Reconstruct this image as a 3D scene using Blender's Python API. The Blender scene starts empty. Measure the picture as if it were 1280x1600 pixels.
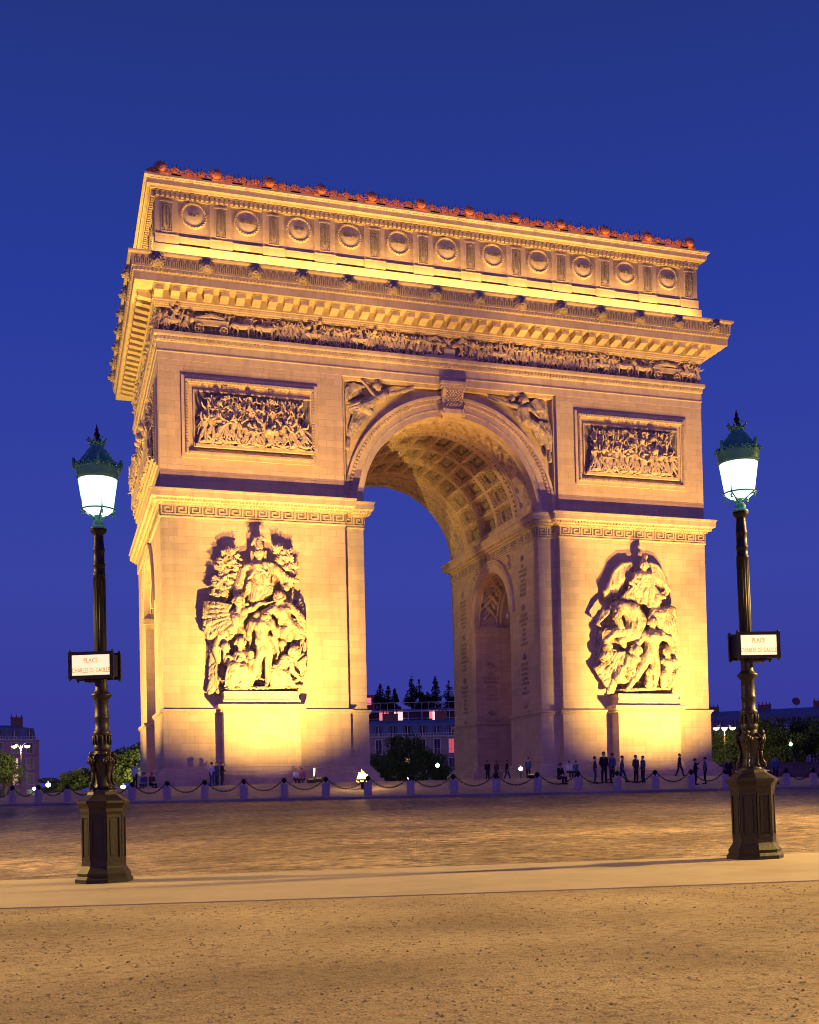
import bpy, math, random
import numpy as np
from math import pi, sin, cos, radians
from mathutils import Vector, Matrix, noise

# ------------------------------------------------------------------ camera, sky, dusk light
S = bpy.context.scene
COL = S.collection
cam_d = bpy.data.cameras.new('camera')
cam = bpy.data.objects.new('camera', cam_d)
COL.objects.link(cam)
S.camera = cam
CP = Vector((-30.1728, -83.1839, -0.8453))
CR = Vector((0.95239841, -0.30405071, -0.02214563))
CU = Vector((0.01548428, -0.02430262, 0.99958472))
CF = Vector((0.30446264, 0.95234581, 0.01843777))
m = Matrix((CR, CU, -CF)).transposed().to_4x4()
m.translation = CP
cam.matrix_world = m
cam_d.sensor_fit = 'HORIZONTAL'
cam_d.sensor_width = 36.0
cam_d.lens = 36.0 * 1776.97 / 1280.0
cam_d.shift_x = -8.85 / 1280.0
cam_d.shift_y = 407.63 / 1280.0
cam_d.clip_start = 0.1
cam_d.clip_end = 6000.0

SUN_EL, SUN_AZ = radians(9), radians(205)
W_ = bpy.data.worlds.new('World')
S.world = W_
W_.use_nodes = True
wt = W_.node_tree
wt.nodes.clear()
wo = wt.nodes.new('ShaderNodeOutputWorld')
bg = wt.nodes.new('ShaderNodeBackground')
sky = wt.nodes.new('ShaderNodeTexSky')
sky.sky_type = 'NISHITA'
sky.sun_disc = False
sky.sun_elevation = radians(-4)
sky.sun_rotation = SUN_AZ
tc = wt.nodes.new('ShaderNodeTexCoord')
sp = wt.nodes.new('ShaderNodeSeparateXYZ')
rp = wt.nodes.new('ShaderNodeValToRGB')
mx = wt.nodes.new('ShaderNodeMixRGB')
wt.links.new(tc.outputs['Generated'], sp.inputs[0])
wt.links.new(sp.outputs['Z'], rp.inputs[0])
SKYC = [(0.0, (0.036, 0.038, 0.29)), (0.06, (0.042, 0.044, 0.32)), (0.19, (0.040, 0.056, 0.355)), (0.30, (0.030, 0.050, 0.35)), (0.40, (0.021, 0.044, 0.325)), (0.58, (0.017, 0.035, 0.215)), (1.0, (0.012, 0.026, 0.16))]
while len(rp.color_ramp.elements) < len(SKYC):
    rp.color_ramp.elements.new(0.5)
for e, (pp, c) in zip(rp.color_ramp.elements, SKYC):
    e.position = pp
    e.color = (*c, 1)
mx.blend_type = 'ADD'
mx.inputs[0].default_value = 0.02
wt.links.new(rp.outputs[0], mx.inputs[1])
wt.links.new(sky.outputs[0], mx.inputs[2])
wt.links.new(mx.outputs[0], bg.inputs[0])
bg.inputs[1].default_value = 1.0
wt.links.new(bg.outputs[0], wo.inputs[0])

sun_d = bpy.data.lights.new('afterglow_sun', 'SUN')
sun_d.energy = 0.62
sun_d.angle = radians(70)
sun_d.color = (0.36, 0.12, 1.0)
sun = bpy.data.objects.new('afterglow_sun', sun_d)
COL.objects.link(sun)
sd = Vector((sin(SUN_AZ) * cos(SUN_EL), cos(SUN_AZ) * cos(SUN_EL), sin(SUN_EL)))
sun.rotation_euler = (-sd).to_track_quat('-Z', 'Y').to_euler()
sun.location = (0, -60, 60)

S.view_settings.view_transform = 'Standard'
S.view_settings.look = 'None'
S.view_settings.exposure = 0.0
S.view_settings.gamma = 1.0
S.cycles.pixel_filter_type = 'BLACKMAN_HARRIS'
S.cycles.filter_width = 1.0

SODIUM = (1.0, 0.50, 0.13)

def spot(name, loc, target, watts, color, cone, blend=0.4, radius=0.15):
    d = bpy.data.lights.new(name, 'SPOT')
    d.energy = watts
    d.color = color
    d.spot_size = radians(cone)
    d.spot_blend = blend
    d.shadow_soft_size = radius
    o = bpy.data.objects.new(name, d)
    COL.objects.link(o)
    o.location = loc
    o.rotation_euler = (Vector(target) - Vector(loc)).to_track_quat('-Z', 'Y').to_euler()
    return o

def point(name, loc, watts, color, radius=0.15, parent=None):
    d = bpy.data.lights.new(name, 'POINT')
    d.energy = watts
    d.color = color
    d.shadow_soft_size = radius
    o = bpy.data.objects.new(name, d)
    COL.objects.link(o)
    o.location = loc
    o.parent = parent
    return o

def area(name, loc, target, watts, color, sx, sy, roll_axis='X'):
    d = bpy.data.lights.new(name, 'AREA')
    d.shape = 'RECTANGLE'
    d.size = sx
    d.size_y = sy
    d.energy = watts
    d.color = color
    o = bpy.data.objects.new(name, d)
    COL.objects.link(o)
    o.location = loc
    # local x stays along the wall
    zd = (Vector(loc) - Vector(target)).normalized()
    xd = Vector((1, 0, 0)) if roll_axis == 'X' else Vector((0, 1, 0))
    yd = zd.cross(xd).normalized()
    xd = yd.cross(zd)
    mm = Matrix((xd, yd, zd)).transposed()
    o.rotation_euler = mm.to_euler()
    return o

# ------------------------------------------------------------------ helpers
rng = random.Random(7)
IDM = np.eye(4)

class MB:
    def __init__(self, M=None):
        self.V = []
        self.F = []
        self.n = 0
        self.M = IDM if M is None else M
    def add(self, v, f):
        v = np.asarray(v, float)
        if self.M is not IDM:
            v = v @ self.M[:3, :3].T + self.M[:3, 3]
        self.V.append(v)
        n = self.n
        if isinstance(f, np.ndarray):
            self.F.extend((f + n).tolist())
        else:
            self.F.extend([[i + n for i in q] for q in f])
        self.n += len(v)
    def box(self, x0, x1, y0, y1, z0, z1):
        v = [(x0, y0, z0), (x1, y0, z0), (x1, y1, z0), (x0, y1, z0), (x0, y0, z1), (x1, y0, z1), (x1, y1, z1), (x0, y1, z1)]
        self.add(v, [(3, 2, 1, 0), (4, 5, 6, 7), (0, 1, 5, 4), (1, 2, 6, 5), (2, 3, 7, 6), (3, 0, 4, 7)])
    def prism(self, poly, z0, z1):
        n = len(poly)
        v = [(x, y, z0) for x, y in poly] + [(x, y, z1) for x, y in poly]
        f = [[i, (i + 1) % n, (i + 1) % n + n, i + n] for i in range(n)]
        f.append(list(range(n))[::-1])
        f.append([i + n for i in range(n)])
        self.add(v, f)
    def plate(self, poly, y0, y1):
        # polygon in x,z (counter-clockwise seen from -y), from y0 (front) to y1
        n = len(poly)
        v = [(x, y0, z) for x, z in poly] + [(x, y1, z) for x, z in poly]
        f = [[i, (i + 1) % n, (i + 1) % n + n, i + n][::-1] for i in range(n)]
        f.append(list(range(n)))
        f.append([i + n for i in range(n)][::-1])
        self.add(v, f)
    def sweep(self, poly, prof, closed=True):
        # mitred sweep of profile (q,z) round a ccw footprint
        P = [Vector(a) for a in poly]
        n = len(P)
        offs = []
        for i in range(n):
            a = (P[i] - P[i - 1]).normalized()
            b = (P[(i + 1) % n] - P[i]).normalized()
            na = Vector((a.y, -a.x))
            nb = Vector((b.y, -b.x))
            k = (na + nb) / (1 + na.dot(nb))
            offs.append(k)
        v = []
        for q, z in prof:
            for i in range(n):
                v.append((P[i].x + offs[i].x * q, P[i].y + offs[i].y * q, z))
        f = []
        for j in range(len(prof) - 1):
            for i in range(n):
                i2 = (i + 1) % n
                f.append([j * n + i, j * n + i2, (j + 1) * n + i2, (j + 1) * n + i])
        self.add(v, f)
    def lathe(self, prof, seg=20, c=(0, 0, 0), cap=True, rot=0.0):
        v = []
        for r, z in prof:
            for k in range(seg):
                a = 2 * pi * k / seg + rot
                v.append((c[0] + r * cos(a), c[1] + r * sin(a), c[2] + z))
        f = []
        for j in range(len(prof) - 1):
            for k in range(seg):
                k2 = (k + 1) % seg
                f.append([j * seg + k, j * seg + k2, (j + 1) * seg + k2, (j + 1) * seg + k])
        if cap:
            f.append(list(range(seg))[::-1])
            f.append([(len(prof) - 1) * seg + k for k in range(seg)])
        self.add(v, f)
    def caps(self, a, b, ra, rb=None, seg=8, fy=1.0):
        # tapered capsule, optionally flattened in y about a's depth
        if rb is None:
            rb = ra
        a = np.array(a, float)
        b = np.array(b, float)
        d = b - a
        L = np.linalg.norm(d)
        if L < 1e-6:
            d = np.array([0, 0, 1e-4])
            L = 1e-4
        w = d / L
        t = np.array([0, 1, 0]) if abs(w[1]) < 0.9 else np.array([1, 0, 0])
        u = np.cross(t, w)
        u /= np.linalg.norm(u)
        s = np.cross(w, u)
        ang = np.arange(seg) * 2 * pi / seg
        circ = np.outer(np.cos(ang), u) + np.outer(np.sin(ang), s)
        rings = []
        for ph in (-80, -50, -20):
            rings.append(a + w * ra * sin(radians(ph)) + circ * ra * cos(radians(ph)))
        for ph in (20, 50, 80):
            rings.append(b + w * rb * sin(radians(ph)) + circ * rb * cos(radians(ph)))
        v = np.vstack(rings)
        f = []
        for j in range(5):
            for k in range(seg):
                k2 = (k + 1) % seg
                f.append([j * seg + k, j * seg + k2, (j + 1) * seg + k2, (j + 1) * seg + k])
        f.append(list(range(seg))[::-1])
        f.append([5 * seg + k for k in range(seg)])
        if fy != 1.0:
            c = (a[1] + b[1]) / 2
            v[:, 1] = c + (v[:, 1] - c) * fy
        self.add(v, f)
    def chain(self, pts, rads, seg=8, fy=1.0):
        for i in range(len(pts) - 1):
            self.caps(pts[i], pts[i + 1], rads[i], rads[i + 1], seg, fy)
    def ball(self, c, r, seg=10, sy=1.0, sz=1.0):
        v = []
        rn = seg // 2 + 1
        for j in range(rn + 1):
            ph = -pi / 2 + pi * j / rn
            rr = max(cos(ph), 0.02)
            for k in range(seg):
                a = 2 * pi * k / seg
                v.append((c[0] + r * rr * cos(a), c[1] + r * sy * rr * sin(a), c[2] + r * sz * sin(ph)))
        f = [[j * seg + k, j * seg + (k + 1) % seg, (j + 1) * seg + (k + 1) % seg, (j + 1) * seg + k] for j in range(rn) for k in range(seg)]
        f.append(list(range(seg))[::-1])
        f.append([rn * seg + k for k in range(seg)])
        self.add(v, f)
    def grid(self, X, Y, Z, flip=False):
        nu, nv = X.shape
        v = np.stack([X.ravel(), Y.ravel(), Z.ravel()], 1)
        i = np.arange(nu * nv).reshape(nu, nv)
        q = np.stack([i[:-1, :-1], i[1:, :-1], i[1:, 1:], i[:-1, 1:]], -1).reshape(-1, 4)
        if flip:
            q = q[:, ::-1]
        self.add(v, q)
    def mesh(self, name, uv=True):
        me = bpy.data.meshes.new(name)
        V = np.vstack(self.V)
        me.from_pydata(V.tolist(), [], self.F)
        if uv:
            box_uv(me)
        return me
    def build(self, name, mat, parent=None, smooth=False, uv=True, loc=None):
        me = self.mesh(name, uv)
        return link(name, me, mat, parent, smooth, loc)

def box_uv(me):
    nl = len(me.loops)
    nf = len(me.polygons)
    nv = len(me.vertices)
    co = np.empty(nv * 3)
    me.vertices.foreach_get('co', co)
    co = co.reshape(-1, 3)
    li = np.empty(nl, int)
    me.loops.foreach_get('vertex_index', li)
    no = np.empty(nf * 3)
    me.polygons.foreach_get('normal', no)
    no = np.abs(no.reshape(-1, 3))
    tot = np.empty(nf, int)
    me.polygons.foreach_get('loop_total', tot)
    ax = np.argmax(no * np.array([1, 1.001, 0.9]), 1)
    ax = np.repeat(ax, tot)
    c = co[li]
    uv = np.empty((nl, 2))
    uv[:, 0] = np.where(ax == 0, c[:, 1], c[:, 0])
    uv[:, 1] = np.where(ax == 2, c[:, 1], c[:, 2])
    lay = me.uv_layers.new(name='UVMap')
    lay.data.foreach_set('uv', uv.ravel())

def link(name, me, mat, parent=None, smooth=False, loc=None):
    if mat is not None:
        me.materials.append(mat)
    if smooth:
        me.polygons.foreach_set('use_smooth', [True] * len(me.polygons))
    o = bpy.data.objects.new(name, me)
    COL.objects.link(o)
    if parent is not None:
        o.parent = parent
    if loc is not None:
        o.location = loc
    return o

def thing(name, label, cat, loc=(0, 0, 0), rz=0.0, group=None):
    o = bpy.data.objects.new(name, None)
    COL.objects.link(o)
    o.location = loc
    o.rotation_euler = (0, 0, rz)
    o['label'] = label
    o['category'] = cat
    if group:
        o['group'] = group
    return o

def tag(o, label=None, cat=None, group=None, kind=None):
    if label:
        o['label'] = label
    if cat:
        o['category'] = cat
    if group:
        o['group'] = group
    if kind:
        o['kind'] = kind
    return o

def copy_tree(o, parent=None):
    c = o.copy()
    COL.objects.link(c)
    if parent is not None:
        c.parent = parent
    for ch in list(o.children):
        copy_tree(ch, c)
    return c

def remesh(mb, voxel, smooth_it=2):
    me = mb.mesh('tmp', uv=False)
    o = bpy.data.objects.new('tmp', me)
    COL.objects.link(o)
    md = o.modifiers.new('r', 'REMESH')
    md.mode = 'VOXEL'
    md.voxel_size = voxel
    md.use_smooth_shade = False
    if smooth_it:
        ms = o.modifiers.new('s', 'SMOOTH')
        ms.factor = 0.5
        ms.iterations = smooth_it
    dg = bpy.context.evaluated_depsgraph_get()
    ev = o.evaluated_get(dg)
    out = bpy.data.meshes.new_from_object(ev)
    bpy.data.objects.remove(o)
    bpy.data.meshes.remove(me)
    return out

# ------------------------------------------------------------------ materials
def mat(name, color, rough=0.8, metal=0.0, spec=0.5):
    m = bpy.data.materials.new(name)
    m.use_nodes = True
    b = m.node_tree.nodes['Principled BSDF']
    b.inputs['Base Color'].default_value = (*color, 1)
    b.inputs['Roughness'].default_value = rough
    b.inputs['Metallic'].default_value = metal
    b.inputs['Specular IOR Level'].default_value = spec
    return m

def emis(name, color, strength):
    m = bpy.data.materials.new(name)
    m.use_nodes = True
    b = m.node_tree.nodes['Principled BSDF']
    b.inputs['Base Color'].default_value = (*color, 1)
    b.inputs['Emission Color'].default_value = (*color, 1)
    b.inputs['Emission Strength'].default_value = strength
    return m

def ramp(nt, stops):
    r = nt.nodes.new('ShaderNodeValToRGB')
    while len(r.color_ramp.elements) < len(stops):
        r.color_ramp.elements.new(0.5)
    for e, (pp, c) in zip(r.color_ramp.elements, stops):
        e.position = pp
        e.color = (*c, 1) if len(c) == 3 else c
    return r

def noisy(name, stops, scale=3.0, detail=8, rough=0.85, bump=0.3, bscale=20.0, bdist=0.02, coord='Object', stretch=None, spec=0.3, metal=0.0):
    m = mat(name, (0.5, 0.5, 0.5), rough, metal, spec)
    nt = m.node_tree
    b = nt.nodes['Principled BSDF']
    tcn = nt.nodes.new('ShaderNodeTexCoord')
    src = tcn.outputs[coord]
    if stretch:
        mp = nt.nodes.new('ShaderNodeMapping')
        mp.inputs['Scale'].default_value = stretch
        nt.links.new(src, mp.inputs[0])
        src = mp.outputs[0]
    n = nt.nodes.new('ShaderNodeTexNoise')
    n.inputs['Scale'].default_value = scale
    n.inputs['Detail'].default_value = detail
    n.inputs['Roughness'].default_value = 0.65
    nt.links.new(src, n.inputs['Vector'])
    r = ramp(nt, stops)
    nt.links.new(n.outputs['Fac'], r.inputs[0])
    nt.links.new(r.outputs[0], b.inputs['Base Color'])
    n2 = nt.nodes.new('ShaderNodeTexNoise')
    n2.inputs['Scale'].default_value = bscale
    n2.inputs['Detail'].default_value = 6
    nt.links.new(src, n2.inputs['Vector'])
    bp = nt.nodes.new('ShaderNodeBump')
    bp.inputs['Strength'].default_value = bump
    bp.inputs['Distance'].default_value = bdist
    nt.links.new(n2.outputs['Fac'], bp.inputs['Height'])
    nt.links.new(bp.outputs[0], b.inputs['Normal'])
    return m

def stone_blocks(name, base, var=0.12, bw=1.25, bh=0.52, grime=0.5, rough=0.85):
    m = mat(name, base, rough, 0, 0.25)
    nt = m.node_tree
    b = nt.nodes['Principled BSDF']
    tcn = nt.nodes.new('ShaderNodeTexCoord')
    br = nt.nodes.new('ShaderNodeTexBrick')
    br.inputs['Scale'].default_value = 1.0
    br.inputs['Brick Width'].default_value = bw
    br.inputs['Row Height'].default_value = bh
    br.inputs['Mortar Size'].default_value = 0.016
    br.inputs['Mortar Smooth'].default_value = 0.4
    br.inputs['Bias'].default_value = -0.1
    hi = tuple(min(1, c * (1 + var * 0.6)) for c in base)
    lo = tuple(c * (1 - var) for c in base)
    br.inputs['Color1'].default_value = (*hi, 1)
    br.inputs['Color2'].default_value = (*lo, 1)
    br.inputs['Mortar'].default_value = (*(c * 0.80 for c in base), 1)
    nt.links.new(tcn.outputs['UV'], br.inputs['Vector'])
    # streaks of dirt running down the wall
    mp = nt.nodes.new('ShaderNodeMapping')
    mp.inputs['Scale'].default_value = (1.3, 1.3, 0.10)
    nt.links.new(tcn.outputs['Object'], mp.inputs[0])
    n = nt.nodes.new('ShaderNodeTexNoise')
    n.inputs['Scale'].default_value = 1.6
    n.inputs['Detail'].default_value = 9
    n.inputs['Roughness'].default_value = 0.7
    nt.links.new(mp.outputs[0], n.inputs['Vector'])
    r = ramp(nt, [(0.25, (1 - 0.45 * grime,) * 3), (0.50, (0.96, 0.96, 0.96)), (0.75, (1.05, 1.04, 1.0))])
    nt.links.new(n.outputs['Fac'], r.inputs[0])
    # blotches
    n3 = nt.nodes.new('ShaderNodeTexNoise')
    n3.inputs['Scale'].default_value = 0.45
    n3.inputs['Detail'].default_value = 10
    n3.inputs['Roughness'].default_value = 0.75
    nt.links.new(tcn.outputs['Object'], n3.inputs['Vector'])
    r3 = ramp(nt, [(0.3, (0.86, 0.83, 0.82)), (0.6, (1.0, 1.0, 1.0))])
    nt.links.new(n3.outputs['Fac'], r3.inputs[0])
    m1 = nt.nodes.new('ShaderNodeMixRGB')
    m1.blend_type = 'MULTIPLY'
    m1.inputs[0].default_value = 1
    nt.links.new(br.outputs['Color'], m1.inputs[1])
    nt.links.new(r.outputs[0], m1.inputs[2])
    m2 = nt.nodes.new('ShaderNodeMixRGB')
    m2.blend_type = 'MULTIPLY'
    m2.inputs[0].default_value = 1
    nt.links.new(m1.outputs[0], m2.inputs[1])
    nt.links.new(r3.outputs[0], m2.inputs[2])
    nt.links.new(m2.outputs[0], b.inputs['Base Color'])
    n2 = nt.nodes.new('ShaderNodeTexNoise')
    n2.inputs['Scale'].default_value = 9
    n2.inputs['Detail'].default_value = 8
    nt.links.new(tcn.outputs['Object'], n2.inputs['Vector'])
    ad = nt.nodes.new('ShaderNodeMath')
    ad.operation = 'MULTIPLY_ADD'
    ad.inputs[1].default_value = -0.7
    nt.links.new(br.outputs['Fac'], ad.inputs[0])
    nt.links.new(n2.outputs['Fac'], ad.inputs[2])
    bp = nt.nodes.new('ShaderNodeBump')
    bp.inputs['Strength'].default_value = 0.4
    bp.inputs['Distance'].default_value = 0.03
    nt.links.new(ad.outputs[0], bp.inputs['Height'])
    nt.links.new(bp.outputs[0], b.inputs['Normal'])
    return m

STONE = (0.60, 0.475, 0.34)
M_ST = stone_blocks('limestone_blocks', STONE)
M_SM = noisy('limestone_moulding', [(0.3, (0.42, 0.33, 0.235)), (0.5, (0.57, 0.455, 0.33)), (0.7, (0.64, 0.52, 0.37))], scale=1.6, bscale=10, bump=0.4, bdist=0.03, stretch=(1, 1, 0.5))
M_CV = noisy('carved_limestone', [(0.3, (0.36, 0.29, 0.22)), (0.5, (0.55, 0.45, 0.34)), (0.72, (0.63, 0.53, 0.39))], scale=2.5, bscale=14, bump=0.6, bdist=0.04)
M_FR = noisy('weathered_shade_carving', [(0.3, (0.20, 0.16, 0.14)), (0.5, (0.38, 0.31, 0.25)), (0.72, (0.52, 0.43, 0.33))], scale=3.0, bscale=14, bump=0.6, bdist=0.04)  # worn carving, and the painted shade of the deep coffers
M_DK = noisy('dark_carving', [(0.3, (0.12, 0.10, 0.09)), (0.55, (0.26, 0.22, 0.18)), (0.75, (0.40, 0.33, 0.25))], scale=4.0, bscale=16, bump=0.6, bdist=0.03)  # dark carving, also laid behind relief patterns
M_CREST = noisy('red_lit_cresting', [(0.3, (0.38, 0.16, 0.08)), (0.6, (0.58, 0.26, 0.13)), (0.8, (0.66, 0.32, 0.17))], scale=5)  # red-orange lamplight put into the cresting's colour
M_TXT = mat('engraved_letters', (0.34, 0.26, 0.19), 0.9)
M_IRON = noisy('black_brown_paint', [(0.3, (0.007, 0.005, 0.004)), (0.6, (0.014, 0.009, 0.006)), (0.8, (0.032, 0.018, 0.011))], scale=6, rough=0.48, bump=0.35, bscale=25, bdist=0.01, spec=0.28)
M_GREEN = noisy('green_lantern_paint_and_glow', [(0.3, (0.03, 0.19, 0.13)), (0.7, (0.06, 0.30, 0.20))], scale=8, rough=0.4, bump=0.3, bscale=30, bdist=0.006, spec=0.6)  # green paint, lightened to stand in for the lantern's glow
M_LAMP = emis('lantern_glass', (0.60, 1.0, 0.93), 1.55)
M_CHAIN = mat('black_iron', (0.025, 0.02, 0.02), 0.5, 0.6)
M_BOLL = noisy('bollard_stone', [(0.3, (0.34, 0.28, 0.28)), (0.7, (0.50, 0.43, 0.43))], scale=8)


def T4(x, y, z):
    m_ = np.eye(4)
    m_[:3, 3] = (x, y, z)
    return m_

def crust_mat(name):
    m = noisy(name, [(0.3, (0.42, 0.33, 0.24)), (0.5, (0.56, 0.445, 0.32)), (0.72, (0.62, 0.50, 0.36))], scale=2.2, bscale=11, bump=0.7, bdist=0.05)
    nt = m.node_tree
    b = nt.nodes['Principled BSDF']
    src = b.inputs['Base Color'].links[0].from_socket
    tcn = nt.nodes.new('ShaderNodeTexCoord')
    mp = nt.nodes.new('ShaderNodeMapping')
    mp.inputs['Scale'].default_value = (1.0, 1.0, 0.5)
    nt.links.new(tcn.outputs['Object'], mp.inputs[0])
    n = nt.nodes.new('ShaderNodeTexNoise')
    n.inputs['Scale'].default_value = 1.5
    n.inputs['Detail'].default_value = 5
    n.inputs['Distortion'].default_value = 1.6
    nt.links.new(mp.outputs[0], n.inputs['Vector'])
    r = ramp(nt, [(0.36, (0.50, 0.44, 0.40)), (0.44, (0.92, 0.92, 0.92)), (1.0, (1, 1, 1))])
    nt.links.new(n.outputs['Fac'], r.inputs[0])
    a = nt.nodes.new('ShaderNodeMixRGB'); a.blend_type = 'MULTIPLY'; a.inputs[0].default_value = 1
    nt.links.new(src, a.inputs[1]); nt.links.new(r.outputs[0], a.inputs[2])
    nt.links.new(a.outputs[0], b.inputs['Base Color'])
    return m
M_GRP = crust_mat('sooty_group_stone')

# ------------------------------------------------------------------ ground
D = 22.12
W = 22.41
CX, CY = 0.0, D / 2
RR = Vector((0.9525, -0.3045))
def sstep(a, b, x):
    t = min(1, max(0, (x - a) / (b - a)))
    return t * t * (3 - 2 * t)
def gz(x, y):
    r = math.hypot(x - CX, y - CY)
    z = -0.85 * sstep(26, 42, r) - 1.045 * min(1, max(0, (r - 42) / 41.0)) ** 0.8
    lat = max(-25, min(25, (x - CP.x) * RR.x + (y - CP.y) * RR.y))
    t = sstep(43, 83, r) * (1 - sstep(110, 150, r))
    return z + 0.012 * lat * t + 0.0 * sstep(100, 200, r)

def ring_mesh(name, rs, dz, mat_, nseg=240, uvpolar=False, lips=None):
    mb = MB()
    th = np.linspace(0, 2 * pi, nseg + 1)
    X = np.array([[CX + r * cos(t) for t in th] for r in rs])
    Y = np.array([[CY + r * sin(t) for t in th] for r in rs])
    Z = np.array([[gz(X[i, j], Y[i, j]) + dz[i] for j in range(len(th))] for i in range(len(rs))])
    mb.grid(X, Y, Z)
    o = mb.build(name, mat_, smooth=False)
    if uvpolar:
        me = o.data
        co = np.empty(len(me.vertices) * 3)
        me.vertices.foreach_get('co', co)
        co = co.reshape(-1, 3)
        li = np.empty(len(me.loops), int)
        me.loops.foreach_get('vertex_index', li)
        idx = li
        nt_ = len(th)
        uv = np.empty((len(li), 2))
        j = idx % nt_
        i = idx // nt_
        uv[:, 0] = th[j] * 63.0
        uv[:, 1] = np.array(rs)[i]
        me.uv_layers[0].data.foreach_set('uv', uv.ravel())
    tag(o, kind='structure')
    return o

def gravel_mat():
    m = mat('gravel', (0.3, 0.24, 0.18), 0.95, 0, 0.2)
    nt = m.node_tree
    b = nt.nodes['Principled BSDF']
    tcn = nt.nodes.new('ShaderNodeTexCoord')
    def nz(scale, detail=8, rough=0.6):
        n = nt.nodes.new('ShaderNodeTexNoise')
        n.inputs['Scale'].default_value = scale
        n.inputs['Detail'].default_value = detail
        n.inputs['Roughness'].default_value = rough
        nt.links.new(tcn.outputs['Object'], n.inputs['Vector'])
        return n
    big = nz(0.5, 4, 0.55)
    mid = nz(11, 8, 0.75)
    r1 = ramp(nt, [(0.35, (0.24, 0.19, 0.125)), (0.55, (0.36, 0.29, 0.185)), (0.7, (0.43, 0.35, 0.215))])
    nt.links.new(big.outputs['Fac'], r1.inputs[0])
    r2 = ramp(nt, [(0.36, (0.46, 0.43, 0.42)), (0.45, (0.88, 0.86, 0.84)), (0.6, (1.05, 1.04, 1.0))])
    nt.links.new(mid.outputs['Fac'], r2.inputs[0])
    vo = nt.nodes.new('ShaderNodeTexVoronoi')
    vo.inputs['Scale'].default_value = 55
    nt.links.new(tcn.outputs['Object'], vo.inputs['Vector'])
    r3 = ramp(nt, [(0.0, (0.55, 0.52, 0.50)), (0.35, (1, 1, 1)), (1.0, (1.15, 1.12, 1.08))])
    nt.links.new(vo.outputs['Color'], r3.inputs[0])
    a = nt.nodes.new('ShaderNodeMixRGB'); a.blend_type = 'MULTIPLY'; a.inputs[0].default_value = 1
    c = nt.nodes.new('ShaderNodeMixRGB'); c.blend_type = 'MULTIPLY'; c.inputs[0].default_value = 0.8
    nt.links.new(r1.outputs[0], a.inputs[1]); nt.links.new(r2.outputs[0], a.inputs[2])
    nt.links.new(a.outputs[0], c.inputs[1]); nt.links.new(r3.outputs[0], c.inputs[2])
    nt.links.new(c.outputs[0], b.inputs['Base Color'])
    s = nt.nodes.new('ShaderNodeMath'); s.operation = 'MULTIPLY_ADD'
    s.inputs[1].default_value = 0.5
    nt.links.new(vo.outputs['Distance'], s.inputs[0]); nt.links.new(mid.outputs['Fac'], s.inputs[2])
    bp = nt.nodes.new('ShaderNodeBump')
    bp.inputs['Strength'].default_value = 0.9
    bp.inputs['Distance'].default_value = 0.035
    nt.links.new(s.outputs[0], bp.inputs['Height'])
    nt.links.new(bp.outputs[0], b.inputs['Normal'])
    return m

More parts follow.
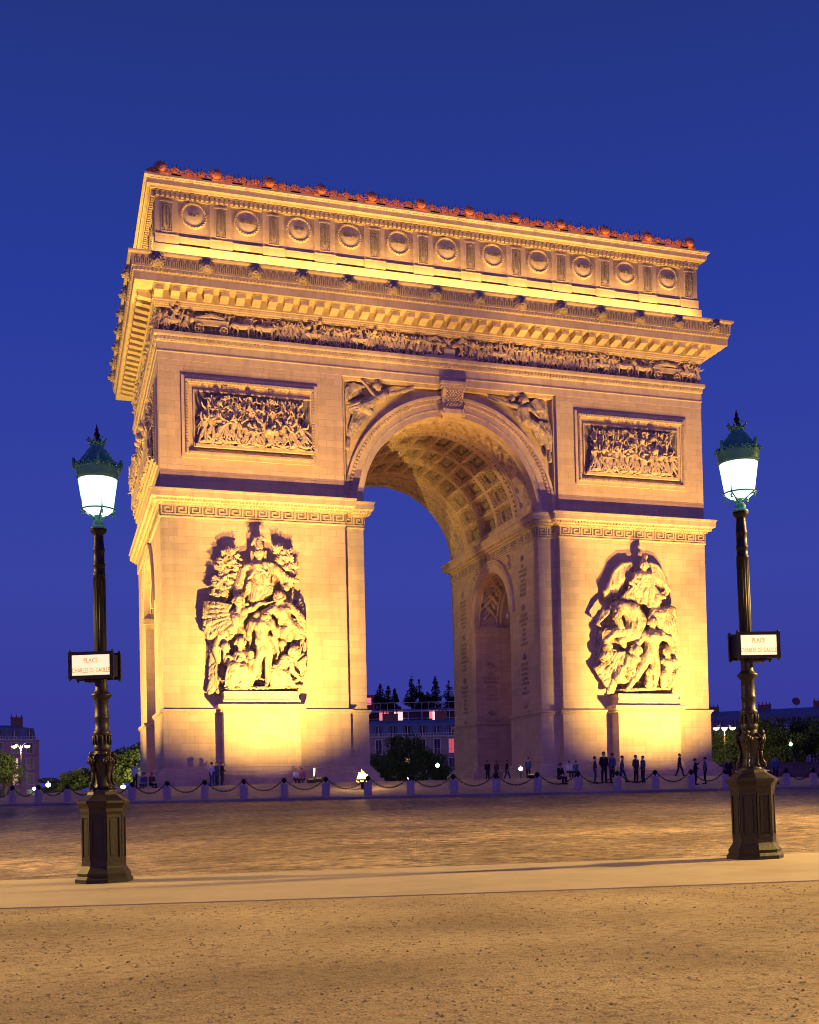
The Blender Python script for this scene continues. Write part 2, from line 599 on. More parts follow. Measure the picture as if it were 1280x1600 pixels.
def cobble_mat():
    m = mat('cobbles', (0.1, 0.09, 0.085), 0.6, 0, 0.4)
    nt = m.node_tree
    b = nt.nodes['Principled BSDF']
    tcn = nt.nodes.new('ShaderNodeTexCoord')
    br = nt.nodes.new('ShaderNodeTexBrick')
    br.inputs['Brick Width'].default_value = 0.24
    br.inputs['Row Height'].default_value = 0.17
    br.inputs['Mortar Size'].default_value = 0.018
    br.inputs['Mortar Smooth'].default_value = 0.5
    br.inputs['Color1'].default_value = (0.54, 0.42, 0.25, 1)
    br.inputs['Color2'].default_value = (0.32, 0.25, 0.155, 1)
    br.inputs['Mortar'].default_value = (0.045, 0.035, 0.03, 1)
    nt.links.new(tcn.outputs['UV'], br.inputs['Vector'])
    n = nt.nodes.new('ShaderNodeTexNoise')
    n.inputs['Scale'].default_value = 0.28
    n.inputs['Detail'].default_value = 9
    n.inputs['Roughness'].default_value = 0.6
    nt.links.new(tcn.outputs['Object'], n.inputs['Vector'])
    r = ramp(nt, [(0.40, (0.66, 0.63, 0.60)), (0.52, (0.95, 0.95, 0.95)), (0.66, (1.3, 1.25, 1.2))])
    nt.links.new(n.outputs['Fac'], r.inputs[0])
    # worn shiny and dark stones standing out one by one
    wn = nt.nodes.new('ShaderNodeTexNoise')
    wn.inputs['Scale'].default_value = 3.2
    wn.inputs['Detail'].default_value = 3
    wn.inputs['Roughness'].default_value = 0.8
    nt.links.new(tcn.outputs['Object'], wn.inputs['Vector'])
    wr = ramp(nt, [(0.38, (0.30, 0.28, 0.27)), (0.47, (0.9, 0.9, 0.9)), (0.56, (1.05, 1.03, 1.0)), (0.66, (1.9, 1.8, 1.6))])
    nt.links.new(wn.outputs['Fac'], wr.inputs[0])
    wm = nt.nodes.new('ShaderNodeMixRGB'); wm.blend_type = 'MULTIPLY'; wm.inputs[0].default_value = 1
    nt.links.new(br.outputs['Color'], wm.inputs[1]); nt.links.new(wr.outputs[0], wm.inputs[2])
    # repaired patches of smooth asphalt with straight cut edges
    vo = nt.nodes.new('ShaderNodeTexVoronoi')
    vo.distance = 'CHEBYCHEV'
    vo.inputs['Scale'].default_value = 0.07
    nt.links.new(tcn.outputs['UV'], vo.inputs['Vector'])
    r4 = ramp(nt, [(0.0, (0.55, 0.53, 0.53)), (0.5, (0.92, 0.92, 0.92)), (1.0, (1.3, 1.24, 1.15))])
    nt.links.new(vo.outputs['Color'], r4.inputs[0])
    a = nt.nodes.new('ShaderNodeMixRGB'); a.blend_type = 'MULTIPLY'; a.inputs[0].default_value = 1
    nt.links.new(wm.outputs[0], a.inputs[1]); nt.links.new(r.outputs[0], a.inputs[2])
    c = nt.nodes.new('ShaderNodeMixRGB'); c.blend_type = 'MULTIPLY'; c.inputs[0].default_value = 0.8
    nt.links.new(a.outputs[0], c.inputs[1]); nt.links.new(r4.outputs[0], c.inputs[2])
    nt.links.new(c.outputs[0], b.inputs['Base Color'])
    n2 = nt.nodes.new('ShaderNodeTexNoise')
    n2.inputs['Scale'].default_value = 14
    n2.inputs['Detail'].default_value = 4
    nt.links.new(tcn.outputs['Object'], n2.inputs['Vector'])
    ad = nt.nodes.new('ShaderNodeMath'); ad.operation = 'MULTIPLY_ADD'; ad.inputs[1].default_value = -1.0
    nt.links.new(br.outputs['Fac'], ad.inputs[0]); nt.links.new(n2.outputs['Fac'], ad.inputs[2])
    bp = nt.nodes.new('ShaderNodeBump')
    bp.inputs['Strength'].default_value = 0.9
    bp.inputs['Distance'].default_value = 0.05
    nt.links.new(ad.outputs[0], bp.inputs['Height'])
    nt.links.new(bp.outputs[0], b.inputs['Normal'])
    return m

M_GRAV = gravel_mat()
M_COB = cobble_mat()
M_WALK = noisy('sidewalk_asphalt', [(0.3, (0.25, 0.205, 0.14)), (0.5, (0.31, 0.255, 0.175)), (0.7, (0.35, 0.29, 0.20))], scale=0.9, rough=0.8, bump=0.4, bscale=45, bdist=0.01)
M_PAVE = stone_blocks('island_slabs', (0.30, 0.26, 0.23), var=0.2, bw=0.9, bh=0.6)
M_OUT = noisy('outer_asphalt', [(0.3, (0.05, 0.045, 0.045)), (0.7, (0.09, 0.08, 0.075))], scale=0.4)

ring_mesh('island_paving', [0.5, 10, 20, 26, 28, 30, 32, 34, 36, 38, 40, 42, 43.3, 43.5, 43.52], [0] * 13 + [0, -0.14], M_PAVE)
ring_mesh('cobbled_road', list(np.arange(43.45, 82.5, 1.5)) + [82.78], [-0.12] * 28, M_COB, uvpolar=True)
ring_mesh('sidewalk', [82.74, 82.75, 84, 85.5, 87.10, 87.115], [-0.14, 0, 0, 0, 0, -0.035], M_WALK, nseg=360)
ring_mesh('gravel_ground', [87.08, 88, 90, 92, 94, 97, 100, 105, 112], [-0.012] * 9, M_GRAV, nseg=360)
ring_mesh('ground', [111.9, 130, 160, 220, 400, 1000, 4500], [-0.034] * 7, M_OUT)

# loose stones on the gravel in front of the camera
r1 = random.Random(3)
mb = MB()
for k in range(9000):
    dd = 3.2 + 9.0 * (r1.random() ** 1.3)
    la = (r1.random() - 0.5) * 0.86 * (dd + 1)
    x = CP.x + dd * 0.3046 + la * RR.x
    y = CP.y + dd * 0.9525 + la * RR.y
    if math.hypot(x - CX, y - CY) < 87.25:
        continue
    if noise.noise(Vector((x * 1.3, y * 1.3, 0))) < -0.12 and r1.random() < 0.75:
        continue
    s = r1.choice([0.003, 0.004, 0.005, 0.006, 0.009]) * (0.8 + 0.5 * r1.random())
    c = np.array([x, y, gz(x, y) - 0.012 + s * 0.3])
    v = np.array([(1, 0, 0), (0.2, 1, 0), (-0.9, 0.3, 0), (-0.2, -1, 0), (0.1, 0.1, 0.8), (0, 0, -0.6)]) * s
    a = r1.random() * 6
    R = np.array([[cos(a), -sin(a), 0], [sin(a), cos(a), 0], [0, 0, 1]])
    v = v @ R.T * np.array([1.3, 1, 1]) + c
    mb.add(v, [(0, 1, 4), (1, 2, 4), (2, 3, 4), (3, 0, 4), (1, 0, 5), (2, 1, 5), (3, 2, 5), (0, 3, 5)])
M_PEB = noisy('loose_stones', [(0.35, (0.11, 0.085, 0.06)), (0.50, (0.26, 0.205, 0.14)), (0.7, (0.46, 0.38, 0.26))], scale=9, bump=0.1)
tag(mb.build('loose_gravel', M_PEB), 'small dark stones scattered over the brown gravel in the foreground', 'gravel', kind='stuff')

# ------------------------------------------------------------------ the arch
ARCH = thing('triumphal_arch', 'huge floodlit limestone triumphal arch with sculpture groups, frieze and inscribed shields', 'triumphal arch')
XC = 0.18
J = 7.27
SB = 0.70
PL_, PR_ = -8.72, 9.05
JL, JR = XC - J, XC + J
ZS = 21.52
Y1, Y2 = 6.84, 15.28

def block_poly(left):
    if left:
        return [(-W, 0), (PL_, 0), (PL_, SB), (JL, SB), (JL, D - SB), (PL_, D - SB), (PL_, D), (-W, D)]
    return [(PR_, 0), (W, 0), (W, D), (PR_, D), (PR_, D - SB), (JR, D - SB), (JR, SB), (PR_, SB)]

def pier_poly(left, front):
    if left and front:
        return [(-W, 0), (PL_, 0), (PL_, SB), (JL, SB), (JL, Y1), (-W, Y1)]
    if left:
        return [(-W, Y2), (JL, Y2), (JL, D - SB), (PL_, D - SB), (PL_, D), (-W, D)]
    if front:
        return [(PR_, 0), (W, 0), (W, Y1), (JR, Y1), (JR, SB), (PR_, SB)]
    return [(JR, Y2), (W, Y2), (W, D), (PR_, D), (PR_, D - SB), (JR, D - SB)]

def beads(mb, poly, q, z0, z1, pitch, w, depth, edges=None):
    # row of small blocks set along the edges of a ccw footprint
    P = [Vector(a) for a in poly]
    n = len(P)
    for i in range(n):
        if edges is not None and i not in edges:
            continue
        a, b = P[i], P[(i + 1) % n]
        t = (b - a).normalized()
        nn = Vector((t.y, -t.x))
        a2 = a + nn * q - t * 0.0
        L = (b - a).length
        k = max(1, int(round((L + 2 * q * 0.9) / pitch)))
        st = (L + 2 * q * 0.9) / k
        for j in range(k):
            s = -q * 0.9 + (j + 0.5) * st
            c = a2 + t * s
            p0 = c - t * w / 2
            p1 = c + t * w / 2
            o = nn * depth
            v = [(p0.x, p0.y, z0), (p1.x, p1.y, z0), (p1.x + o.x, p1.y + o.y, z0), (p0.x + o.x, p0.y + o.y, z0),
                 (p0.x, p0.y, z1), (p1.x, p1.y, z1), (p1.x + o.x, p1.y + o.y, z1), (p0.x + o.x, p0.y + o.y, z1)]
            mb.add(v, [(0, 1, 2, 3), (7, 6, 5, 4), (4, 5, 1, 0), (5, 6, 2, 1), (6, 7, 3, 2), (7, 4, 0, 3)])

BASE_PROF = [(0.95, -0.12), (0.95, 0.42), (0.70, 0.44), (0.70, 0.82), (0.52, 0.85), (0.50, 1.0), (0.38, 1.06), (0.36, 1.16), (0.27, 1.2), (0.24, 1.32), (0.10, 1.40),
             (0.10, 5.30), (0.14, 5.32), (0.18, 5.42), (0.27, 5.48), (0.27, 5.62), (0.0, 5.66)]
for left in (True, False):
    for front in (True, False):
        pp = pier_poly(left, front)
        mb = MB()
        mb.prism(pp, -0.1, 21.0)
        mb.sweep(pp, BASE_PROF)
        pier = mb.build('pier', M_ST, ARCH)
        mb = MB()
        beads(mb, pp, 0.16, 5.34, 5.43, 0.22, 0.13, 0.05)
        beads(mb, pp, 0.36, 1.07, 1.15, 0.22, 0.13, 0.04)
        mb.build('ledge_ornament', M_SM, pier)

# impost cornice with greek key
KEY = [((0, 0), (1, 0)), ((0, 0), (0, 1)), ((0, 1), (0.80, 1)), ((0.80, 1), (0.80, 0.27)), ((0.80, 0.27), (0.27, 0.27)), ((0.27, 0.27), (0.27, 0.72)), ((0.27, 0.72), (0.55, 0.72))]
def greek_key(mb, poly, q, z0, h, pitch, edges, th=0.10, dep=0.06):
    P = [Vector(a) for a in poly]
    n = len(P)
    for i in edges:
        a, b = P[i], P[(i + 1) % n]
        t = (b - a).normalized()
        nn = Vector((t.y, -t.x))
        L = (b - a).length
        k = max(1, int(round((L) / pitch)))
        st = L / k
        base = a + nn * q
        for j in range(k):
            for (u0, v0), (u1, v1) in KEY:
                ua, ub = min(u0, u1) * st, max(u0, u1) * st
                va, vb = min(v0, v1) * h, max(v0, v1) * h
                if ub - ua < 1e-6:
                    ub = ua + th
                else:
                    ub += th * 0.98
                if vb - va < 1e-6:
                    va, vb = va - 0.0, va + th
                pa = base + t * (j * st + ua)
                pb = base + t * min(j * st + ub, L)
                o = nn * (dep + (0.004 if u0 == u1 else 0.0))
                v = [(pa.x, pa.y, z0 + va), (pb.x, pb.y, z0 + va), (pb.x + o.x, pb.y + o.y, z0 + va), (pa.x + o.x, pa.y + o.y, z0 + va),
                     (pa.x, pa.y, z0 + vb), (pb.x, pb.y, z0 + vb), (pb.x + o.x, pb.y + o.y, z0 + vb), (pa.x + o.x, pa.y + o.y, z0 + vb)]
                mb.add(v, [(0, 1, 2, 3), (7, 6, 5, 4), (4, 5, 1, 0), (5, 6, 2, 1), (6, 7, 3, 2), (7, 4, 0, 3)])

IMP = [(0.0, 19.53), (0.10, 19.57), (0.10, 19.64), (0.045, 19.66), (0.045, 20.44), (0.12, 20.47), (0.14, 20.54), (0.22, 20.60), (0.40, 20.70), (0.44, 20.78), (0.60, 20.86), (0.70, 20.92),
       (0.70, 21.30), (0.72, 21.36), (0.78, 21.42), (0.78, 21.50), (0.0, 21.56)]
for left in (True, False):
    pp = block_poly(left)
    mb = MB()
    mb.sweep(pp, IMP)
    imp = mb.build('impost_cornice', M_SM, ARCH)
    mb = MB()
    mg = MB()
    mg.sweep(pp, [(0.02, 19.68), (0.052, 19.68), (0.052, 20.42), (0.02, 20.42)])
    mg.build('dark_ground', M_DK, imp)  # dark band behind the key pattern
    greek_key(mb, pp, 0.045, 19.72, 0.64, 0.98, range(8))
    mb.build('greek_key', M_SM, imp)
    mb = MB()
    beads(mb, pp, 0.20, 20.50, 20.60, 0.20, 0.12, 0.07)
    beads(mb, pp, 0.42, 20.66, 20.84, 0.26, 0.17, 0.12)
    beads(mb, pp, 0.72, 21.33, 21.39, 0.18, 0.11, 0.05)
    mb.build('bead_row', M_SM, imp)

# masses over the small cross arches, and their vaults
CZ, CRr = 14.46, 4.22
YC = (Y1 + Y2) / 2
def arch_face(mb, axis, pos, c, zc, r, lo, hi, ztop, flip, n=48):
    # wall with a semicircular hole; axis 'y' => plane y=pos spanning x ; 'x' => plane x=pos spanning y
    top, bot = [], []
    for k in range(n + 1):
        a = pi - pi * k / n
        bot.append((c + r * cos(a), zc + r * sin(a)))
        top.append((lo + (hi - lo) * k / n, ztop))
    v = []
    for (s, z), (s2, z2) in zip(bot, top):
        for ss, zz in ((s, z), (s2, z2)):
            v.append((ss, pos, zz) if axis == 'y' else (pos, ss, zz))
    f = [[2 * k, 2 * k + 2, 2 * k + 3, 2 * k + 1] for k in range(n)]
    m0 = len(v)
    for s, s2 in ((lo, c - r), (c + r, hi)):
        if s2 - s > 1e-4:
            pass
    if lo < c - r - 1e-4:
        i = len(v)
        for ss, zz in ((lo, zc), (c - r, zc), (lo, ztop)):
            v.append((ss, pos, zz) if axis == 'y' else (pos, ss, zz))
        f.append([i, i + 1, i + 2])
        i = len(v)
        for ss, zz in ((c + r, zc), (hi, zc), (hi, ztop)):
            v.append((ss, pos, zz) if axis == 'y' else (pos, ss, zz))
        f.append([i, i + 1, i + 2])
    if flip:
        f = [q[::-1] for q in f]
    mb.add(v, f)

def arch_ring(mb, axis, pos, out, c, zc, prof, n=64):
    # prof: list of (radius, offset out of the wall); out = +-1 outward direction along axis
    X = np.empty((n + 1, len(prof))); Y = X.copy(); Z = X.copy()
    for k in range(n + 1):
        a = pi - pi * k / n
        for j, (r, q) in enumerate(prof):
            s = c + r * cos(a)
            Z[k, j] = zc + r * sin(a)
            if axis == 'y':
                X[k, j] = s; Y[k, j] = pos + out * q
            else:
                Y[k, j] = s; X[k, j] = pos + out * q
    mb.grid(X, Y, Z)

def ring_beads(mb, axis, pos, out, c, zc, r0, r1, q, pitch, wfrac=0.6):
    k = int(pi * (r0 + r1) / 2 / pitch)
    for j in range(k):
        a0 = pi * (j + 0.5 - wfrac / 2) / k
        a1 = pi * (j + 0.5 + wfrac / 2) / k
        v = []
        for rr, aa in ((r0, a0), (r1, a0), (r1, a1), (r0, a1)):
            for qq in (0, q):
                s = c + rr * cos(aa); z = zc + rr * sin(aa)
                v.append((s, pos + out * qq, z) if axis == 'y' else (pos + out * qq, s, z))
        mb.add(v, [(1, 3, 5, 7), (0, 2, 3, 1), (2, 4, 5, 3), (4, 6, 7, 5), (6, 0, 1, 7)])

def vault(c, zc, r, ylo, yhi, axis, ny, nth, bands, ncof_y, ncof_t, cd=0.28, seed=1):
    """barrel vault as a polar grid; bands=[(y0,y1,kind)] of relief depth"""
    th = np.linspace(0, pi, nth)
    yy = np.linspace(ylo, yhi, ny)
    T, Yg = np.meshgrid(th, yy, indexing='ij')
    dep = np.zeros_like(T)           # + = pushed into the vault (outwards)
    for (a, b, kind) in bands:
        m_ = (Yg >= a) & (Yg <= b)
        u = (Yg - a) / (b - a)
        arc = T * r
        if kind == 'rib':
            dep[m_] -= 0.10
        elif kind == 'dentil':
            dd = np.where((np.mod(arc, 0.42) < 0.25), -0.16, 0.06)
            dep[m_] += dd[m_]
        elif kind == 'guilloche':
            w_ = (np.abs(u - 0.5) < 0.40) & (T > 0.14) & (T < pi - 0.14)
            pat = 0.10 * np.sin(arc * 5.2) * np.sin((u) * 2 * pi * 2) + 0.07 * np.sin(arc * 10 + 3 * np.sin(u * 9))
            ins = np.where(w_, 0.12 - pat, 0.0)
            edge = (np.abs(u - 0.5) < 0.44) & (np.abs(u - 0.5) >= 0.40)
            ins = np.where(edge, -0.05, ins)
            dep[m_] += ins[m_]
        elif kind == 'coffer':
            cu = u * ncof_y
            tt = (T - 0.10) / (pi - 0.20)
            cv = tt * ncof_t
            fu = np.abs(np.mod(cu, 1) - 0.5) * 2
            fv = np.abs(np.mod(cv, 1) - 0.5) * 2
            mm = np.maximum(fu, fv)
            ins = np.where(mm < 0.84, 0.14, 0.0) + np.where(mm < 0.70, cd * 0.35, 0.0) + np.where(mm < 0.50, cd * 0.75, 0.0)
            rad = np.sqrt((np.mod(cu, 1) - 0.5) ** 2 + (np.mod(cv, 1) - 0.5) ** 2)
            an = np.arctan2(np.mod(cv, 1) - 0.5, np.mod(cu, 1) - 0.5)
            ros = np.clip(1 - rad / (0.20 + 0.05 * np.cos(an * 6)), 0, 1)
            ins -= np.where(rad < 0.22, cd * 0.8 * np.sqrt(ros), 0)
            egg = (mm >= 0.70) & (mm < 0.84)
            ins += np.where(egg, 0.06 * np.sign(np.sin(np.mod(cu, 1) * 40) * np.sin(np.mod(cv, 1) * 40)), 0)
            orn = (mm >= 0.93)
            ins += np.where(orn, 0.035 * np.sin(cu * 34) * np.sin(cv * 34), 0)
            ok = (tt > 0) & (tt < 1)
            dep[m_] += np.where(ok, ins, 0.0)[m_]
    rr_ = r + dep
    A = c + rr_ * np.cos(T)
    Zg = zc + rr_ * np.sin(T)
    mbv = MB()
    mbv.dark = ((dep[:-1, :-1] + dep[1:, 1:]) / 2 > 0.20).ravel()  # faces deep enough to take the painted shade
    if axis == 'y':
        mbv.grid(A, Yg, Zg)
    else:
        mbv.grid(Yg, A, Zg, flip=True)
    return mbv

def shade_recesses(o, mbv):
    o.data.materials.append(M_FR)  # shade of the deep coffers painted as a darker stone
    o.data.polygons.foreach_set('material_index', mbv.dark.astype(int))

for side, (xo, xi) in (('l', (-W, JL)), ('r', (W, JR))):
    mb = MB()
    arch_face(mb, 'x', xo, YC, CZ, CRr, Y1, Y2, 21.3, side == 'r')
    arch_face(mb, 'x', xi, YC, CZ, CRr, Y1, Y2, 21.3, side == 'l')
    mb.build('cross_arch_wall', M_ST, ARCH)
    a, b = min(xo, xi), max(xo, xi)
    mid = (a + b) / 2
    mbv = vault(YC, CZ, CRr, a, b, 'x', 260, 200,
                [(a + 0.3, a + 2.4, 'guilloche'), (a + 2.5, a + 2.75, 'rib'), (a + 3.2, b - 3.2, 'coffer'), (b - 2.75, b - 2.5, 'rib'), (b - 2.4, b - 0.3, 'guilloche')], 4, 5, 0.35)
    shade_recesses(mbv.build('cross_vault', M_SM, ARCH, smooth=False), mbv)
    for pos, out in ((xo, -1 if side == 'l' else 1), (xi, 1 if side == 'l' else -1)):
        mb = MB()
        arch_ring(mb, 'x', pos, out, YC, CZ, [(CRr, -0.01), (CRr, 0.10), (CRr + 0.45, 0.10), (CRr + 0.47, 0.14), (CRr + 0.9, 0.14), (CRr + 0.95, 0.22), (CRr + 1.1, 0.22), (CRr + 1.12, -0.01)])
        ring_beads(mb, 'x', pos, out, YC, CZ, CRr + 0.74, CRr + 0.88, 0.20, 0.24)
        mb.build('cross_archivolt', M_SM, ARCH)
    # impost strip and pilaster of the cross passage
    for y_, sgn in ((Y1, 1), (Y2, -1)):
        mb = MB()
        ya, yb = sorted((y_, y_ + sgn * 0.12))
        x0_, x1_ = (a + 0.05, b - 0.05)
        for (q, z0, z1) in ((0.10, 13.55, 13.75), (0.16, 13.75, 14.0), (0.30, 14.0, 14.25), (0.38, 14.25, 14.45)):
            ya, yb = sorted((y_ - sgn * 0.02, y_ + sgn * q))
            mb.box(x0_ - 0.25 * (q > 0.2), x1_ + 0.25 * (q > 0.2), ya, yb, z0, z1)
        mb.build('cross_impost', M_SM, ARCH)
        mb = MB()
        for (xa, xb, za, zb) in ((mid - 2.2, mid + 2.2, 8.6, 12.4),):
            ya, yb = sorted((y_ - sgn * 0.02, y_ + sgn * 0.14))
            mb.box(xa, xb, ya, yb, za, za + 0.2)
            mb.box(xa, xb, ya, yb, zb - 0.2, zb)
            mb.box(xa, xa + 0.2, ya, yb, za + 0.2, zb - 0.2)
            mb.box(xb - 0.2, xb, ya, yb, za + 0.2, zb - 0.2)
            for k in range(26):
                cx_ = xa + 0.5 + random.Random(k).random() * (xb - xa - 1.0)
                cz_ = za + 0.5 + random.Random(k + 99).random() * (zb - za - 1.2)
                mb.caps((cx_, y_ + sgn * 0.06, cz_), (cx_ + rng.uniform(-.4, .4), y_ + sgn * 0.1, cz_ + rng.uniform(0.3, 0.8)), 0.16, 0.10, 6)
        mb.build('passage_relief', M_DK, ARCH)

# main arch: front and back faces, vault, archivolts
mb = MB()
arch_face(mb, 'y', SB, XC, ZS, J, PL_, PR_, 31.06, False)
arch_face(mb, 'y', D - SB, XC, ZS, J, PL_, PR_, 31.06, True)
mb.box(-W, PL_, 0, D, 21.3, 31.08)
mb.box(PR_, W, 0, D, 21.3, 31.08)
mb.build('upper_wall', M_ST, ARCH)
CFR, CRB = 5.2, D - 5.2
mbv = vault(XC, ZS, J, SB, D - SB, 'y', 400, 420,
            [(1.25, 4.05, 'guilloche'), (4.15, 4.35, 'rib'), (4.35, 4.75, 'dentil'), (4.75, 5.0, 'rib'), (5.3, D - 5.3, 'coffer'), (D - 5.0, D - 4.75, 'rib'), (D - 4.75, D - 4.35, 'dentil'), (D - 4.35, D - 4.15, 'rib'), (D - 4.05, D - 1.25, 'guilloche')], 3, 13, 0.34)
shade_recesses(mbv.build('coffered_vault', M_SM, ARCH), mbv)
for pos, out in ((SB, -1), (D - SB, 1)):
    mb = MB()
    arch_ring(mb, 'y', pos, out, XC, ZS, [(J, -0.02), (J, 0.12), (J + 0.42, 0.12), (J + 0.44, 0.17), (J + 0.95, 0.17), (J + 0.98, 0.24), (J + 1.24, 0.26), (J + 1.28, 0.42), (J + 1.50, 0.44), (J + 1.54, 0.30), (J + 1.56, -0.02)])
    av = mb.build('archivolt', M_SM, ARCH)
    mb = MB()
    ring_beads(mb, 'y', pos, out, XC, ZS, J + 1.0, J + 1.22, 0.36, 0.30, 0.55)
    ring_beads(mb, 'y', pos, out, XC, ZS, J + 0.45, J + 0.51, 0.20, 0.16, 0.6)
    mb.build('egg_moulding', M_SM, av)

# recess frame round the spandrels
for (ys, sg) in ((0.0, 1), (D, -1)):
    mb = MB()
    y0_, y1_ = sorted((ys + sg * 0.25, ys + sg * (SB - 0.003)))
    mb.box(PL_ + 0.003, PL_ + 0.22, y0_, y1_, ZS + 0.1, 30.8)
    mb.box(PR_ - 0.22, PR_ - 0.003, y0_, y1_, ZS + 0.1, 30.8)
    mb.box(PL_ + 0.003, PR_ - 0.003, y0_, y1_, 30.8, 31.03)
    mb.build('spandrel_frame', M_SM, ARCH)

# keystone console
def keystone(ys, sg):
    mb = MB()
    pr = [(-0.20, 28.62), (-0.55, 28.66), (-0.80, 28.85), (-0.86, 29.15), (-0.72, 29.4), (-0.62, 29.7), (-0.66, 30.1), (-0.86, 30.4), (-1.0, 30.62), (-1.0, 30.78), (-0.95, 30.8)]
    v = []
    for x in (XC - 0.80, XC + 0.80):
        for q, z in pr:
            wx = 1.0 if z > 29 else 0.94
            v.append((XC + (x - XC) * wx, ys + sg * (q + SB), z))
        for z in (30.8, 28.62):
            v.append((x, ys + sg * SB, z))
    n = len(pr) + 2
    f = [[i, (i + 1) % n, (i + 1) % n + n, i + n] for i in range(n)]
    f.append(list(range(n))[::-1]); f.append([i + n for i in range(n)])
    if sg < 0:
        f = [q[::-1] for q in f]
    mb.add(v, f)
    for s in (-1, 1):
        pts = [(XC + s * 0.80, ys + sg * (q + SB - 0.03), z) for q, z in pr[1:-1]]
        mb.chain(pts, [0.09] * len(pts), 8)
        mb.caps((XC + s * 0.80, ys + sg * (SB - 0.62), 28.95), (XC + s * 0.88, ys + sg * (SB - 0.62), 28.95), 0.26, 0.26, 12)
    for k in range(9):
        for c_ in range(5):
            z = 29.5 + k * 0.13
            mb.ball((XC - 0.5 + 0.25 * c_ + (0.12 if k % 2 else 0), ys + sg * (SB - 0.68 - 0.05 * abs(k - 2)), z), 0.085, 6)
    ya, yb = sorted((ys + sg * (-0.42), ys + sg * SB))
    mb.box(XC - 1.02, XC + 1.02, ya, yb, 30.80, 31.0)
    ya, yb = sorted((ys + sg * (-0.50), ys + sg * SB))
    mb.box(XC - 1.10, XC + 1.10, ya, yb, 31.0, 31.22)
    mb.build('keystone', M_SM, ARCH)
keystone(0, 1)

# entablature
FP = [(-W, 0), (W, 0), (W, D), (-W, D)]
ENT = [(-1.2, 31.05), (0.02, 31.05), (0.02, 31.58), (0.075, 31.60), (0.075, 31.66), (0.045, 31.68), (0.045, 32.30), (0.12, 32.36), (0.14, 32.64), (0.26, 32.74), (0.29, 32.82), (0.29, 33.04), (0.05, 33.10), (-0.18, 33.12),
       (-0.18, 34.82), (0.10, 34.84), (0.12, 34.94), (0.20, 35.0), (0.26, 35.10), (0.26, 35.20), (0.34, 35.24), (0.34, 35.93), (1.60, 35.95)]
mb = MB()
mb.sweep(FP, ENT)
ent = mb.build('entablature', M_SM, ARCH)
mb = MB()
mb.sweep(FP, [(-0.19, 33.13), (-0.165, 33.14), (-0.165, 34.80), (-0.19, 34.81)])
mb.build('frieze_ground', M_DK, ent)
mb = MB()
mb.sweep(FP, [(1.60, 35.95), (1.66, 35.92), (1.68, 36.50), (1.74, 36.54), (1.78, 36.78), (1.84, 36.82), (1.87, 37.66), (2.05, 37.74), (2.08, 37.82), (2.08, 37.88), (0.1, 37.96)])
corn = mb.build('main_cornice', M_ST, ARCH)
mb = MB()
beads(mb, FP, 1.70, 36.56, 36.76, 0.27, 0.17, 0.13, (0, 3))
mb.build('dentil_row', M_SM, corn)
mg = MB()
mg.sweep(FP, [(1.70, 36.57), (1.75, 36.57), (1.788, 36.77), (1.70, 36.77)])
mg.build('dark_ground', M_FR, corn)  # darker band behind the dentils
mb = MB()
beads(mb, FP, 0.10, 32.42, 32.62, 0.27, 0.17, 0.13, (0, 3))
beads(mb, FP, 0.07, 31.60, 31.66, 0.17, 0.10, 0.035, (0, 3))
beads(mb, FP, 0.18, 34.96, 35.08, 0.22, 0.14, 0.06, (0, 3))
mb.build('bead_row', M_SM, ARCH)
# palmettes on the cymatium
mb = MB()
def palm_row(mb, Mx, L, q):
    mb.M = Mx
    st = 0.44
    k = int(L / st)
    for j in range(k):
        s = -L / 2 + (j + 0.5) * L / k
        pts = [(s - 0.15, -q, 36.95), (s - 0.17, -q, 37.25), (s - 0.10, -q, 37.47), (s, -q, 37.53), (s + 0.10, -q, 37.47), (s + 0.17, -q, 37.25), (s + 0.15, -q, 36.95)]
        mb.chain(pts, [0.032] * 7, 4)
        mb.caps((s, -q, 37.0), (s, -q, 37.36), 0.04, 0.06, 5)
MF = np.eye(4)
ML = np.array([[0, 1, 0, -W], [-1, 0, 0, D / 2], [0, 0, 1, 0], [0, 0, 0, 1.0]])  # local(x,y,z)->(-W+y, D/2-x, z)
palm_row(mb, MF, 2 * W + 3.4, 1.87)
palm_row(mb, ML, D + 3.4, 1.87)
mb.build('palmette_band', M_DK, corn)

def lion(M, s):
    mb = MB(M)
    q = 1.9
    mb.ball((s, -q - 0.05, 37.28), 0.46, 12, 0.55, 1.05)
    for k in range(14):
        a = 2 * pi * k / 14
        mb.ball((s + 0.42 * cos(a), -q - 0.02, 37.30 + 0.46 * sin(a)), 0.13, 6)
    mb.ball((s, -q - 0.36, 37.16), 0.20, 8, 1.0, 0.8)
    mb.ball((s, -q - 0.40, 37.02), 0.12, 6)
    for e in (-1, 1):
        mb.ball((s + e * 0.18, -q - 0.26, 37.45), 0.10, 6)
        mb.ball((s + e * 0.33, -q - 0.1, 37.72), 0.12, 6)
        mb.ball((s + e * 0.14, -q - 0.34, 37.10), 0.12, 6)
    return mb
for k in range(14):
    lion(MF, -22.51 + 3.48 * k).build('lion_head', M_FR, ARCH)
for k in range(7):
    lion(ML, -10.44 + 3.48 * k).build('lion_head', M_FR, ARCH)

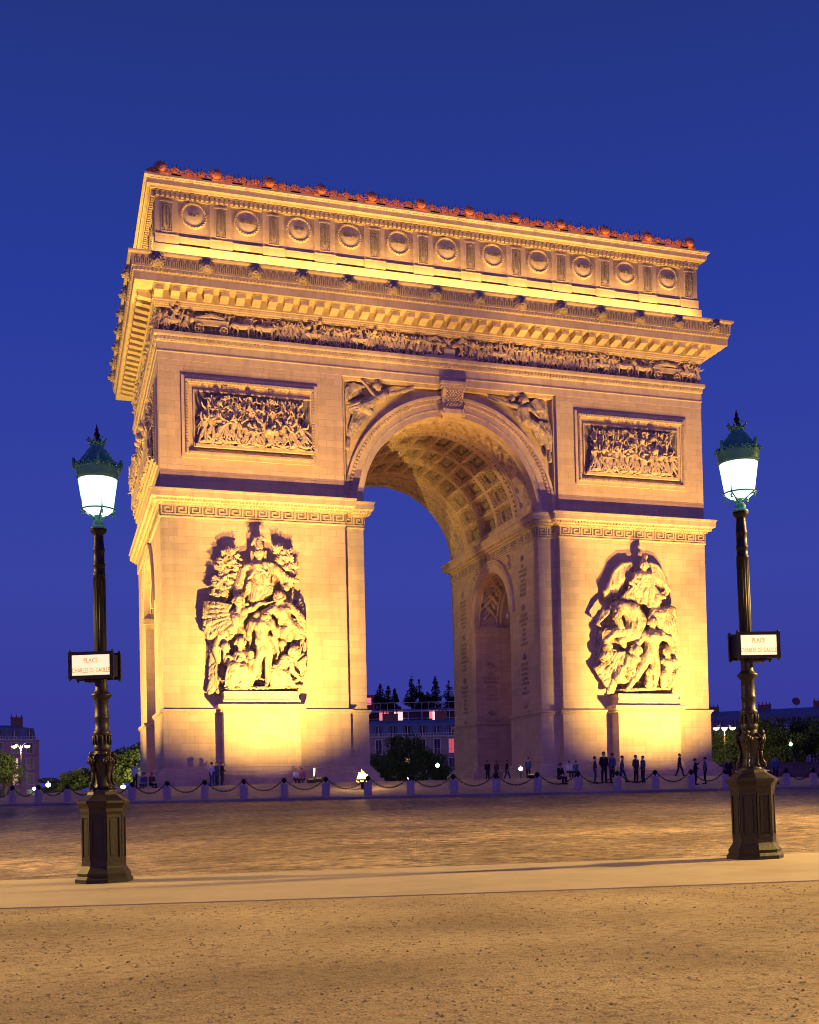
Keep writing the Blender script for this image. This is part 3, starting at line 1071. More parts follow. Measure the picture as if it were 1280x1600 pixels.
# modillions
def modillion(M, s):
    mb = MB(M)
    w = 0.31
    v = [(s - w, -0.30, 35.35), (s + w, -0.30, 35.35), (s + w, -1.32, 35.52), (s - w, -1.32, 35.52), (s - w, -0.30, 35.955), (s + w, -0.30, 35.955), (s + w, -1.32, 35.955), (s - w, -1.32, 35.955)]
    mb.add(v, [(0, 1, 2, 3), (3, 2, 6, 7), (0, 3, 7, 4), (2, 1, 5, 6)])
    mb.box(s - w - 0.05, s + w + 0.05, -1.38, -0.32, 35.84, 35.952)
    mb.box(s - w * 0.6, s + w * 0.6, -1.345, -1.30, 35.58, 35.80)
    mb.build('modillion', M_SM, ARCH)
for k in range(39):
    modillion(MF, -22.35 + k * 1.1763)
for k in range(1, 20):
    modillion(ML, -D / 2 - 0.02 + k * 1.165 - 0.6 + 0.2)

# attic
mb = MB()
mb.sweep(FP, [(0.1, 37.9), (0.22, 37.92), (0.20, 39.38), (-0.14, 39.42), (-0.14, 42.85)])
mb.build('attic_wall', M_ST, ARCH)
mb = MB()
mb.sweep(FP, [(-0.14, 42.80), (0.0, 42.84), (0.03, 43.30), (0.32, 43.36), (0.36, 43.46), (0.58, 43.52), (0.60, 43.86), (0.68, 43.92), (0.78, 44.02), (0.78, 44.15), (-0.3, 44.2), (-0.3, 44.0)])
ac = mb.build('attic_cornice', M_SM, ARCH)
mb = MB()
beads(mb, FP, 0.03, 42.90, 43.28, 0.36, 0.20, 0.22, (0, 3))
beads(mb, FP, 0.62, 43.88, 43.98, 0.24, 0.15, 0.07, (0, 3))
mb.build('dentil_row', M_SM, ac)
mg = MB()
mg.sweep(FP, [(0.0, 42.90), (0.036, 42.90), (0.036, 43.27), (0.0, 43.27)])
mg.build('dark_ground', M_FR, ac)  # darker band between the attic dentils
mb = MB()
mb.box(-W - 0.1, W + 0.1, -0.1, D + 0.1, 43.95, 44.18)
mb.box(-W + 0.4, W - 0.4, 0.4, D - 0.4, 44.0, 44.30)
mb.build('roof', M_ST, ARCH)

SHX = [-19.63 + 3.922 * k for k in range(11)]
NAMES = ['ULM', 'AUSTERLITZ', 'IENA', 'FRIEDLAND', 'SOMO SIERRA', 'ESSLING', 'WAGRAM', 'MOSKOWA', 'LUTZEN', 'BAUTZEN', 'DRESDE']
NAMES_L = ['HELIOPOLIS', 'ALKMAER', 'ZURICH', 'MARENGO', 'HOHENLINDEN']

def text_mesh(body, size, ext=0.03, align='CENTER', spacing=1.0):
    cu = bpy.data.curves.new('t', 'FONT')
    cu.body = body
    cu.size = size
    cu.extrude = ext
    cu.align_x = align
    cu.align_y = 'CENTER'
    cu.space_line = spacing
    cu.resolution_u = 2
    o = bpy.data.objects.new('t', cu)
    COL.objects.link(o)
    dg = bpy.context.evaluated_depsgraph_get()
    me = bpy.data.meshes.new_from_object(o.evaluated_get(dg))
    bpy.data.objects.remove(o)
    return me

def put_text(name, body, size, mat_, parent, M4, ext=0.03, maxw=None, spacing=1.0, sx=1.0):
    # text lies in local x,z facing -y
    me = text_mesh(body, size, ext, spacing=spacing)
    n = len(me.vertices)
    co = np.empty(n * 3)
    me.vertices.foreach_get('co', co)
    co = co.reshape(-1, 3)
    if maxw:
        wd = co[:, 0].max() - co[:, 0].min()
        if wd > maxw:
            co[:, 0] *= maxw / wd
    P = np.stack([co[:, 0] * sx, -co[:, 2], co[:, 1]], 1)
    P = P @ M4[:3, :3].T + M4[:3, 3]
    me.vertices.foreach_set('co', P.ravel())
    me.update()
    return link(name, me, mat_, parent)


def shield(M, s, nm):
    mb = MB(M)
    n = 32
    # raised disc with a leafy rim
    rs = [(0.98, -0.10), (0.98, -0.16), (0.86, -0.20), (0.80, -0.14), (0.70, -0.16), (0.4, -0.24), (0.02, -0.27)]
    X = np.array([[s + r * cos(2 * pi * k / n) for r, q in rs] for k in range(n + 1)])
    Z = np.array([[41.83 + r * sin(2 * pi * k / n) for r, q in rs] for k in range(n + 1)])
    Y = np.array([[q + 0.24 for r, q in rs] for k in range(n + 1)])
    mb.grid(X, Y, Z)
    for k in range(26):
        a = 2 * pi * k / 26
        a2 = a + 0.14
        mb.caps((s + 0.86 * cos(a), 0.03, 41.83 + 0.86 * sin(a)), (s + 0.95 * cos(a2), 0.02, 41.83 + 0.95 * sin(a2)), 0.07, 0.03, 5)
    o = mb.build('shield', M_SM, ARCH, smooth=False)
    put_text('lettering', nm, 0.42, M_DK, o, M @ T4(s, -0.045, 41.83), 0.03, 1.35)

def sword_strip(M, s):
    mb = MB(M)
    hw = 0.80
    mb.box(s - hw, s + hw, 0.0, 0.2, 40.17, 42.84)
    mb.box(s - hw - 0.04, s + hw + 0.04, -0.10, 0.2, 39.39, 40.08)
    mb.box(s - hw - 0.04, s + hw + 0.04, -0.13, 0.2, 40.08, 40.16)
    mb.box(s - hw, s + hw, -0.06, 0.0, 42.84, 43.2)
    o = mb.build('attic_pilaster', M_ST, ARCH)
    mb = MB(M)
    mb.box(s - 0.42, s + 0.42, -0.05, 0.0, 40.35, 40.42)
    mb.box(s - 0.46, s + 0.46, -0.08, 0.0, 42.56, 42.64)
    mb.box(s - 0.42, s - 0.37, -0.05, 0.0, 40.42, 42.56)
    mb.box(s + 0.37, s + 0.42, -0.05, 0.0, 40.42, 42.56)
    o2 = mb.build('ornament_frame', M_SM, o)
    mb = MB(M)
    pts = [(s - 0.25, -0.05, 40.75), (s - 0.24, -0.05, 41.5), (s - 0.22, -0.05, 42.1), (s - 0.1, -0.05, 42.38), (s + 0.1, -0.05, 42.38), (s + 0.22, -0.05, 42.1), (s + 0.24, -0.05, 41.5), (s + 0.25, -0.05, 40.75)]
    for i in range(len(pts) - 1):
        a, b = Vector(pts[i]), Vector(pts[i + 1])
        k = max(1, int((b - a).length / 0.13))
        for j in range(k):
            c = a.lerp(b, (j + 0.5) / k)
            mb.ball(tuple(c), 0.075, 6)
    for e in (-1, 1):
        mb.caps((s + e * 0.25, -0.05, 40.72), (s + e * 0.12, -0.05, 40.48), 0.05, 0.03, 5)
        mb.caps((s + e * 0.25, -0.05, 40.72), (s + e * 0.34, -0.05, 40.52), 0.05, 0.02, 5)
    mb.caps((s, -0.03, 40.9), (s, -0.03, 42.2), 0.05, 0.07, 5)
    mb.build('sword_ornament', M_DK, o)

def attic_side(M, xs, names, half):
    for s, nm in zip(xs, names):
        shield(M, s, nm)
    st = 3.922
    for s in xs:
        mb = MB(M)
        mb.box(s - st / 2 + 0.80, s + st / 2 - 0.80, -0.02, 0.2, 39.62, 40.04)
        mb.box(s - st / 2 + 0.80, s + st / 2 - 0.80, -0.05, 0.2, 40.04, 40.12)
        mb.build('attic_band', M_ST, ARCH)
    for k in range(len(xs) + 1):
        sword_strip(M, xs[0] - st / 2 + st * k)
attic_side(MF, SHX, NAMES, W)
attic_side(ML, [-7.844 + 3.922 * k for k in range(5)], NAMES_L, D / 2)

# cresting
mb = MB()
mb.sweep(FP, [(0.24, 44.16), (0.24, 44.34), (0.10, 44.38), (0.10, 44.44), (-0.16, 44.46)])
mb.build('gutter', M_SM, ARCH)
mb = MB()
mb.sweep(FP, [(-0.04, 44.44), (-0.04, 44.62), (-0.10, 44.66), (-0.10, 44.86), (-0.2, 44.9), (-0.2, 44.4)])
def crest_scroll(M, s0, s1):
    mb.M = M
    k = 3
    st = (s1 - s0) / k
    for j in range(k):
        s = s0 + st * (j + 0.5)
        for e in (-1, 1):
            mb.chain([(s + e * 0.10, -0.0, 44.82), (s + e * 0.28, 0.0, 45.0), (s + e * 0.18, 0.0, 45.12), (s + e * 0.08, 0, 45.0)], [0.06] * 4, 4)
        mb.ball((s, 0, 45.10), 0.10, 6, 0.6, 1.8)
        mb.ball((s, 0, 44.9), 0.14, 6, 0.6)
        for e in (-1, 1):
            mb.ball((s + e * 0.42, 0, 44.92), 0.08, 6, 0.6, 1.5)
    mb.M = IDM
CRX = [-21.95 + 3.965 * k for k in range(12)]
for a, b in zip(CRX[:-1], CRX[1:]):
    crest_scroll(MF, a + 0.5, b - 0.5)
CRY = [-10.3 + 4.12 * k for k in range(6)]
for a, b in zip(CRY[:-1], CRY[1:]):
    crest_scroll(ML, a + 0.5, b - 0.5)
cr = mb.build('cresting', M_CREST, ARCH)
def medal(M, s):
    mb = MB(M)
    mb.caps((s, 0.12, 44.98), (s, -0.12, 44.98), 0.30, 0.40, 14)
    for k in range(11):
        a = -0.35 + (pi + 0.7) * k / 10
        mb.caps((s + 0.36 * cos(a), 0, 44.98 + 0.40 * sin(a)), (s + 0.56 * cos(a), 0, 44.98 + 0.58 * sin(a)), 0.065, 0.035, 5)
    mb.ball((s, -0.30, 44.98), 0.15, 8)
    mb.box(s - 0.55, s + 0.55, -0.12, 0.1, 44.46, 44.66)
    mb.build('crest_medallion', M_CREST, ARCH)
for s in CRX:
    medal(MF, s)
for s in CRY[1:]:
    medal(ML, s)
mb = MB()
for M, L in ((MF, 2 * W), (ML, D)):
    mb.M = M
    k = int(L / 0.30)
    for j in range(k):
        s = -L / 2 + j * L / k + 0.1
        mb.box(s - 0.012, s + 0.012, 0.10, 0.13, 44.6, 45.32 + 0.1 * ((j * 7) % 3))
mb.build('spike_row', M_CHAIN, ARCH)

# pedestals of the two groups
for (xa, xb) in ((-18.33, -12.72), (13.26, 18.88)):
    q = 1.3
    mb = MB()
    pp = [(xa, -q), (xb, -q), (xb, -0.08), (xa, -0.08)]
    mb.prism(pp, 0.0, 5.3)
    mb.sweep(pp, [(0.60, -0.12), (0.60, 0.42), (0.40, 0.44), (0.40, 0.82), (0.28, 0.85), (0.26, 1.0), (0.18, 1.06), (0.16, 1.2), (0.10, 1.32), (0.0, 1.40)])
    mb.sweep(pp, [(0.0, 5.28), (0.06, 5.32), (0.12, 5.46), (0.30, 5.56), (0.42, 5.62), (0.42, 5.86), (0.30, 5.92), (-0.2, 5.96)])
    ped = mb.build('sculpture_pedestal', M_ST, ARCH)
    mb = MB()
    beads(mb, pp, 0.12, 5.36, 5.46, 0.22, 0.13, 0.09, (0, 1, 3))
    mb.build('ledge_ornament', M_SM, ped)
    mb = MB()
    pp = [(xa + 0.08, -q + 0.05), (xb - 0.08, -q + 0.05), (xb - 0.08, -0.02), (xa + 0.08, -0.02)]
    mb.sweep(pp, [(0.10, 5.9), (0.10, 6.2), (0.02, 6.28), (-0.02, 6.5), (0.03, 6.62), (0.06, 6.84), (-0.6, 6.86)])
    mb.prism([(xa + 0.3, -q + 0.3), (xb - 0.3, -q + 0.3), (xb - 0.3, -0.02), (xa + 0.3, -0.02)], 5.9, 6.85)
    mb.build('plinth', M_SM, ped)

# framed battle panels on the upper wall
def panel_frame(M, x0, x1, z0, z1, ix0, ix1, iz0, iz1, py=0.0):
    mb = MB(M)
    def ring(a0, a1, b0, b1, w, q, q2=0.0):
        mb.box(a0, a1, py - q, py - q2, b1 - w, b1)
        mb.box(a0, a1, py - q, py - q2, b0, b0 + w)
        mb.box(a0, a0 + w, py - q, py - q2, b0 + w, b1 - w)
        mb.box(a1 - w, a1, py - q, py - q2, b0 + w, b1 - w)
    ring(x0, x1, z0, z1, 0.26, 0.14)
    ring(x0 + 0.262, x1 - 0.262, z0 + 0.262, z1 - 0.262, 0.20, 0.24)
    ring(x0 + 0.464, x1 - 0.464, z0 + 0.464, z1 - 0.464, 0.10, 0.10)
    ring(ix0 - 0.20, ix1 + 0.20, iz0 - 0.22, iz1 + 0.20, 0.10, 0.13)
    mb.box(ix0 - 0.10, ix1 + 0.10, py - 0.42, py, iz0 - 0.22, iz0 - 0.02)
    o = mb.build('panel_frame', M_SM, ARCH)
    mb = MB(M)
    for (za) in (z0 + 0.30, z1 - 0.44):
        k = int((x1 - x0) / 0.24)
        for j in range(k):
            s = x0 + 0.3 + j * (x1 - x0 - 0.6) / k
            mb.box(s, s + 0.13, py - 0.30, py - 0.235, za, za + 0.14)
    k = int((z1 - z0) / 0.24)
    for j in range(1, k - 1):
        s = z0 + 0.3 + j * (z1 - z0 - 0.6) / k
        for xa in (x0 + 0.30, x1 - 0.44):
            mb.box(xa, xa + 0.14, py - 0.30, py - 0.235, s, s + 0.13)
    mb.build('egg_moulding', M_SM, o)
    return o
def dark_plate(M, x0, x1, z0, z1, py=0.0):  # dark plate behind the relief figures
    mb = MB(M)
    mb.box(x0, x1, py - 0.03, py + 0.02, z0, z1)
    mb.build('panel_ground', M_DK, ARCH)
dark_plate(MF, -19.85, -11.1, 24.75, 28.85)
dark_plate(MF, 11.45, 19.95, 24.75, 28.85)
dark_plate(ML, -9.3, 9.3, 24.2, 29.3)
panel_frame(MF, -20.80, -10.70, 23.95, 29.95, -19.75, -11.2, 24.95, 28.75)
panel_frame(MF, 10.62, 20.85, 23.95, 29.95, 11.55, 19.85, 24.95, 28.75)
panel_frame(ML, -9.9, 9.9, 23.6, 29.9, -9.2, 9.2, 24.4, 29.2)

# ------------------------------------------------------------------ floodlights of the monument
M_LENS = emis('floodlight_lens', (1.0, 0.72, 0.35), 1.2)
def flood(name, loc, target, watts, cone, blend, label, group=None, color=SODIUM, radius=0.22, size=1.0, added_blade=0):
    t = thing(name, label, 'floodlight', loc, 0.0, group)
    v = Vector(target) - Vector(loc)
    az = math.atan2(v.x, v.y)
    t.rotation_euler = (0, 0, -az)
    mb = MB()
    mb.box(-0.24 * size, 0.24 * size, -0.16 * size, 0.16 * size, 0.0, 0.10 * size)
    mb.box(-0.22 * size, 0.22 * size, -0.12 * size, 0.10 * size, 0.10 * size, 0.24 * size)
    mb.box(-0.26 * size, -0.23 * size, -0.05, 0.05, 0.0, 0.30 * size)
    mb.box(0.23 * size, 0.26 * size, -0.05, 0.05, 0.0, 0.30 * size)
    mb.build('housing', M_CHAIN, t)
    mb = MB()
    mb.box(-0.19 * size, 0.19 * size, -0.09 * size, 0.09 * size, 0.24 * size, 0.255 * size)
    mb.build('lens', M_LENS, t)
    if added_blade:
        # added barn door, put in only to keep the beam off the archway
        t.rotation_euler = (0, 0, 0)
        mb = MB()
        xa, xb = sorted((added_blade * 0.27, added_blade * 0.285))
        mb.box(xa, xb, -0.25, 0.40, 0.0, 0.95)
        mb.build('added_barn_door', M_CHAIN, t)
    spot('flood_beam', (loc[0], loc[1], loc[2] + 0.30 * size), target, watts, color, cone, blend, radius)
    return t

FG = 'floodlights on the paving aimed at the arch'
# lamps low in front of each pier: one for the pier, one thrown higher for the upper walls
Y_LOW = (1.0, 0.60, 0.125)
U_ORG = (1.0, 0.49, 0.115)
flood('floodlight', (-14.3, -11.5, 0.0), (-15.8, 0, 17.0), 54000, 109, 1.0, 'low floodlight on the paving in front of the left pier', FG, Y_LOW, 0.06, added_blade=1)
flood('floodlight', (-14.6, -15.0, 0.0), (-15.2, 0, 29.5), 56000, 42, 0.6, 'floodlight before the left pier tilted steeply at the battle panel', FG, U_ORG, 0.10)
flood('floodlight', (17.3, -11.5, 0.0), (15.9, 0, 16.5), 54000, 109, 1.0, 'low floodlight on the paving in front of the right pier', FG, Y_LOW, 0.06, added_blade=-1)
flood('floodlight', (17.4, -15.0, 0.0), (15.6, 0, 29.5), 56000, 42, 0.6, 'floodlight before the right pier tilted steeply at the battle panel', FG, U_ORG, 0.10)
flood('floodlight', (0.2, -13.5, 0.0), (0.2, 0, 38.0), 46000, 34, 0.9, 'low floodlight on the paving straight before the main archway', FG, U_ORG, 0.10)
flood('floodlight', (-35.0, 4.0, -0.02), (-22.4, 5.0, 19), 46000, 96, 0.7, 'floodlight beside the left flank nearest the front corner', FG, Y_LOW)
flood('floodlight', (-35.0, 17.0, -0.02), (-22.4, 16.0, 19), 46000, 96, 0.7, 'floodlight beside the left flank towards its rear corner', FG, Y_LOW)
flood('floodlight', (-4.6, 6.0, 0.0), (-1.5, 8.5, 25.0), 4600, 64, 1.0, 'small floodlight inside the archway by the left jamb', FG, (1.0, 0.36, 0.08), 0.6)
flood('floodlight', (3.4, 14.0, 0.0), (1.5, 13.0, 25.0), 2800, 64, 1.0, 'small floodlight inside the archway toward its rear', FG, (1.0, 0.34, 0.07), 0.6)
flood('floodlight', (15.5, 11.0, 0.0), (12.5, 11.3, 18), 700, 100, 0.9, 'small floodlight inside the right cross passage', FG, (1.0, 0.36, 0.08), 0.1)
# strips hidden in the gutters above the cornices
def gutter_light(M, L, q, z, watts, color, tgt_dz, tq, name, label):
    mb = MB(M)
    t = thing(name, label, 'lighting strip', (0, 0, 0))
    k = int(L / 2.2)
    for j in range(k):
        s = -L / 2 + (j + 0.5) * L / k
        mb.box(s - 0.35, s + 0.35, -q - 0.08, -q + 0.08, z, z + 0.10)
        mb.box(s - 0.03, s + 0.03, -q - 0.02, -q + 0.02, z - 0.12, z)
    mb.build('housing', M_CHAIN, t)
    c = M @ np.array([0, -q, z + 0.14, 1.0])
    tg = M @ np.array([0, tq, z + 0.14 + tgt_dz, 1.0])
    area('strip_light', tuple(c[:3]), tuple(tg[:3]), watts, color, L, 0.12, 'X' if M is MF else 'Y')
MF = np.eye(4)
ML = np.array([[0, 1, 0, -W], [-1, 0, 0, D / 2], [0, 0, 1, 0], [0, 0, 0, 1.0]])
gutter_light(MF, 44.0, 1.15, 38.02, 3200, (1.0, 0.55, 0.11), 2.4, 0.0, 'cornice_lighting', 'small lamps on the main cornice along the front of the attic')
gutter_light(ML, 21.5, 1.15, 38.02, 1650, (1.0, 0.55, 0.11), 2.4, 0.0, 'cornice_lighting', 'small lamps on the main cornice along the left flank')
gutter_light(MF, 44.0, 0.50, 44.28, 210, (1.0, 0.42, 0.12), 0.8, 0.0, 'gutter_lighting', 'small lamps in the front gutter below the red cresting')
gutter_light(ML, 21.5, 0.50, 44.28, 105, (1.0, 0.42, 0.12), 0.8, 0.0, 'gutter_lighting', 'small lamps in the left gutter below the red cresting')

# ------------------------------------------------------------------ carved figures
def V3(*a):
    return np.array(a, float)

def figure(mb, x, z, h, kind='stand', face=1, depth=0.0, r=None, fl=1.0, seg=6, prop=None):
    """a relief figure standing at (x,z), height h, in the plane y=-depth, facing along +-x"""
    r = r or rng
    f = face
    y = -depth
    lean = r.uniform(-0.05, 0.16) * f
    stride = {'stand': 0.10, 'walk': 0.24, 'fight': 0.34, 'kneel': 0.28, 'fallen': 0.1}[kind] * r.uniform(0.7, 1.2)
    hh = h * (0.66 if kind == 'kneel' else 1.0)
    hip = V3(x, y, z + 0.50 * h * (0.62 if kind == 'kneel' else 1))
    ch = hip + V3(lean * h * 0.7 + 0, -0.02 * h, 0.26 * h)
    nk = hip + V3(lean * h, -0.02 * h, 0.345 * h)
    hd = nk + V3(0.035 * f * h + lean * 0.05, -0.05 * h, 0.085 * h)
    mb.caps(hip, ch, 0.085 * h, 0.115 * h, seg + 2, fl)
    mb.caps(ch, nk, 0.10 * h, 0.04 * h, seg, fl)
    mb.ball(tuple(hd), 0.062 * h, seg + 2, 1, 1.15)
    if r.random() < 0.6:
        mb.caps(hd + V3(0, 0, 0.04 * h), hd + V3(-0.03 * f * h, 0, 0.10 * h), 0.055 * h, 0.02 * h, seg)
    for s, e in ((1, 1), (-1, -1)):
        a = stride * s
        kn = hip + V3(f * a * h * 0.62, -0.03 * h * (s + 0.5), -0.25 * h * (0.7 if kind == 'kneel' else 1))
        ft = V3(x + f * a * h * 1.05, y - 0.02 * h, z + 0.035 * h)
        if kind == 'kneel' and s < 0:
            ft = V3(x - f * 0.28 * h, y, z + 0.03 * h)
            kn = V3(x - f * 0.02 * h, y - 0.05 * h, z + 0.06 * h)
        mb.chain([hip + V3(0, -0.02 * h * s, -0.02 * h), kn, ft], [0.075 * h, 0.05 * h, 0.03 * h], seg, 1)
        mb.caps(ft, ft + V3(f * 0.08 * h, -0.01, -0.01 * h), 0.028 * h, 0.02 * h, seg)
    sh = ch + V3(0, -0.05 * h, 0.055 * h)
    hands = []
    for s in (1, -1):
        if kind == 'fight':
            up = r.uniform(-0.2, 1.0)
        else:
            up = r.uniform(-0.9, 0.5)
        d1 = V3(f * s * 0.8 * cos(up), -0.35, sin(up))
        d1 /= np.linalg.norm(d1)
        up2 = up + r.uniform(-0.3, 1.2)
        d2 = V3(f * (0.9 if s > 0 else -0.2) * cos(up2), -0.3, sin(up2))
        d2 /= np.linalg.norm(d2)
        el = sh + V3(f * s * 0.05 * h, 0, 0) + d1 * 0.16 * h
        ha = el + d2 * 0.15 * h
        mb.chain([sh + V3(f * s * 0.05 * h, 0, 0), el, ha], [0.045 * h, 0.035 * h, 0.024 * h], seg)
        hands.append(ha)
    # tunic or cloak folds
    nf = r.randint(3, 6)
    for k in range(nf):
        t = (k + 0.5) / nf - 0.5
        top = hip + V3(t * 0.15 * h, -0.07 * h, 0.04 * h)
        ln = r.uniform(0.18, 0.42) * h * (0.6 if kind == 'kneel' else 1)
        bot = top + V3(t * 0.22 * h - f * r.uniform(0, 0.08) * h, 0.0, -ln)
        mb.caps(top, bot, 0.030 * h, 0.036 * h, 5)
    if r.random() < 0.5:
        for k in range(3):
            a = ch + V3(-f * (0.06 + 0.03 * k) * h, 0.02, 0.05 * h)
            b = a + V3(-f * r.uniform(0.08, 0.26) * h, 0.0, -r.uniform(0.2, 0.42) * h)
            mb.caps(a, b, 0.028 * h, 0.035 * h, 5)
    pr = prop if prop is not None else r.random()
    if pr < 0.22:
        a = hands[0]
        ang = r.uniform(0.9, 2.0)
        dd = V3(cos(ang) * f, -0.02, sin(ang))
        mb.caps(a - dd * 0.3 * h, a + dd * 0.5 * h, 0.014 * h, 0.012 * h, 4)
    elif pr < 0.32:
        c = hands[0]
        mb.caps(c + V3(0, 0.03 * h, 0), c + V3(0, -0.03 * h, 0), 0.13 * h, 0.11 * h, 10)
    elif pr < 0.40:
        a = hands[0]
        mb.caps(a, a + V3(0.02, 0, 0.42 * h), 0.014 * h, 0.014 * h, 4)
        for k in range(3):
            mb.caps(a + V3(0, 0, (0.4 - 0.05 * k) * h), a + V3(-f * 0.2 * h, 0, (0.33 - 0.06 * k) * h), 0.03 * h, 0.02 * h, 4)

def horse(mb, x, z, h, face=1, depth=0.0, ox=False, rear=0.0, seg=8, r=None):
    r = r or rng
    f = face
    y = -depth
    def q(u, w, dy=0.0):
        cu, cw = cos(rear), sin(rear)
        return V3(x + f * (u * cu - w * cw) * h, y + dy * h, z + (0.62 + u * cw + w * cu) * h)
    mb.chain([q(-0.42, 0.02), q(-0.1, -0.03), q(0.28, 0.02)], [0.19 * h, 0.17 * h, 0.19 * h], seg)
    if ox:
        mb.chain([q(0.30, 0.06), q(0.50, 0.10)], [0.16 * h, 0.10 * h], seg)
        mb.chain([q(0.50, 0.12), q(0.66, -0.05)], [0.09 * h, 0.06 * h], seg)
        for s in (-1, 1):
            mb.chain([q(0.52, 0.18, s * 0.04), q(0.60, 0.26, s * 0.09), q(0.56, 0.34, s * 0.1)], [0.025 * h, 0.02 * h, 0.01 * h], 5)
    else:
        mb.chain([q(0.30, 0.05), q(0.46, 0.28), q(0.52, 0.38)], [0.15 * h, 0.10 * h, 0.08 * h], seg)
        mb.chain([q(0.52, 0.40), q(0.70, 0.24)], [0.08 * h, 0.045 * h], seg)
        for k in range(6):
            a = q(0.36 + 0.02 * k, 0.15 + 0.05 * k)
            mb.caps(a, a + V3(-f * 0.1 * h, -0.02, -0.03 * h), 0.04 * h, 0.02 * h, 5)
        mb.caps(q(0.52, 0.44), q(0.52, 0.52), 0.03 * h, 0.01 * h, 5)
    for (u, s, sw) in ((-0.44, -1, -0.08), (-0.36, 1, 0.1), (0.26, -1, 0.14), (0.32, 1, -0.02)):
        top = q(u, -0.05, -0.08 * s)
        kn = top + V3(f * sw * h, 0, -0.26 * h)
        ft = V3(kn[0] + f * (-sw * 0.7) * h, kn[1], z + 0.04 * h) if not rear or u < 0 else kn + V3(-f * 0.12 * h, 0, -0.2 * h)
        mb.chain([top, kn, ft], [0.09 * h, 0.045 * h, 0.035 * h], seg)
    mb.chain([q(-0.58, 0.08), q(-0.68, -0.08), q(-0.66, -0.35)], [0.04 * h, 0.05 * h, 0.02 * h], 5)

def wheel(mb, x, y, z, r):
    n = 12
    for k in range(n):
        a, b = 2 * pi * k / n, 2 * pi * (k + 1) / n
        mb.caps((x + r * cos(a), y, z + r * sin(a)), (x + r * cos(b), y, z + r * sin(b)), 0.05, 0.05, 4)
        if k % 2 == 0:
            mb.caps((x, y, z), (x + r * cos(a), y, z + r * sin(a)), 0.025, 0.025, 4)

def frieze(M, L, z0, hgt, seed, ends=True):
    r = random.Random(seed)
    mb = MB(M)
    x = -L / 2 + 0.2
    E = L / 2
    items = []
    if ends:
        for s in (-1, 1):
            # carts drawn by oxen near each end
            cx = s * (E - 3.9) if s < 0 else s * (E - 3.2)
            mb.box(cx - 1.2, cx + 1.2, -0.30, 0.1, z0 + 0.62, z0 + 0.95)
            mb.box(cx - 1.3, cx + 1.3, -0.34, 0.1, z0 + 0.95, z0 + 1.03)
            wheel(mb, cx - 0.9, -0.33, z0 + 0.36, 0.32)
            wheel(mb, cx + 0.9, -0.33, z0 + 0.32, 0.28)
            figure(mb, cx - 0.2, z0 + 0.9, 0.95, 'kneel', -s, 0.2, r)
            mb.chain([(cx - 1.1, -0.2, z0 + 1.1), (cx, -0.25, z0 + 1.35), (cx + 0.9, -0.2, z0 + 1.2)], [0.14, 0.2, 0.15], 6)
            items.append((cx - 1.5, cx + 1.5))
            for k in (0, 1):
                hx = cx - s * (2.3 + 1.75 * k)
                horse(mb, hx, z0, 1.35, -s, 0.18, ox=(s < 0))
                items.append((hx - 0.8, hx + 0.8))
    # altar and seated figures in the middle
    mb.box(-1.9, 1.9, -0.30, 0.1, z0, z0 + 0.18)
    mb.box(-0.45, 0.45, -0.26, 0.1, z0 + 0.2, z0 + 0.75)
    for s in (-1, 1):
        figure(mb, s * 1.0, z0 + 0.18, 1.5, 'kneel', -s, 0.2, r)
        mb.chain([(s * 0.4, -0.2, z0 + 1.0), (s * 1.1, -0.2, z0 + 1.5), (s * 2.2, -0.2, z0 + 1.35)], [0.16, 0.20, 0.05], 6)
    while x < E:
        blocked = any(a - 0.05 < x < b + 0.05 for a, b in items) or abs(x) < 1.6
        if blocked:
            if r.random() < 0.55:
                figure(mb, x, z0 + 0.35, hgt * 0.80, 'stand', 1 if x < 0 else -1, -0.02, r)
            x += 0.34
            continue
        f = 1 if x < 0 else -1
        if r.random() < 0.18:
            f = -f
        if r.random() < 0.07 and abs(x) > 3 and abs(x) < E - 7:
            mb.box(x - 0.14, x + 0.14, -0.25, 0.1, z0, z0 + hgt * 0.9)
            mb.box(x - 0.20, x + 0.20, -0.28, 0.1, z0 + hgt * 0.9, z0 + hgt * 0.97)
            x += 0.36
            continue
        if r.random() < 0.09 and abs(x) > 4:
            horse(mb, x + 0.3, z0, 1.25, f, 0.16, r=r)
            figure(mb, x + 0.25, z0 + 0.45, hgt * 0.75, 'stand', f, 0.25, r)
            x += 0.75
            continue
        figure(mb, x, z0 + r.uniform(-0.02, 0.03), hgt * r.uniform(0.80, 0.95), r.choice(['stand', 'walk', 'walk', 'fight']), f, r.uniform(0.02, 0.20), r)
        if r.random() < 0.6:
            figure(mb, x + 0.15, z0 + 0.3, hgt * 0.72, 'stand', f, -0.08, r)
        x += r.uniform(0.26, 0.40)
    return mb

M_frf = MF @ T4(0, 0.18, 0)
M_frl = ML @ T4(0, 0.18, 0)
frieze(M_frf, 2 * W, 33.14, 1.68, 11).build('frieze_relief', M_SM, ARCH)
frieze(M_frl, D, 33.14, 1.68, 12, False).build('frieze_relief', M_SM, ARCH)

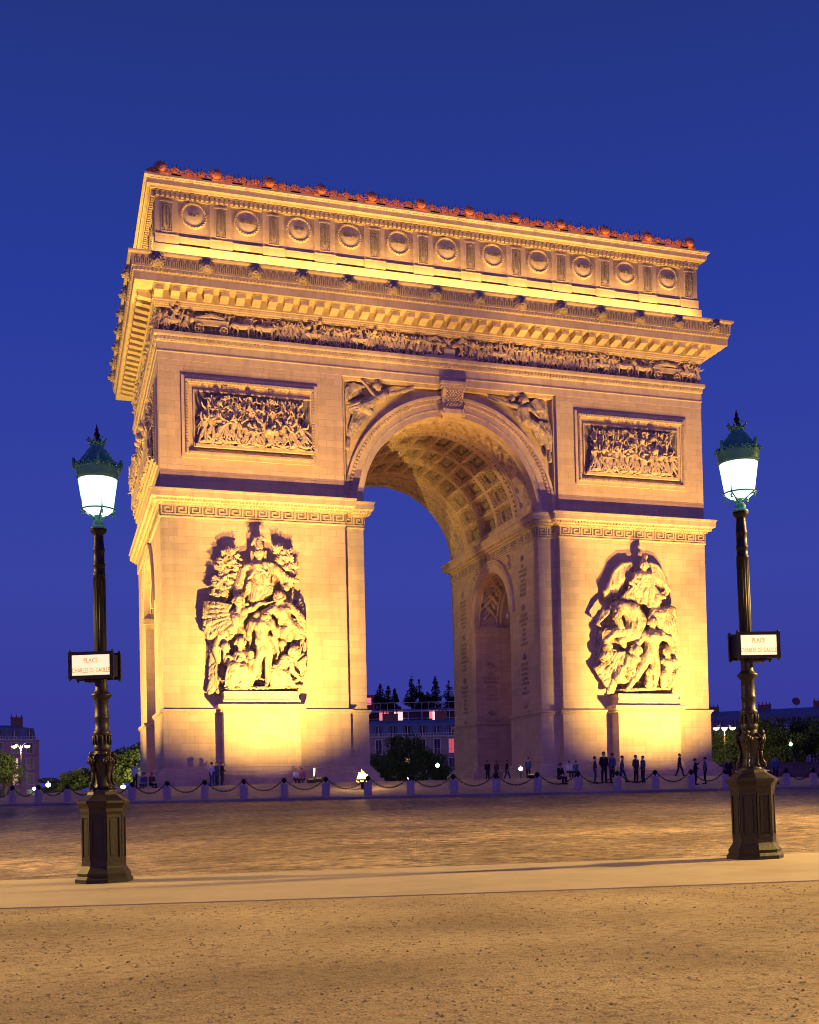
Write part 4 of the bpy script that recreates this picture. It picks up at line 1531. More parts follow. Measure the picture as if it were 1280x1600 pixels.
def battle(M, x0, x1, z0, z1, seed, n, py=0.0, hs=2.0):
    r = random.Random(seed)
    mb = MB(M)
    L, H = x1 - x0, z1 - z0
    # rough ground, gun carriage and architecture behind the fighters
    for k in range(int(L * 2.2)):
        x = x0 + r.random() * L
        a = r.uniform(-0.5, 0.5)
        mb.caps((x, py - 0.05, z0 + 0.08), (x + 0.7 * cos(a), py - 0.2, z0 + 0.2 + 0.4 * sin(abs(a))), 0.14, 0.08, 6)
    for k in range(n):
        row = k % 3
        x = x0 + 0.5 + (L - 1.0) * ((k + r.random() * 0.7) / n)
        z = z0 + (0.0, 0.28, 0.55)[row] * H + r.uniform(-0.1, 0.1)
        dpt = (0.42, 0.22, 0.08)[row]
        h = min(hs * (1.0, 0.92, 0.8)[row] * H / 3.7, (z1 - z) * 1.1)
        kd = r.choice(['fight', 'fight', 'kneel', 'walk']) if row == 0 else r.choice(['fight', 'stand', 'fight'])
        figure(mb, x, z, h, kd, 1 if x < (x0 + x1) / 2 else -1, dpt - py, r, seg=7)
    for k in range(max(1, n // 12)):
        x = x0 + L * (0.2 + 0.6 * r.random())
        horse(mb, x, z0 + 0.8, H * 0.52, r.choice([-1, 1]), 0.25 - py, rear=0.35, r=r)
    for k in range(n // 2):
        x = x0 + 0.4 + (L - 0.8) * r.random()
        z = z0 + H * r.uniform(0.25, 0.75)
        a = r.uniform(0.3, 2.8)
        mb.caps((x, py - 0.45, z), (x + cos(a) * 1.1, py - 0.35, z + sin(a) * 0.9), 0.035, 0.03, 4)
    for k in range(n // 3):
        x = x0 + 0.5 + (L - 1) * r.random()
        mb.caps((x - .5, py - 0.3, z0 + 0.15), (x + 0.4, py - 0.45, z0 + 0.25), 0.17, 0.13, 7)
        mb.ball((x + 0.62, py - 0.42, z0 + 0.3), 0.13, 7)
    return mb
def mixed_clip(mb, x0, x1, z0, z1, M):
    # keep the relief inside its frame
    Mi = np.linalg.inv(M)
    for i, v in enumerate(mb.V):
        l = v @ Mi[:3, :3].T + Mi[:3, 3]
        l[:, 0] = np.clip(l[:, 0], x0, x1)
        l[:, 2] = np.clip(l[:, 2], z0, z1)
        mb.V[i] = l @ M[:3, :3].T + M[:3, 3]
b_ = battle(MF, -19.7, -11.25, 24.95, 28.6, 21, 46, hs=2.1); mixed_clip(b_, -19.72, -11.23, 24.8, 28.55, MF)
b_.build('battle_relief', M_SM, ARCH)
b_ = battle(MF, 11.6, 19.8, 24.95, 28.6, 35, 46, hs=2.1); mixed_clip(b_, 11.58, 19.82, 24.8, 28.55, MF)
b_.build('battle_relief', M_SM, ARCH)
b_ = battle(ML, -9.1, 9.1, 24.4, 29.0, 44, 90, hs=2.1); mixed_clip(b_, -9.15, 9.15, 24.3, 29.0, ML)
b_.build('battle_relief', M_SM, ARCH)

# ---- big groups, modelled on a local sheet (u right, v down) laid over each pier
def PX(u, v, d):
    return V3(-20.37 + 0.008506 * u - 0.000152 * v, -0.84 * d, 18.758 + 0.000435 * u - 0.00832 * v)
def RX(u, v, d):
    return V3(11.014 + 0.00985 * u - 0.000238 * v, -0.84 * d, 19.335 + 0.000469 * u - 0.008653 * v)
def SLX(u, v, d):
    return V3(-8.848 + 0.0073087 * u - 0.000148 * v, SB - d, 31.029 + 0.000665 * u - 0.0069095 * v)
def SRX(u, v, d):
    return V3(-0.572 + 0.0093153 * u - 0.000203 * v, SB - d, 31.779 + 0.000847 * u - 0.0085245 * v)

class Sculpt:
    def __init__(self, F, k):
        self.F = F
        self.k = k          # metres per sheet unit
        self.mb = MB()
    def p(self, q):
        return self.F(*q)
    def line(self, pts, rad, seg=10):
        P = [self.p(q) for q in pts]
        R = rad if isinstance(rad, (list, tuple)) else [rad] * len(P)
        self.mb.chain(P, [a * self.k for a in R], seg)
    def ball(self, q, r, sy=1.0, sz=1.0):
        self.mb.ball(tuple(self.p(q)), r * self.k, 14, sy, sz)
    def head(self, q, r, f=0, hair=True):
        u, v, d = q
        self.mb.ball(tuple(self.p(q)), r * self.k, 16, 1.0, 1.22)
        fx = f * r
        self.line([(u + fx * 0.55, v + r * 0.95, d + r * self.k * 0.5), (u + fx * 0.35, v + r * 1.0, d + r * self.k * 0.4)], r * 0.36, 8)   # jaw
        self.line([(u + fx * 0.75, v - r * 0.05, d + r * self.k * 0.92), (u + fx * 0.85, v + r * 0.32, d + r * self.k * 1.08)], [r * 0.10, r * 0.17], 6)   # nose
        self.line([(u - r * 0.45 + fx * .5, v - r * 0.22, d + r * self.k * 0.85), (u + r * 0.45 + fx * .5, v - r * 0.22, d + r * self.k * 0.85)], r * 0.13, 6)    # brow
        self.line([(u - r * 0.22 + fx * .6, v + r * 0.62, d + r * self.k * 0.88), (u + r * 0.22 + fx * .6, v + r * 0.62, d + r * self.k * 0.88)], r * 0.10, 6)  # mouth
        if hair:
            for k in range(12):
                a = pi * (k / 11.0) * 1.1 - 0.15
                self.line([(u + r * 0.9 * cos(a), v - r * 0.95 * sin(a), d + r * self.k * 0.2), (u + r * 1.12 * cos(a) - fx * 0.3, v - r * 1.05 * sin(a) + r * 0.25, d)], [r * 0.26, r * 0.2], 6)
        self.line([(u, v + r, d - r * self.k * 0.2), (u - fx * 0.2, v + r * 1.9, d - r * self.k * 0.3)], r * 0.55, 10)   # neck
    def cloth(self, a0, a1, b0, b1, n, rad=9, bulge=0.0, seg=6, jit=0.25, rr=None):
        # folds fanned between the edge a0-a1 and the edge b0-b1
        rr = rr or rng
        for k in range(n):
            t = (k + 0.5) / n
            A = [a0[i] + (a1[i] - a0[i]) * t for i in range(3)]
            B = [b0[i] + (b1[i] - b0[i]) * t for i in range(3)]
            M_ = [(A[i] + B[i]) / 2 for i in range(3)]
            M_[0] += rr.uniform(-1, 1) * rad * jit * 4
            M_[2] += bulge + (0.10 if k % 2 else -0.02)
            self.line([A, M_, B], [rad * rr.uniform(0.7, 1.0), rad * rr.uniform(0.9, 1.3), rad * rr.uniform(0.8, 1.4)], seg)
    def slab(self, pts, d0, d1, seg=0):
        # filled outline (u,v) from depth d0 (back) to d1 (front): cloth or rock body
        n = len(pts)
        fr = [self.p((u, v, d1)) for u, v in pts]
        bk = [self.p((u, v, d0)) for u, v in pts]
        c = np.mean(fr, 0)
        fr2 = [c + (q - c) * 0.86 for q in fr]
        md = [V3(q[0], (q[1] + b[1]) / 2, q[2]) for q, b in zip(fr, bk)]
        v = np.vstack([fr2, md, bk, [c + V3(0, -0.08, 0)], [np.mean(bk, 0)]])
        f = []
        for i in range(n):
            j = (i + 1) % n
            f.append([i, j, j + n, i + n])
            f.append([i + n, j + n, j + 2 * n, i + 2 * n])
            f.append([j, i, 3 * n])
            f.append([i + 2 * n, j + 2 * n, 3 * n + 1])
        self.mb.add(v, f)
    def hand(self, q, ang, r=9):
        u, v, d = q
        self.line([(u, v, d), (u + 1.6 * r * cos(ang), v + 1.6 * r * sin(ang), d)], [r * 0.9, r * 0.8], 8)
        for k in range(4):
            a = ang + (k - 1.5) * 0.22
            L1, L2 = 1.6 * r, (2.7, 3.1, 3.0, 2.5)[k] * r
            self.line([(u + L1 * cos(a), v + L1 * sin(a), d), (u + L2 * cos(a), v + L2 * sin(a), d + 0.04)], [r * 0.3, r * 0.22], 5)
        a = ang - 1.0
        self.line([(u + 0.6 * r * cos(a), v + 0.6 * r * sin(a), d), (u + 1.9 * r * cos(a + .2), v + 1.9 * r * sin(a + .2), d + 0.05)], [r * 0.34, r * 0.25], 5)
    def finish(self, name, parent, voxel=0.055, disp=0.03, fscale=(2.2, 2.2, 2.2), matl=None, sm=1):
        me = remesh(self.mb, voxel, sm)
        n = len(me.vertices)
        co = np.empty(n * 3)
        me.vertices.foreach_get('co', co)
        co = co.reshape(-1, 3)
        no = np.empty(n * 3)
        me.vertices.foreach_get('normal', no)
        no = no.reshape(-1, 3)
        if disp > 0:
            dv = np.empty(n)
            for i in range(n):
                c = co[i]
                wv = noise.noise(Vector((c[0] * 0.9, c[1], c[2] * 0.9))) * 2.2
                a = noise.noise(Vector((c[0] * 3.4 + wv * 1.3, c[1] * 2.5, c[2] * 1.0 + wv)))
                b = noise.noise(Vector((c[0] * 7 + 9, c[1] * 7, c[2] * 6)))
                g = max(0.0, 1 - abs(a) * 5.5)
                dv[i] = 0.45 - g * 2.3 + b * 0.12
            co += no * (disp * dv)[:, None]
            co[:, 1] = np.minimum(co[:, 1], parent_y[0])
            me.vertices.foreach_set('co', co.ravel())
        me.update()
        return link(name, me, matl or M_GRP, parent, smooth=True)
parent_y = [0.02]

K1 = 0.0085
def body(s, head, hr, neck, shL, shR, chest, hip, cw, hw, f=0, hair=True):
    """torso and head; points are (u,v,d)"""
    s.head(head, hr, f, hair)
    s.line([neck, ((neck[0] + chest[0]) / 2, (neck[1] + chest[1]) / 2, chest[2])], [hr * 0.6, cw * 0.7])
    s.line([shL, shR], cw * 0.52)
    s.line([((shL[0] * 2 + chest[0]) / 3, (shL[1] + chest[1]) / 2, chest[2] + 0.12), ((shR[0] * 2 + chest[0]) / 3, (shR[1] + chest[1]) / 2, chest[2] + 0.12)], cw * 0.55)
    s.line([chest, ((chest[0] + hip[0]) / 2, (chest[1] + hip[1]) / 2, (chest[2] + hip[2]) / 2)], [cw, (cw + hw) * 0.44])
    s.line([((chest[0] + hip[0]) / 2, (chest[1] + hip[1]) / 2, (chest[2] + hip[2]) / 2), hip], [(cw + hw) * 0.44, hw])

def leaves(s, region, n, rr, rad=8, ln=34, d0=0.5, d1=1.0):
    # laurel twigs: short pointed leaves in small sprays
    us = [p[0] for p in region]; vs = [p[1] for p in region]
    def inside(u, v):
        c = False
        for i in range(len(region)):
            (x1, y1), (x2, y2) = region[i], region[i - 1]
            if (y1 > v) != (y2 > v) and u < (x2 - x1) * (v - y1) / (y2 - y1) + x1:
                c = not c
        return c
    k = 0
    while k < n:
        u = rr.uniform(min(us), max(us)); v = rr.uniform(min(vs), max(vs))
        if not inside(u, v):
            continue
        k += 1
        d = rr.uniform(d0, d1)
        base = rr.uniform(-0.6, 0.6) - pi / 2
        for j in range(5):
            a = base + (j - 2) * 0.62
            s.line([(u, v, d), (u + ln * cos(a), v + ln * sin(a), d + rr.uniform(0.0, 0.22))], [rad * 0.9, rad * 0.35], 5)

def group_paix(par):
    rr = random.Random(5)
    # backing mass of rock and cloth
    s = Sculpt(PX, K1)
    s.slab([(250, 640), (420, 560), (760, 560), (930, 650), (960, 900), (985, 1180), (960, 1400), (250, 1425), (140, 1200), (150, 900)], -0.2, 0.40)
    s.cloth((170, 1050, 0.4), (240, 1050, 0.5), (150, 1440, 0.5), (240, 1440, 0.6), 5, 14, rr=rr)
    s.cloth((930, 700, 0.4), (980, 1000, 0.4), (985, 900, 0.5), (1000, 1250, 0.5), 6, 13, rr=rr)
    s.slab([(240, 1415), (980, 1415), (975, 1445), (270, 1445)], 0.0, 1.35)
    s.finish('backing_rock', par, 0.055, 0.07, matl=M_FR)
    # central helmeted goddess
    s = Sculpt(PX, K1)
    s.head((575, 245, 1.25), 40, 0, True)
    s.line([(575, 195, 1.2), (572, 150, 1.15)], [44, 34], 12)
    s.line([(515, 165, 1.2), (545, 120, 1.15), (600, 108, 1.1), (640, 118, 1.05)], [12, 20, 22, 12], 8)
    for k in range(7):
        s.line([(530 + 14 * k, 110, 1.15), (528 + 15 * k, 92 - 5 * sin(k), 1.12)], [8, 5], 5)
    s.line([(520, 230, 1.0), (520, 300, 1.0)], [18, 14], 8)
    s.line([(630, 230, 1.0), (632, 300, 1.0)], [18, 14], 8)
    s.slab([(500, 325), (650, 320), (740, 360), (770, 480), (700, 600), (610, 690), (470, 690), (400, 600), (400, 480), (440, 370)], 0.15, 0.95)
    s.line([(480, 365, 0.9), (675, 360, 0.9)], 42, 12)
    s.line([(560, 380, 1.0), (555, 640, 1.05)], [75, 85], 14)
    s.cloth((600, 330, 1.45), (700, 340, 1.25), (590, 640, 1.6), (690, 600, 1.4), 8, 9, rr=rr)
    s.cloth((640, 420, 1.5), (620, 500, 1.5), (480, 500, 1.5), (440, 640, 1.35), 9, 9, rr=rr)
    s.line([(480, 470, 1.5), (560, 380, 1.6), (640, 420, 1.55)], 12, 6)
    s.line([(720, 370, 0.9), (820, 470, 1.1), (905, 490, 1.2)], [42, 33, 22], 10)
    s.line([(440, 400, 0.8), (400, 520, 1.0), (380, 600, 1.1)], [46, 38, 28], 10)
    s.cloth((730, 380, 0.8), (760, 420, 0.9), (780, 560, 0.9), (900, 520, 0.8), 5, 14, rr=rr)
    s.hand((905, 490, 1.2), 0.3, 10)
    s.finish('figure', par, 0.038, 0.032)
    # laurel and oak
    s = Sculpt(PX, K1)
    reg = [(300, 190), (390, 180), (430, 290), (425, 420), (380, 540), (300, 615), (180, 620), (170, 540), (215, 400), (215, 330), (255, 260)]
    s.slab([(300, 240), (380, 235), (400, 320), (390, 430), (330, 560), (240, 590), (200, 560), (240, 400), (260, 300)], 0.1, 0.5)
    leaves(s, reg, 210, rr, 8, 32, 0.55, 1.0)
    s.line([(300, 640, 0.6), (370, 420, 0.7), (350, 230, 0.6)], [14, 10, 6], 6)
    s.finish('laurel_tree', par, 0.042, 0.0, sm=0)
    s = Sculpt(PX, K1)
    reg = [(690, 210), (740, 180), (830, 180), (870, 240), (860, 320), (910, 360), (900, 450), (840, 440), (760, 380), (700, 290)]
    s.slab([(710, 230), (800, 210), (830, 300), (880, 400), (830, 410), (750, 350)], 0.1, 0.45)
    leaves(s, reg, 34, rr, 18, 40, 0.55, 0.9)
    s.finish('oak_branch', par, 0.045, 0.0, sm=0)
    # soldier on the left with his cloak
    s = Sculpt(PX, K1)
    body(s, (400, 665, 1.55), 44, (400, 720, 1.4), (350, 775, 1.3), (440, 790, 1.45), (385, 830, 1.3), (400, 930, 1.1), 62, 55, 0.7)
    s.line([(445, 760, 1.5), (520, 740, 1.75), (570, 695, 1.8), (620, 700, 1.8)], [28, 24, 18, 13])
    s.hand((620, 700, 1.8), 0.0, 10)
    s.line([(480, 735, 1.85), (800, 655, 1.9)], [7, 5], 6)
    s.cloth((330, 690, 1.1), (340, 780, 1.1), (130, 650, 0.8), (110, 800, 0.8), 6, 16, 0.15, rr=rr)
    s.cloth((330, 780, 1.1), (330, 860, 1.2), (110, 820, 0.9), (180, 980, 0.9), 7, 17, 0.2, rr=rr)
    s.line([(120, 900, 0.9), (150, 960, 1.0), (210, 950, 1.0)], [24, 28, 20])
    s.cloth((340, 900, 1.2), (470, 920, 1.2), (210, 1100, 0.8), (300, 960, 0.9), 6, 18, 0.15, rr=rr)
    s.line([(350, 900, 1.1), (250, 960, 1.0), (205, 1080, 0.9), (235, 1180, 0.9)], [48, 42, 30, 22])
    s.finish('figure', par, 0.038, 0.032)
    # man rearing a bull on the right
    s = Sculpt(PX, K1)
    body(s, (745, 635, 1.45), 46, (770, 690, 1.35), (700, 750, 1.4), (830, 730, 1.3), (770, 780, 1.35), (830, 880, 1.2), 70, 60, -0.5)
    s.line([(700, 740, 1.5), (620, 790, 1.7), (605, 830, 1.8)], [34, 40, 38])
    s.head((620, 815, 1.85), 38, -0.3)
    s.line([(840, 720, 1.3), (900, 780, 1.4), (960, 850, 1.3), (975, 930, 1.2)], [40, 34, 26, 18])
    s.line([(840, 900, 1.2), (770, 960, 1.4), (740, 930, 1.4)], [52, 46, 40])
    s.line([(860, 900, 1.2), (930, 930, 1.2), (970, 960, 1.1)], [44, 34, 20])
    s.cloth((700, 700, 1.6), (850, 690, 1.4), (740, 880, 1.5), (850, 860, 1.3), 8, 12, rr=rr)
    s.cloth((850, 830, 1.3), (930, 840, 1.2), (870, 900, 1.35), (960, 910, 1.2), 7, 11, rr=rr)
    s.cloth((900, 690, 0.8), (960, 780, 0.8), (940, 640, 0.7), (995, 760, 0.6), 5, 9, rr=rr)
    s.line([(855, 690, 1.1), (870, 620, 1.0), (880, 560, 0.9)], [16, 12, 6], 6)
    s.line([(820, 545, 1.0), (850, 500, 1.0)], [34, 20])
    s.finish('figure', par, 0.038, 0.032)
    # standing nude man in the centre
    s = Sculpt(PX, K1)
    body(s, (560, 800, 1.5), 30, (575, 820, 1.4), (515, 865, 1.5), (670, 860, 1.5), (590, 895, 1.55), (600, 1000, 1.5), 72, 58, 0.0)
    s.line([(555, 900, 1.78), (630, 905, 1.78)], 40)
    s.line([(585, 1010, 1.5), (590, 1110, 1.65), (565, 1180, 1.65), (530, 1290, 1.5), (500, 1395, 1.45)], [50, 46, 36, 34, 20])
    s.line([(650, 1010, 1.5), (660, 1110, 1.6), (650, 1190, 1.6), (650, 1290, 1.45), (640, 1395, 1.45)], [46, 42, 34, 30, 19])
    s.line([(500, 1398, 1.4), (480, 1408, 1.65)], 15)
    s.line([(640, 1398, 1.4), (630, 1408, 1.65)], 15)
    s.line([(680, 870, 1.5), (710, 960, 1.6), (715, 1050, 1.6), (735, 1130, 1.6)], [32, 27, 23, 15])
    s.line([(510, 870, 1.45), (485, 950, 1.5), (480, 1000, 1.6)], [32, 26, 18])
    s.cloth((550, 990, 1.75), (640, 1000, 1.75), (530, 1050, 1.8), (600, 1050, 1.8), 5, 9, rr=rr)
    s.line([(740, 1130, 1.6), (720, 1180, 1.6)], [12, 9])
    s.finish('figure', par, 0.036, 0.016)
    # seated mother with child
    s = Sculpt(PX, K1)
    body(s, (415, 1030, 1.65), 42, (430, 1080, 1.5), (380, 1130, 1.5), (490, 1120, 1.5), (430, 1150, 1.5), (420, 1250, 1.4), 55, 70, 0.6)
    s.head((285, 1065, 1.5), 34, 0.3)
    s.line([(290, 1110, 1.3), (300, 1190, 1.3)], [32, 34])
    s.line([(380, 1140, 1.55), (340, 1180, 1.75), (310, 1150, 1.8)], [26, 22, 15])
    s.line([(500, 1130, 1.5), (510, 1200, 1.6), (430, 1200, 1.8)], [28, 24, 15])
    s.line([(400, 1230, 1.5), (350, 1250, 1.95), (330, 1390, 1.75)], [58, 50, 40])
    s.line([(450, 1230, 1.5), (430, 1260, 1.95), (430, 1395, 1.75)], [58, 50, 42])
    s.cloth((310, 1190, 1.9), (490, 1200, 1.9), (270, 1400, 1.8), (500, 1405, 1.8), 12, 11, 0.12, rr=rr)
    s.cloth((370, 1150, 1.85), (480, 1130, 1.8), (330, 1210, 1.95), (460, 1210, 1.95), 6, 9, 0.05, rr=rr)
    s.cloth((210, 1010, 0.8), (250, 1000, 0.9), (230, 1180, 0.8), (250, 1180, 0.9), 3, 16, rr=rr)
    s.finish('figure', par, 0.038, 0.032)
    # crouching man with the plough
    s = Sculpt(PX, K1)
    body(s, (880, 1125, 1.7), 44, (850, 1165, 1.6), (850, 1200, 1.65), (770, 1200, 1.4), (800, 1200, 1.5), (745, 1290, 1.3), 55, 60, 0.5)
    s.line([(850, 1195, 1.7), (850, 1290, 1.8), (900, 1350, 1.85), (930, 1385, 1.8)], [28, 24, 18, 12])
    s.hand((925, 1380, 1.8), 0.8, 10)
    s.line([(730, 1300, 1.4), (800, 1330, 1.7), (760, 1395, 1.6)], [56, 44, 30])
    s.line([(700, 1300, 1.4), (700, 1390, 1.5), (860, 1405, 1.6)], [50, 40, 26])
    s.cloth((690, 1240, 1.6), (790, 1260, 1.7), (690, 1400, 1.7), (860, 1400, 1.75), 10, 10, 0.1, rr=rr)
    s.line([(850, 1260, 1.2), (990, 1180, 1.1)], [12, 16])
    s.slab([(860, 1270), (950, 1180), (1000, 1200), (990, 1290), (940, 1330)], 0.4, 1.1)
    s.finish('figure', par, 0.038, 0.032)
    # ears of corn and horns on the right
    s = Sculpt(PX, K1)
    for k in range(16):
        t = k / 15
        u0, v0 = 860 + 60 * t, 1060 + 220 * t
        a = -0.9 + 0.3 * rr.random() - 0.5 * (1 - t)
        L = 110 + 40 * rr.random() - 30 * t
        s.line([(u0, v0, 1.0), (u0 + L * cos(a), v0 + L * sin(a), 0.8)], [13, 6], 6)
    for k in range(12):
        a = -0.8 - 0.05 * k
        u0, v0 = 760 + 18 * k, 1040 - 4 * k
        s.line([(u0, v0, 1.2), (u0 + 30 * cos(a), v0 + 110 * sin(a), 1.15)], [13, 7], 6)
    s.head((775, 1050, 1.3), 30, -0.3)
    s.line([(900, 1380, 1.0), (980, 1340, 0.8), (1010, 1240, 0.6)], [18, 14, 6])
    s.finish('sheaf', par, 0.045, 0.0, sm=0)

def group_res(par):
    rr = random.Random(8)
    K2 = 0.0098
    s = Sculpt(RX, K2)
    s.slab([(300, 560), (620, 520), (740, 640), (790, 900), (820, 1200), (780, 1390), (300, 1400), (150, 1300), (120, 1100), (130, 900), (180, 650)], -0.2, 0.45)
    s.slab([(290, 1412), (800, 1412), (790, 1440), (320, 1440)], 0.0, 1.35)
    s.cloth((640, 1200, 0.8), (800, 1200, 0.8), (640, 1410, 1.0), (790, 1400, 0.9), 9, 11, rr=rr)
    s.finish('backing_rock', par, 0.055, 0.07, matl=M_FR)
    # winged genius
    s = Sculpt(RX, K2)
    body(s, (505, 262, 1.5), 35, (510, 300, 1.35), (440, 345, 1.25), (575, 345, 1.3), (500, 375, 1.3), (490, 470, 1.2), 55, 50, -0.6)
    s.line([(510, 215, 1.4), (525, 175, 1.3), (505, 150, 1.2)], [20, 22, 9])
    s.line([(530, 190, 1.3), (548, 160, 1.2)], [12, 5])
    s.line([(440, 350, 1.3), (390, 420, 1.5), (430, 470, 1.7)], [28, 24, 15])
    s.line([(580, 350, 1.3), (590, 440, 1.3), (570, 560, 1.4), (560, 640, 1.4)], [30, 28, 30, 22])
    s.cloth((420, 400, 1.6), (560, 400, 1.6), (300, 560, 1.2), (520, 620, 1.4), 11, 10, 0.08, rr=rr)
    s.cloth((500, 430, 1.6), (570, 430, 1.5), (470, 600, 1.5), (560, 640, 1.4), 6, 10, 0.05, rr=rr)
    s.line([(480, 480, 1.2), (400, 550, 1.2), (330, 560, 1.1)], [50, 40, 25])
    s.line([(600, 480, 1.3), (640, 560, 1.4), (700, 560, 1.3), (720, 530, 1.2)], [26, 40, 22, 12])
    s.line([(620, 560, 1.4), (600, 640, 1.4)], [34, 22])
    s.finish('figure', par, 0.038, 0.032)
    def wing(lead, tips, n=13):
        s = Sculpt(RX, K2)
        def lerp(P, t):
            t *= len(P) - 1
            i = min(int(t), len(P) - 2)
            f = t - i
            return [P[i][j] * (1 - f) + P[i + 1][j] * f for j in (0, 1)]
        for k in range(n):
            t = k / (n - 1.0)
            a, b = lerp(lead, t), lerp(tips, t)
            m_ = [(a[0] + b[0]) / 2 + (a[0] - 505) * 0.08, (a[1] + b[1]) / 2]
            d = 0.62 + 0.06 * (k % 2)
            s.line([(a[0], a[1], d), (m_[0], m_[1], d + 0.10), (b[0], b[1], d - 0.05)], [19, 21, 9], 8)
            for q in (0.15, 0.35):
                c = [a[j] + (m_[j] - a[j]) * q * 2 for j in (0, 1)]
                s.line([(c[0], c[1], d + 0.12), (c[0] + (b[0] - a[0]) * 0.1, c[1] + 24, d + 0.16)], [13, 9], 6)
        s.line([(p_[0], p_[1], 0.72) for p_ in lead], 20, 8)
        s.finish('wing', par, 0.038, 0.004, sm=0)
    wing([(440, 320), (412, 232), (345, 236), (270, 300), (222, 420)], [(400, 420), (370, 470), (325, 520), (265, 560), (188, 560)])
    wing([(575, 320), (598, 236), (660, 258), (715, 330), (745, 430)], [(600, 480), (640, 495), (680, 510), (720, 525), (765, 535)])
    # horse
    s = Sculpt(RX, K2)
    s.line([(430, 900, 0.9), (450, 780, 1.0), (400, 690, 1.25), (300, 650, 1.45)], [90, 92, 78, 48], 14)
    s.line([(280, 660, 1.5), (250, 740, 1.6), (285, 835, 1.65)], [52, 40, 27], 12)
    s.line([(270, 845, 1.6), (300, 850, 1.65)], 17)
    s.line([(230, 690, 1.72), (235, 720, 1.75)], 12)
    for k in range(22):
        t = k / 21
        u0 = 210 + 300 * t; v0 = 640 - 60 * sin(pi * t * 0.9) + 130 * t * t
        s.line([(u0, v0, 1.3 - 0.2 * t), (u0 + 8 + 34 * t, v0 - 34 + 20 * t, 1.25 - 0.2 * t)], [15, 6], 5)
    for k in range(9):
        s.line([(215 - 6 * k, 660 + 8 * k, 1.3), (140 - 6 * k, 690 + 14 * k, 1.1), (80 + 8 * k, 780 + 6 * k, 0.9)], [12, 10, 5], 5)
    s.line([(380, 880, 1.2), (240, 890, 1.5), (160, 960, 1.5), (200, 1020, 1.6)], [56, 40, 26, 16])
    s.line([(400, 900, 1.1), (310, 960, 1.3), (330, 1010, 1.3)], [52, 38, 22])
    s.slab([(300, 840), (480, 820), (500, 960), (400, 1000), (320, 930)], 0.3, 1.0)
    s.finish('horse', par, 0.04, 0.02)
    # bearded rider in a cloak
    s = Sculpt(RX, K2)
    body(s, (620, 600, 1.4), 38, (640, 650, 1.3), (600, 700, 1.3), (720, 690, 1.3), (660, 740, 1.3), (680, 860, 1.1), 66, 60, -0.4)
    s.line([(740, 690, 1.2), (780, 690, 1.3), (800, 740, 1.3)], [40, 34, 22])
    s.cloth((640, 690, 1.6), (770, 690, 1.4), (680, 960, 1.4), (830, 1000, 1.1), 12, 12, 0.15, rr=rr)
    s.line([(780, 690, 1.2), (820, 860, 1.1), (850, 980, 1.0)], [20, 16, 12])
    s.line([(600, 700, 1.3), (560, 760, 1.5), (600, 800, 1.6)], [34, 28, 18])
    s.head((760, 690, 1.3), 34, 0.5)
    s.cloth((740, 1020, 0.9), (820, 1000, 0.8), (780, 1150, 0.9), (850, 1100, 0.8), 5, 14, rr=rr)
    s.finish('figure', par, 0.038, 0.032)
    # young warrior in the middle
    s = Sculpt(RX, K2)
    body(s, (575, 805, 1.7), 38, (580, 860, 1.55), (500, 920, 1.55), (655, 920, 1.55), (580, 960, 1.6), (565, 1090, 1.5), 74, 62, 0.2)
    s.line([(545, 955, 1.9), (620, 955, 1.9)], 40)
    s.line([(500, 930, 1.55), (440, 1000, 1.6), (380, 1070, 1.6)], [34, 30, 20])
    s.line([(660, 930, 1.5), (740, 960, 1.4), (780, 1010, 1.3)], [38, 34, 26])
    s.line([(590, 1100, 1.5), (600, 1220, 1.7), (610, 1290, 1.6), (600, 1400, 1.5)], [50, 44, 36, 20])
    s.line([(540, 1100, 1.5), (480, 1210, 1.7), (430, 1300, 1.6), (370, 1400, 1.5)], [50, 44, 36, 22])
    s.line([(370, 1400, 1.5), (340, 1412, 1.7)], 15)
    s.line([(600, 1400, 1.5), (590, 1412, 1.7)], 15)
    s.cloth((500, 1090, 1.8), (610, 1090, 1.8), (500, 1180, 1.85), (600, 1190, 1.85), 7, 9, rr=rr)
    s.finish('figure', par, 0.036, 0.016)
    # kneeling woman with streaming drapery on the left
    s = Sculpt(RX, K2)
    body(s, (430, 1065, 1.75), 38, (410, 1110, 1.6), (350, 1120, 1.5), (450, 1150, 1.6), (390, 1150, 1.5), (380, 1260, 1.4), 48, 52, -0.2)
    s.cloth((250, 1080, 1.3), (330, 1080, 1.4), (90, 1200, 0.8), (230, 1440, 0.9), 11, 15, 0.15, rr=rr)
    s.cloth((300, 1090, 1.4), (340, 1110, 1.5), (190, 1440, 0.9), (250, 1440, 1.0), 5, 14, 0.2, rr=rr)
    s.line([(300, 1240, 1.3), (270, 1310, 1.4), (330, 1340, 1.4)], [50, 44, 30])
    s.line([(350, 1140, 1.6), (330, 1200, 1.7)], [26, 18])
    s.head((170, 1030, 1.3), 34, -0.2)
    s.line([(180, 1080, 1.2), (150, 1110, 1.2)], [44, 40])
    s.cloth((120, 1090, 1.1), (240, 1040, 1.2), (130, 1130, 1.1), (290, 1070, 1.2), 5, 11, rr=rr)
    s.finish('figure', par, 0.038, 0.032)
    # mother and children at the lower right
    s = Sculpt(RX, K2)
    body(s, (720, 1080, 1.5), 34, (730, 1120, 1.4), (690, 1170, 1.4), (800, 1160, 1.3), (740, 1200, 1.4), (730, 1290, 1.3), 52, 60, 0.2)
    s.line([(800, 1170, 1.3), (840, 1250, 1.3), (780, 1300, 1.5)], [28, 24, 15])
    s.line([(700, 1290, 1.4), (680, 1320, 1.7), (680, 1400, 1.6)], [44, 38, 26])
